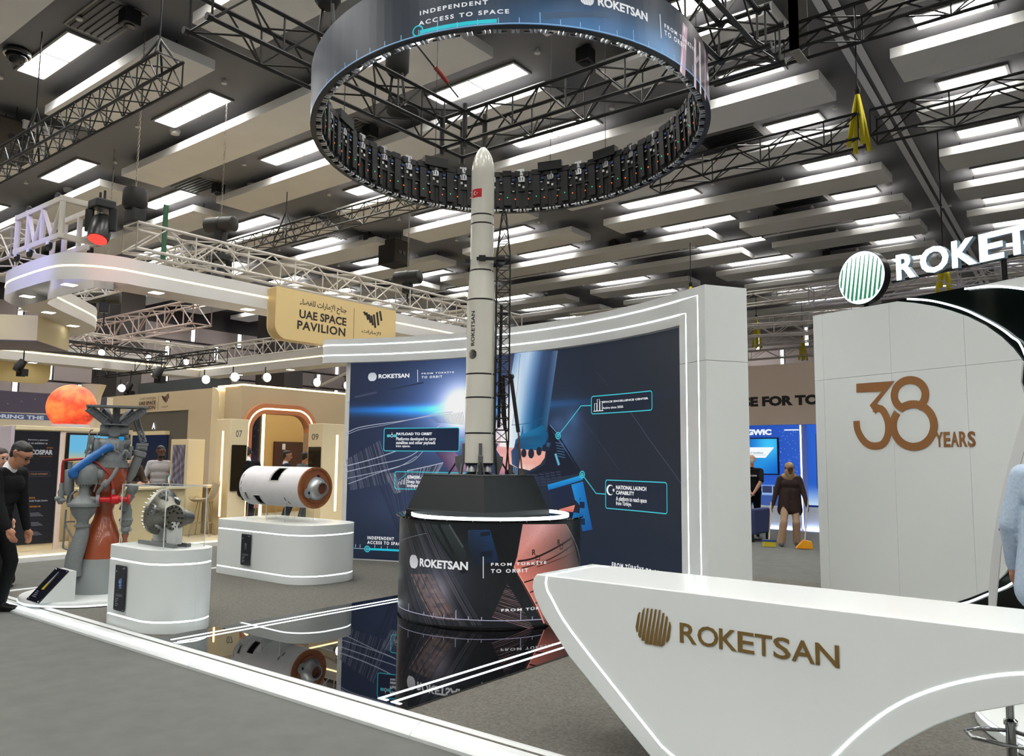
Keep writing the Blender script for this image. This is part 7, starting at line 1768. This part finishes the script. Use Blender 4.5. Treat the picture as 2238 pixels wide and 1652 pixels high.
def human(label, pos, face, H=1.75, skin='light', top=None, bottom=None, shoes=None, hair=None, lean=0, head=(0, 0), lh=None, rh=None, lf=None, rf=None,
          style='shirt', voxel=.011, sleeves=1.0, hairstyle='short', hijab=None, collar=None, belly=0, glasses=False):
    """a standing figure; local axes: x to its right, y ahead, z up. lh/rh hand targets, lf/rf foot positions (fractions of height)"""
    k = H / 1.75; f = V((math.cos(face), math.sin(face), 0)); rt_ = V((f.y, -f.x, 0)); o = V(pos)
    t = thing('person', label, 'person', pos)
    R_ = MX.Rotation(-lean, 3, 'X')
    def Wd(p): p = V(p); return o + rt_ * p.x + f * p.y + V((0, 0, p.z))
    pel = V((0, -.10 * math.sin(lean) * k * 1.2, .94 * k))
    def up(x, y, z): return pel + R_ @ V((x, y, z)) * k
    nb = up(0, -.01, .53); hc_dir = MX.Rotation(-lean - head[0], 3, 'X')
    hz = MX.Rotation(head[1], 3, 'Z')
    hb = nb + hc_dir @ V((0, .015, .16)) * k
    def hd(x, y, z): return hb + hc_dir @ (hz @ V((x, y, z))) * k
    P = []; S_ = 0; T_ = 1; B_ = 2; F_ = 3; W_ = 4
    def add(a, b, r1, r2, m): P.append((tuple(Wd(a)), tuple(Wd(b)), r1 * k, r2 * k, m))
    suit = style in ('suit', 'jacket')
    # trunk
    add(up(-.075, 0, 0), up(.075, 0, 0), .125, .125, B_ if not suit else T_)
    add(up(-.06, 0, .10), up(.06, 0, .10), .118 + belly, .118 + belly, T_); add(up(-.065, .005 + belly, .22), up(.065, .005 + belly, .22), .115 + belly, .115 + belly, T_)
    add(up(-.085, .0, .36), up(.085, .0, .36), .118, .118, T_); add(up(-.15, -.01, .455), up(.15, -.01, .455), .068, .068, T_); add(up(0, -.02, .46), up(0, -.015, .50), .09, .062, T_)
    if suit:
        add(up(-.09, 0, .0), up(-.1, -.01, -.1), .12, .115, T_); add(up(.09, 0, .0), up(.1, -.01, -.1), .12, .115, T_); add(up(-.03, .02, -.08), up(.03, .02, -.08), .12, .12, T_)
    if style == 'loose':
        add(up(-.09, 0, .2), up(-.13, 0, -.2), .12, .13, T_); add(up(.09, 0, .2), up(.13, 0, -.2), .12, .13, T_); add(up(0, -.05, .2), up(0, -.05, -.18), .12, .12, T_); add(up(-.06, .04, .2), up(-.08, .06, -.2), .1, .1, T_); add(up(.06, .04, .2), up(.08, .06, -.2), .1, .1, T_)
    add(nb + V((0, 0, -.02)), hd(0, -.015, -.08), .055, .052, S_)
    if collar is not None: add(up(0, -.012, .515), up(0, -.012, .535), .066, .062, W_)
    # head
    add(hd(0, -.02, .03), hd(0, .015, .035), .085, .075, S_); add(hd(0, .03, -.03), hd(0, .045, -.075), .062, .042, S_); add(hd(0, .05, .04), hd(0, .045, -.04), .055, .05, S_)
    add(hd(0, .088, .02), hd(0, .112, -.018), .011, .016, S_); add(hd(-.018, .092, -.05), hd(.018, .092, -.05), .012, .012, S_); add(hd(-.03, .088, .035), hd(.03, .088, .035), .012, .012, S_)
    for s_ in (-1, 1): add(hd(s_ * .08, -.008, .0), hd(s_ * .086, -.014, .03), .018, .02, S_)
    # arms
    def ik(a, b, l1, l2, hint):
        d = b - a; L = min(d.length, (l1 + l2) * .995); dn = d.normalized(); x = (l1 * l1 - l2 * l2 + L * L) / (2 * L); h = math.sqrt(max(l1 * l1 - x * x, 0))
        hv = V(hint) - dn * V(hint).dot(dn); hv.normalize(); return a + dn * x + hv * h, a + dn * L
    for s_, tgt in ((-1, lh), (1, rh)):
        sh = up(s_ * .185, -.01, .455); tg = V(tgt) * k if tgt is not None else V((s_ * .27, .06, .83)) * k
        e, w_ = ik(sh, tg, .30 * k, .27 * k, (s_ * .5, -1, -.3)); sl = T_ if sleeves else S_
        wd_ = 1.18 if (suit or style == 'loose') else 1.0
        add(sh, e, .062 * wd_, .05 * wd_, T_); add(e, e.lerp(w_, .97), .048 * wd_, .034 * wd_ if sleeves >= 1 else .032, T_ if sleeves >= 1 else S_)
        d = (w_ - e).normalized(); side = V((1, 0, 0)) * -s_; side = (side - d * side.dot(d)).normalized(); nrm = d.cross(side).normalized()
        if nrm.y < 0: nrm = -nrm
        pc = w_ + d * .05 * k
        add(w_ - d * .02, w_ + d * .03 * k, .027, .028, S_); add(pc - nrm * .022 * k, pc + d * .035 * k - nrm * .026 * k, .02, .016, S_); add(pc + nrm * .022 * k, pc + d * .035 * k + nrm * .026 * k, .02, .016, S_)
        for j, ln in enumerate((.066, .078, .072, .055)):
            b0 = pc + d * .04 * k + nrm * (.03 - .02 * j) * k; b1 = b0 + d * ln * .5 * k + side * .006; b2 = b1 + (d * .8 + side * .6).normalized() * ln * .5 * k
            add(b0, b1, .0088, .0082, S_); add(b1, b2, .0082, .007, S_)
        b0 = w_ + d * .025 * k + nrm * .026 * k; b1 = b0 + (d * .7 + nrm * .7).normalized() * .035 * k; add(b0, b1, .0115, .0095, S_); add(b1, b1 + (d * .95 + nrm * .1).normalized() * .03 * k, .0095, .008, S_)
    # legs
    for s_, ft in ((-1, lf), (1, rf)):
        hp = pel + V((s_ * .09, 0, -.02)) * k; ft = V((ft[0], ft[1], 0)) * k if ft is not None else V((s_ * .1, 0, 0)) * k
        an = ft + V((0, -.03, .085)) * k
        if style == 'dress':
            continue
        e, an = ik(hp, an, .44 * k, .43 * k, (0, 1, 0)); wd_ = 1.15 if suit else (1.3 if style == 'loose' else 1.0)
        add(hp, e, .098, .064 * (1.1 if wd_ > 1 else 1), B_); add(e, an + V((0, 0, .01)), .062 * wd_, .045 * wd_ * (1.5 if style == 'loose' else 1.1), B_)
        add(an + V((0, -.02, -.045)) * 1, ft + V((0, .04, .045)) * k, .042, .042, F_); add(ft + V((0, .04, .042)) * k, ft + V((0, .15, .034)) * k, .04, .034, F_)
    if style == 'dress':
        for a in range(8):
            c_, s2 = math.cos(a * PI / 4), math.sin(a * PI / 4); add(up(.04 * c_, .04 * s2, .1), V((.18 * c_, .06 + .22 * s2, .1)) * k, .1, .075, B_)
        add(V((.05, .1, .04)) * k, V((.05, .34, .03)) * k, .035, .028, F_); add(V((-.08, .0, .04)) * k, V((-.08, .2, .03)) * k, .035, .03, F_)
    mats = [SKIN[skin], top, bottom, shoes or mat('shoe_black', (18, 18, 20), .35), collar or WHITE_M]
    me = fuse(P, voxel * (k if k > .9 else 1)); paint(me, P, mats); link('body', me, None, t)
    # eyes, brows, hair
    for s_ in (-1, 1):
        MB().ball(Wd(hd(s_ * .031, .094, .012)), .0115 * k, 10, 8).build('eye', mat('eye_dark', (28, 22, 20), .15), t, smooth=True)
        capsule(MB(), Wd(hd(s_ * .018, .104, .036)), Wd(hd(s_ * .046, .09, .036)), .005 * k, .004 * k, 6, 3).build('eyebrow', mat('brow', (34, 26, 22), .7), t, smooth=True)
    capsule(MB(), Wd(hd(-.02, .1, -.05)), Wd(hd(.02, .1, -.05)), .007 * k, .007 * k, 8, 3).build('lips', mat('lips', (150, 92, 82), .5), t, smooth=True)
    hm = mat('hair_' + (hair or 'black'), {'black': (20, 18, 18), 'brown': (44, 32, 26), 'white': (206, 200, 194)}[hair or 'black'], .5, grain=(90, .25, .4))
    Hh = []
    def ah(a, b, r1, r2): Hh.append((tuple(Wd(hd(*a))), tuple(Wd(hd(*b))), r1 * k, r2 * k))
    if hijab is not None:
        ah((0, -.03, .045), (0, .015, .055), .095, .08); ah((0, -.05, -.03), (0, -.03, -.1), .085, .09); ah((-.06, .02, -.05), (-.03, .04, -.13), .05, .05); ah((.06, .02, -.05), (.03, .04, -.13), .05, .05); ah((0, .03, -.15), (0, .0, -.2), .075, .11); ah((-.08, -.03, -.2), (.08, -.03, -.2), .09, .09)
        me = fuse(Hh, .012, 5); link('headscarf', me, hijab, t)
    elif hairstyle == 'short':
        ah((0, -.035, .05), (0, .01, .065), .086, .07); ah((-.055, -.02, .03), (-.06, -.035, -.0), .04, .034); ah((.055, -.02, .03), (.06, -.035, -.0), .04, .034); ah((0, -.06, .02), (0, -.06, -.04), .065, .045)
        me = fuse(Hh, .011, 3); link('hair', me, hm, t)
    elif hairstyle == 'long':
        ah((0, -.035, .045), (0, .012, .06), .092, .075); ah((0, -.07, .0), (0, -.09, -.3), .075, .06); ah((-.075, -.01, .02), (-.085, .0, -.25), .035, .03); ah((.075, -.01, .02), (.085, .0, -.25), .035, .03)
        me = fuse(Hh, .011, 3); link('hair', me, hm, t)
    elif hairstyle == 'fringe':
        ah((0, -.05, .0), (0, -.06, -.03), .07, .06); ah((-.066, -.02, -.0), (-.066, -.03, -.02), .028, .026); ah((.066, -.02, -.0), (.066, -.03, -.02), .028, .026)
        me = fuse(Hh, .011, 3); link('hair', me, hm, t)
    if glasses:
        mb = MB()
        for s_ in (-1, 1): mb.tube([Wd(hd(s_ * .034 + .024 * math.cos(a), .108, .012 + .018 * math.sin(a))) for a in [2 * PI * i / 12 for i in range(12)]], .0022 * k, 5, closed=True); mb.bar(Wd(hd(s_ * .058, .105, .015)), Wd(hd(s_ * .09, -.01, .018)), .0022 * k, 5)
        mb.bar(Wd(hd(-.01, .108, .015)), Wd(hd(.01, .108, .015)), .0022 * k, 5); mb.build('glasses', BLACK, t)
    return t, Wd, up, hd
SUITB = cloth_mat('suit_black', (21, 22, 24)); SUITN = cloth_mat('suit_navy', (34, 38, 50)); TEE = cloth_mat('tee_pale', (176, 176, 180)); BROWNJ = cloth_mat('jacket_brown', (62, 52, 44))
SCARF = cloth_mat('scarf_beige_pink', (186, 158, 144)); BLUES = cloth_mat('shirt_light_blue', (182, 200, 220)); BLK = cloth_mat('cloth_black', (20, 20, 23)); GREYS = cloth_mat('suit_grey', (92, 98, 104)); KHAKI = cloth_mat('trousers_beige', (176, 150, 126)); DKB = cloth_mat('shirt_dark_brown', (58, 46, 44)); SCARF2 = cloth_mat('scarf_patterned', (158, 132, 104))
rf_ = math.atan2(.617, .787)          # looking to the right across the photograph
p1, W1_, u1, h1 = human('man in a black suit with glasses stooping to read the panel at the engine model', (-9.32, 3.24, 0), rf_ - .1, 1.8, 'tan', SUITB, SUITB, None, 'black', lean=.3, head=(.3, 0), lh=(-.2, .2, .76), rh=(.24, .34, .80), lf=(-.1, .06), rf=(.1, -.05), style='suit', voxel=.009, collar=mat('collar_white', (226, 226, 228), .7), glasses=True)
p2, W2_, u2, h2 = human('woman with long dark hair in a black dress behind the suited man', (-11.14, 3.8, 0), rf_ + .1, 1.7, 'light', BLK, BLK, None, 'brown', lean=.04, head=(.2, -.35), lh=(-.2, .14, .85), rh=(.2, .16, .85), style='dress', hairstyle='long')
p3, W3_, u3, h3 = human('woman in a beige headscarf and dark jacket bending over her phone at the cream desk', (-14.62, 7.15, .1), math.atan2(.15, 1), 1.66, 'light', BROWNJ, BLK, None, 'black', lean=.42, head=(.5, -.25), lh=(-.12, .50, 1.07), rh=(.12, .52, 1.07), style='jacket', hijab=SCARF)
ph = MB().box((-13.98, 7.27, 1.085), (.16, .09, .012), .3).build('phone', BLACK); tag(ph, 'dark phone held flat by the woman in the beige headscarf', 'phone')
p4, W4_, u4, h4 = human('dark-haired bearded man in a pale tee shirt standing behind the cream desk', (-15.3, 8.15, .1), -.35, 1.72, 'dark', TEE, BLK, None, 'black', lean=.05, head=(.15, .2), lh=(-.2, .3, 1.0), rh=(.22, .28, 1.0), sleeves=0)
mb = MB(); capsule(mb, W4_(h4(-.035, .06, -.07)), W4_(h4(.035, .06, -.07)), .034, .034); mb.build('beard', MATS['hair_black'], p4, smooth=True)
p5, W5_, u5, h5 = human('man in a black suit seen from behind beside the left lit tower', (-13.9, 9.22, .1), 2.75, 1.74, 'tan', SUITB, SUITB, None, 'black', lean=.14, head=(.4, .0), lh=(-.16, .25, 1.0), rh=(.16, .25, 1.0), style='suit', collar=MATS['collar_white'])
p6, W6_, u6, h6 = human('man in a navy suit with a white collar talking in front of the arch', (-14.72, 10.72, .1), 1.2, 1.66, 'tan', SUITN, SUITN, None, 'black', head=(.1, -.3), style='suit', collar=MATS['collar_white'])
p7, W7_, u7, h7 = human('man in a grey suit turned away in front of the arch', (-14.82, 11.28, .1), 1.5, 1.64, 'tan', GREYS, GREYS, None, 'black', head=(.15, .3), style='suit')
p8, W8_, u8, h8 = human('white-haired man in a black polo with hands clasped behind him in the passage', (-6.62, 17.0, 0), 1.9, 1.78, 'light', BLK, BLK, None, 'white', lh=(-.05, -.22, .98), rh=(.06, -.23, .96), sleeves=0, hairstyle='fringe', belly=.02, voxel=.012)
mb = MB(); fb_ = lambda x, y, d=0: W8_(u8(x, -.128 - d, y)); text(mb, 'SPECTRA', (.11, .335, -.11, .372), lambda x, y, d=0: W8_(u8(x, -.125, y)), 0, bold=.04); mb.build('back_print', WHITE_M, p8)
# cleaner with broom and dustpan
cf = math.atan2(-15.6, 5.3) + .1
p9, W9_, u9, h9 = human('cleaner in a patterned headscarf, dark shirt and beige trousers sweeping the passage', (-5.33, 15.62, 0), cf, 1.62, 'dark', DKB, KHAKI, mat('shoe_grey', (70, 66, 66), .5), 'black', lean=.1, head=(.28, .15), lh=(-.32, .18, .86), rh=(.36, .05, .80), lf=(-.13, -.06), rf=(.2, .08), style='loose', hijab=SCARF2, voxel=.01)
WOOD = mat('broom_handle', (196, 180, 150), .5)
t = thing('broom', 'small broom with a yellow and blue head held by the cleaner', 'broom', (-5.6, 15.2, 0))
hp = W9_(V((.38, .1, .78)) * .96); ft = W9_(V((.43, .34, .12)))
MB().bar(hp + (hp - ft).normalized() * .1, ft, .012, 8).build('handle', WOOD, t, smooth=40)
bx_ = (W9_(V((1, 0, 0))) - W9_(V((0, 0, 0)))).normalized(); by_ = bx_.cross(V((0, 0, 1)))
mb = MB(); Mb = MX((bx_, by_, V((0, 0, 1)))).transposed(); mb.box(ft, (.26, .05, .05), M=Mb).build('head', mat('broom_blue', (46, 74, 120), .5), t, bevel=.01); MB().box(ft + V((0, 0, -.06)), (.24, .045, .1), M=Mb).build('bristles', mat('bristle_yellow', (190, 172, 40), .7), t)
t = thing('dustpan', 'long-handled orange yellow dustpan held by the cleaner', 'dustpan', (-5.1, 15.3, 0))
hp = W9_(V((-.33, .2, .84)) * .96); ft = W9_(V((-.2, .42, .1)))
MB().bar(hp + V((0, 0, .1)), ft, .012, 8).build('handle', WOOD, t, smooth=40)
MB().prism([(-.16, -.03), (.14, -.03), (.12, .1), (-.02, .12)], lambda x, y, d: ft + bx_ * x * -1 + V((0, 0, y - .06)) + by_ * d, -.1, .1).build('pan', mat('pan_orange', (238, 164, 30), .4), t)
p10, W10_, u10, h10 = human('person in a loose light blue shirt and dark trousers cut off by the right edge', (-.36, 5.84, SZ), 1.35, 1.84, 'tan', BLUES, BLK, None, 'black', lean=.03, lh=(-.30, .10, .86), rh=(.28, .1, .86), style='loose', sleeves=1.0, voxel=.01)
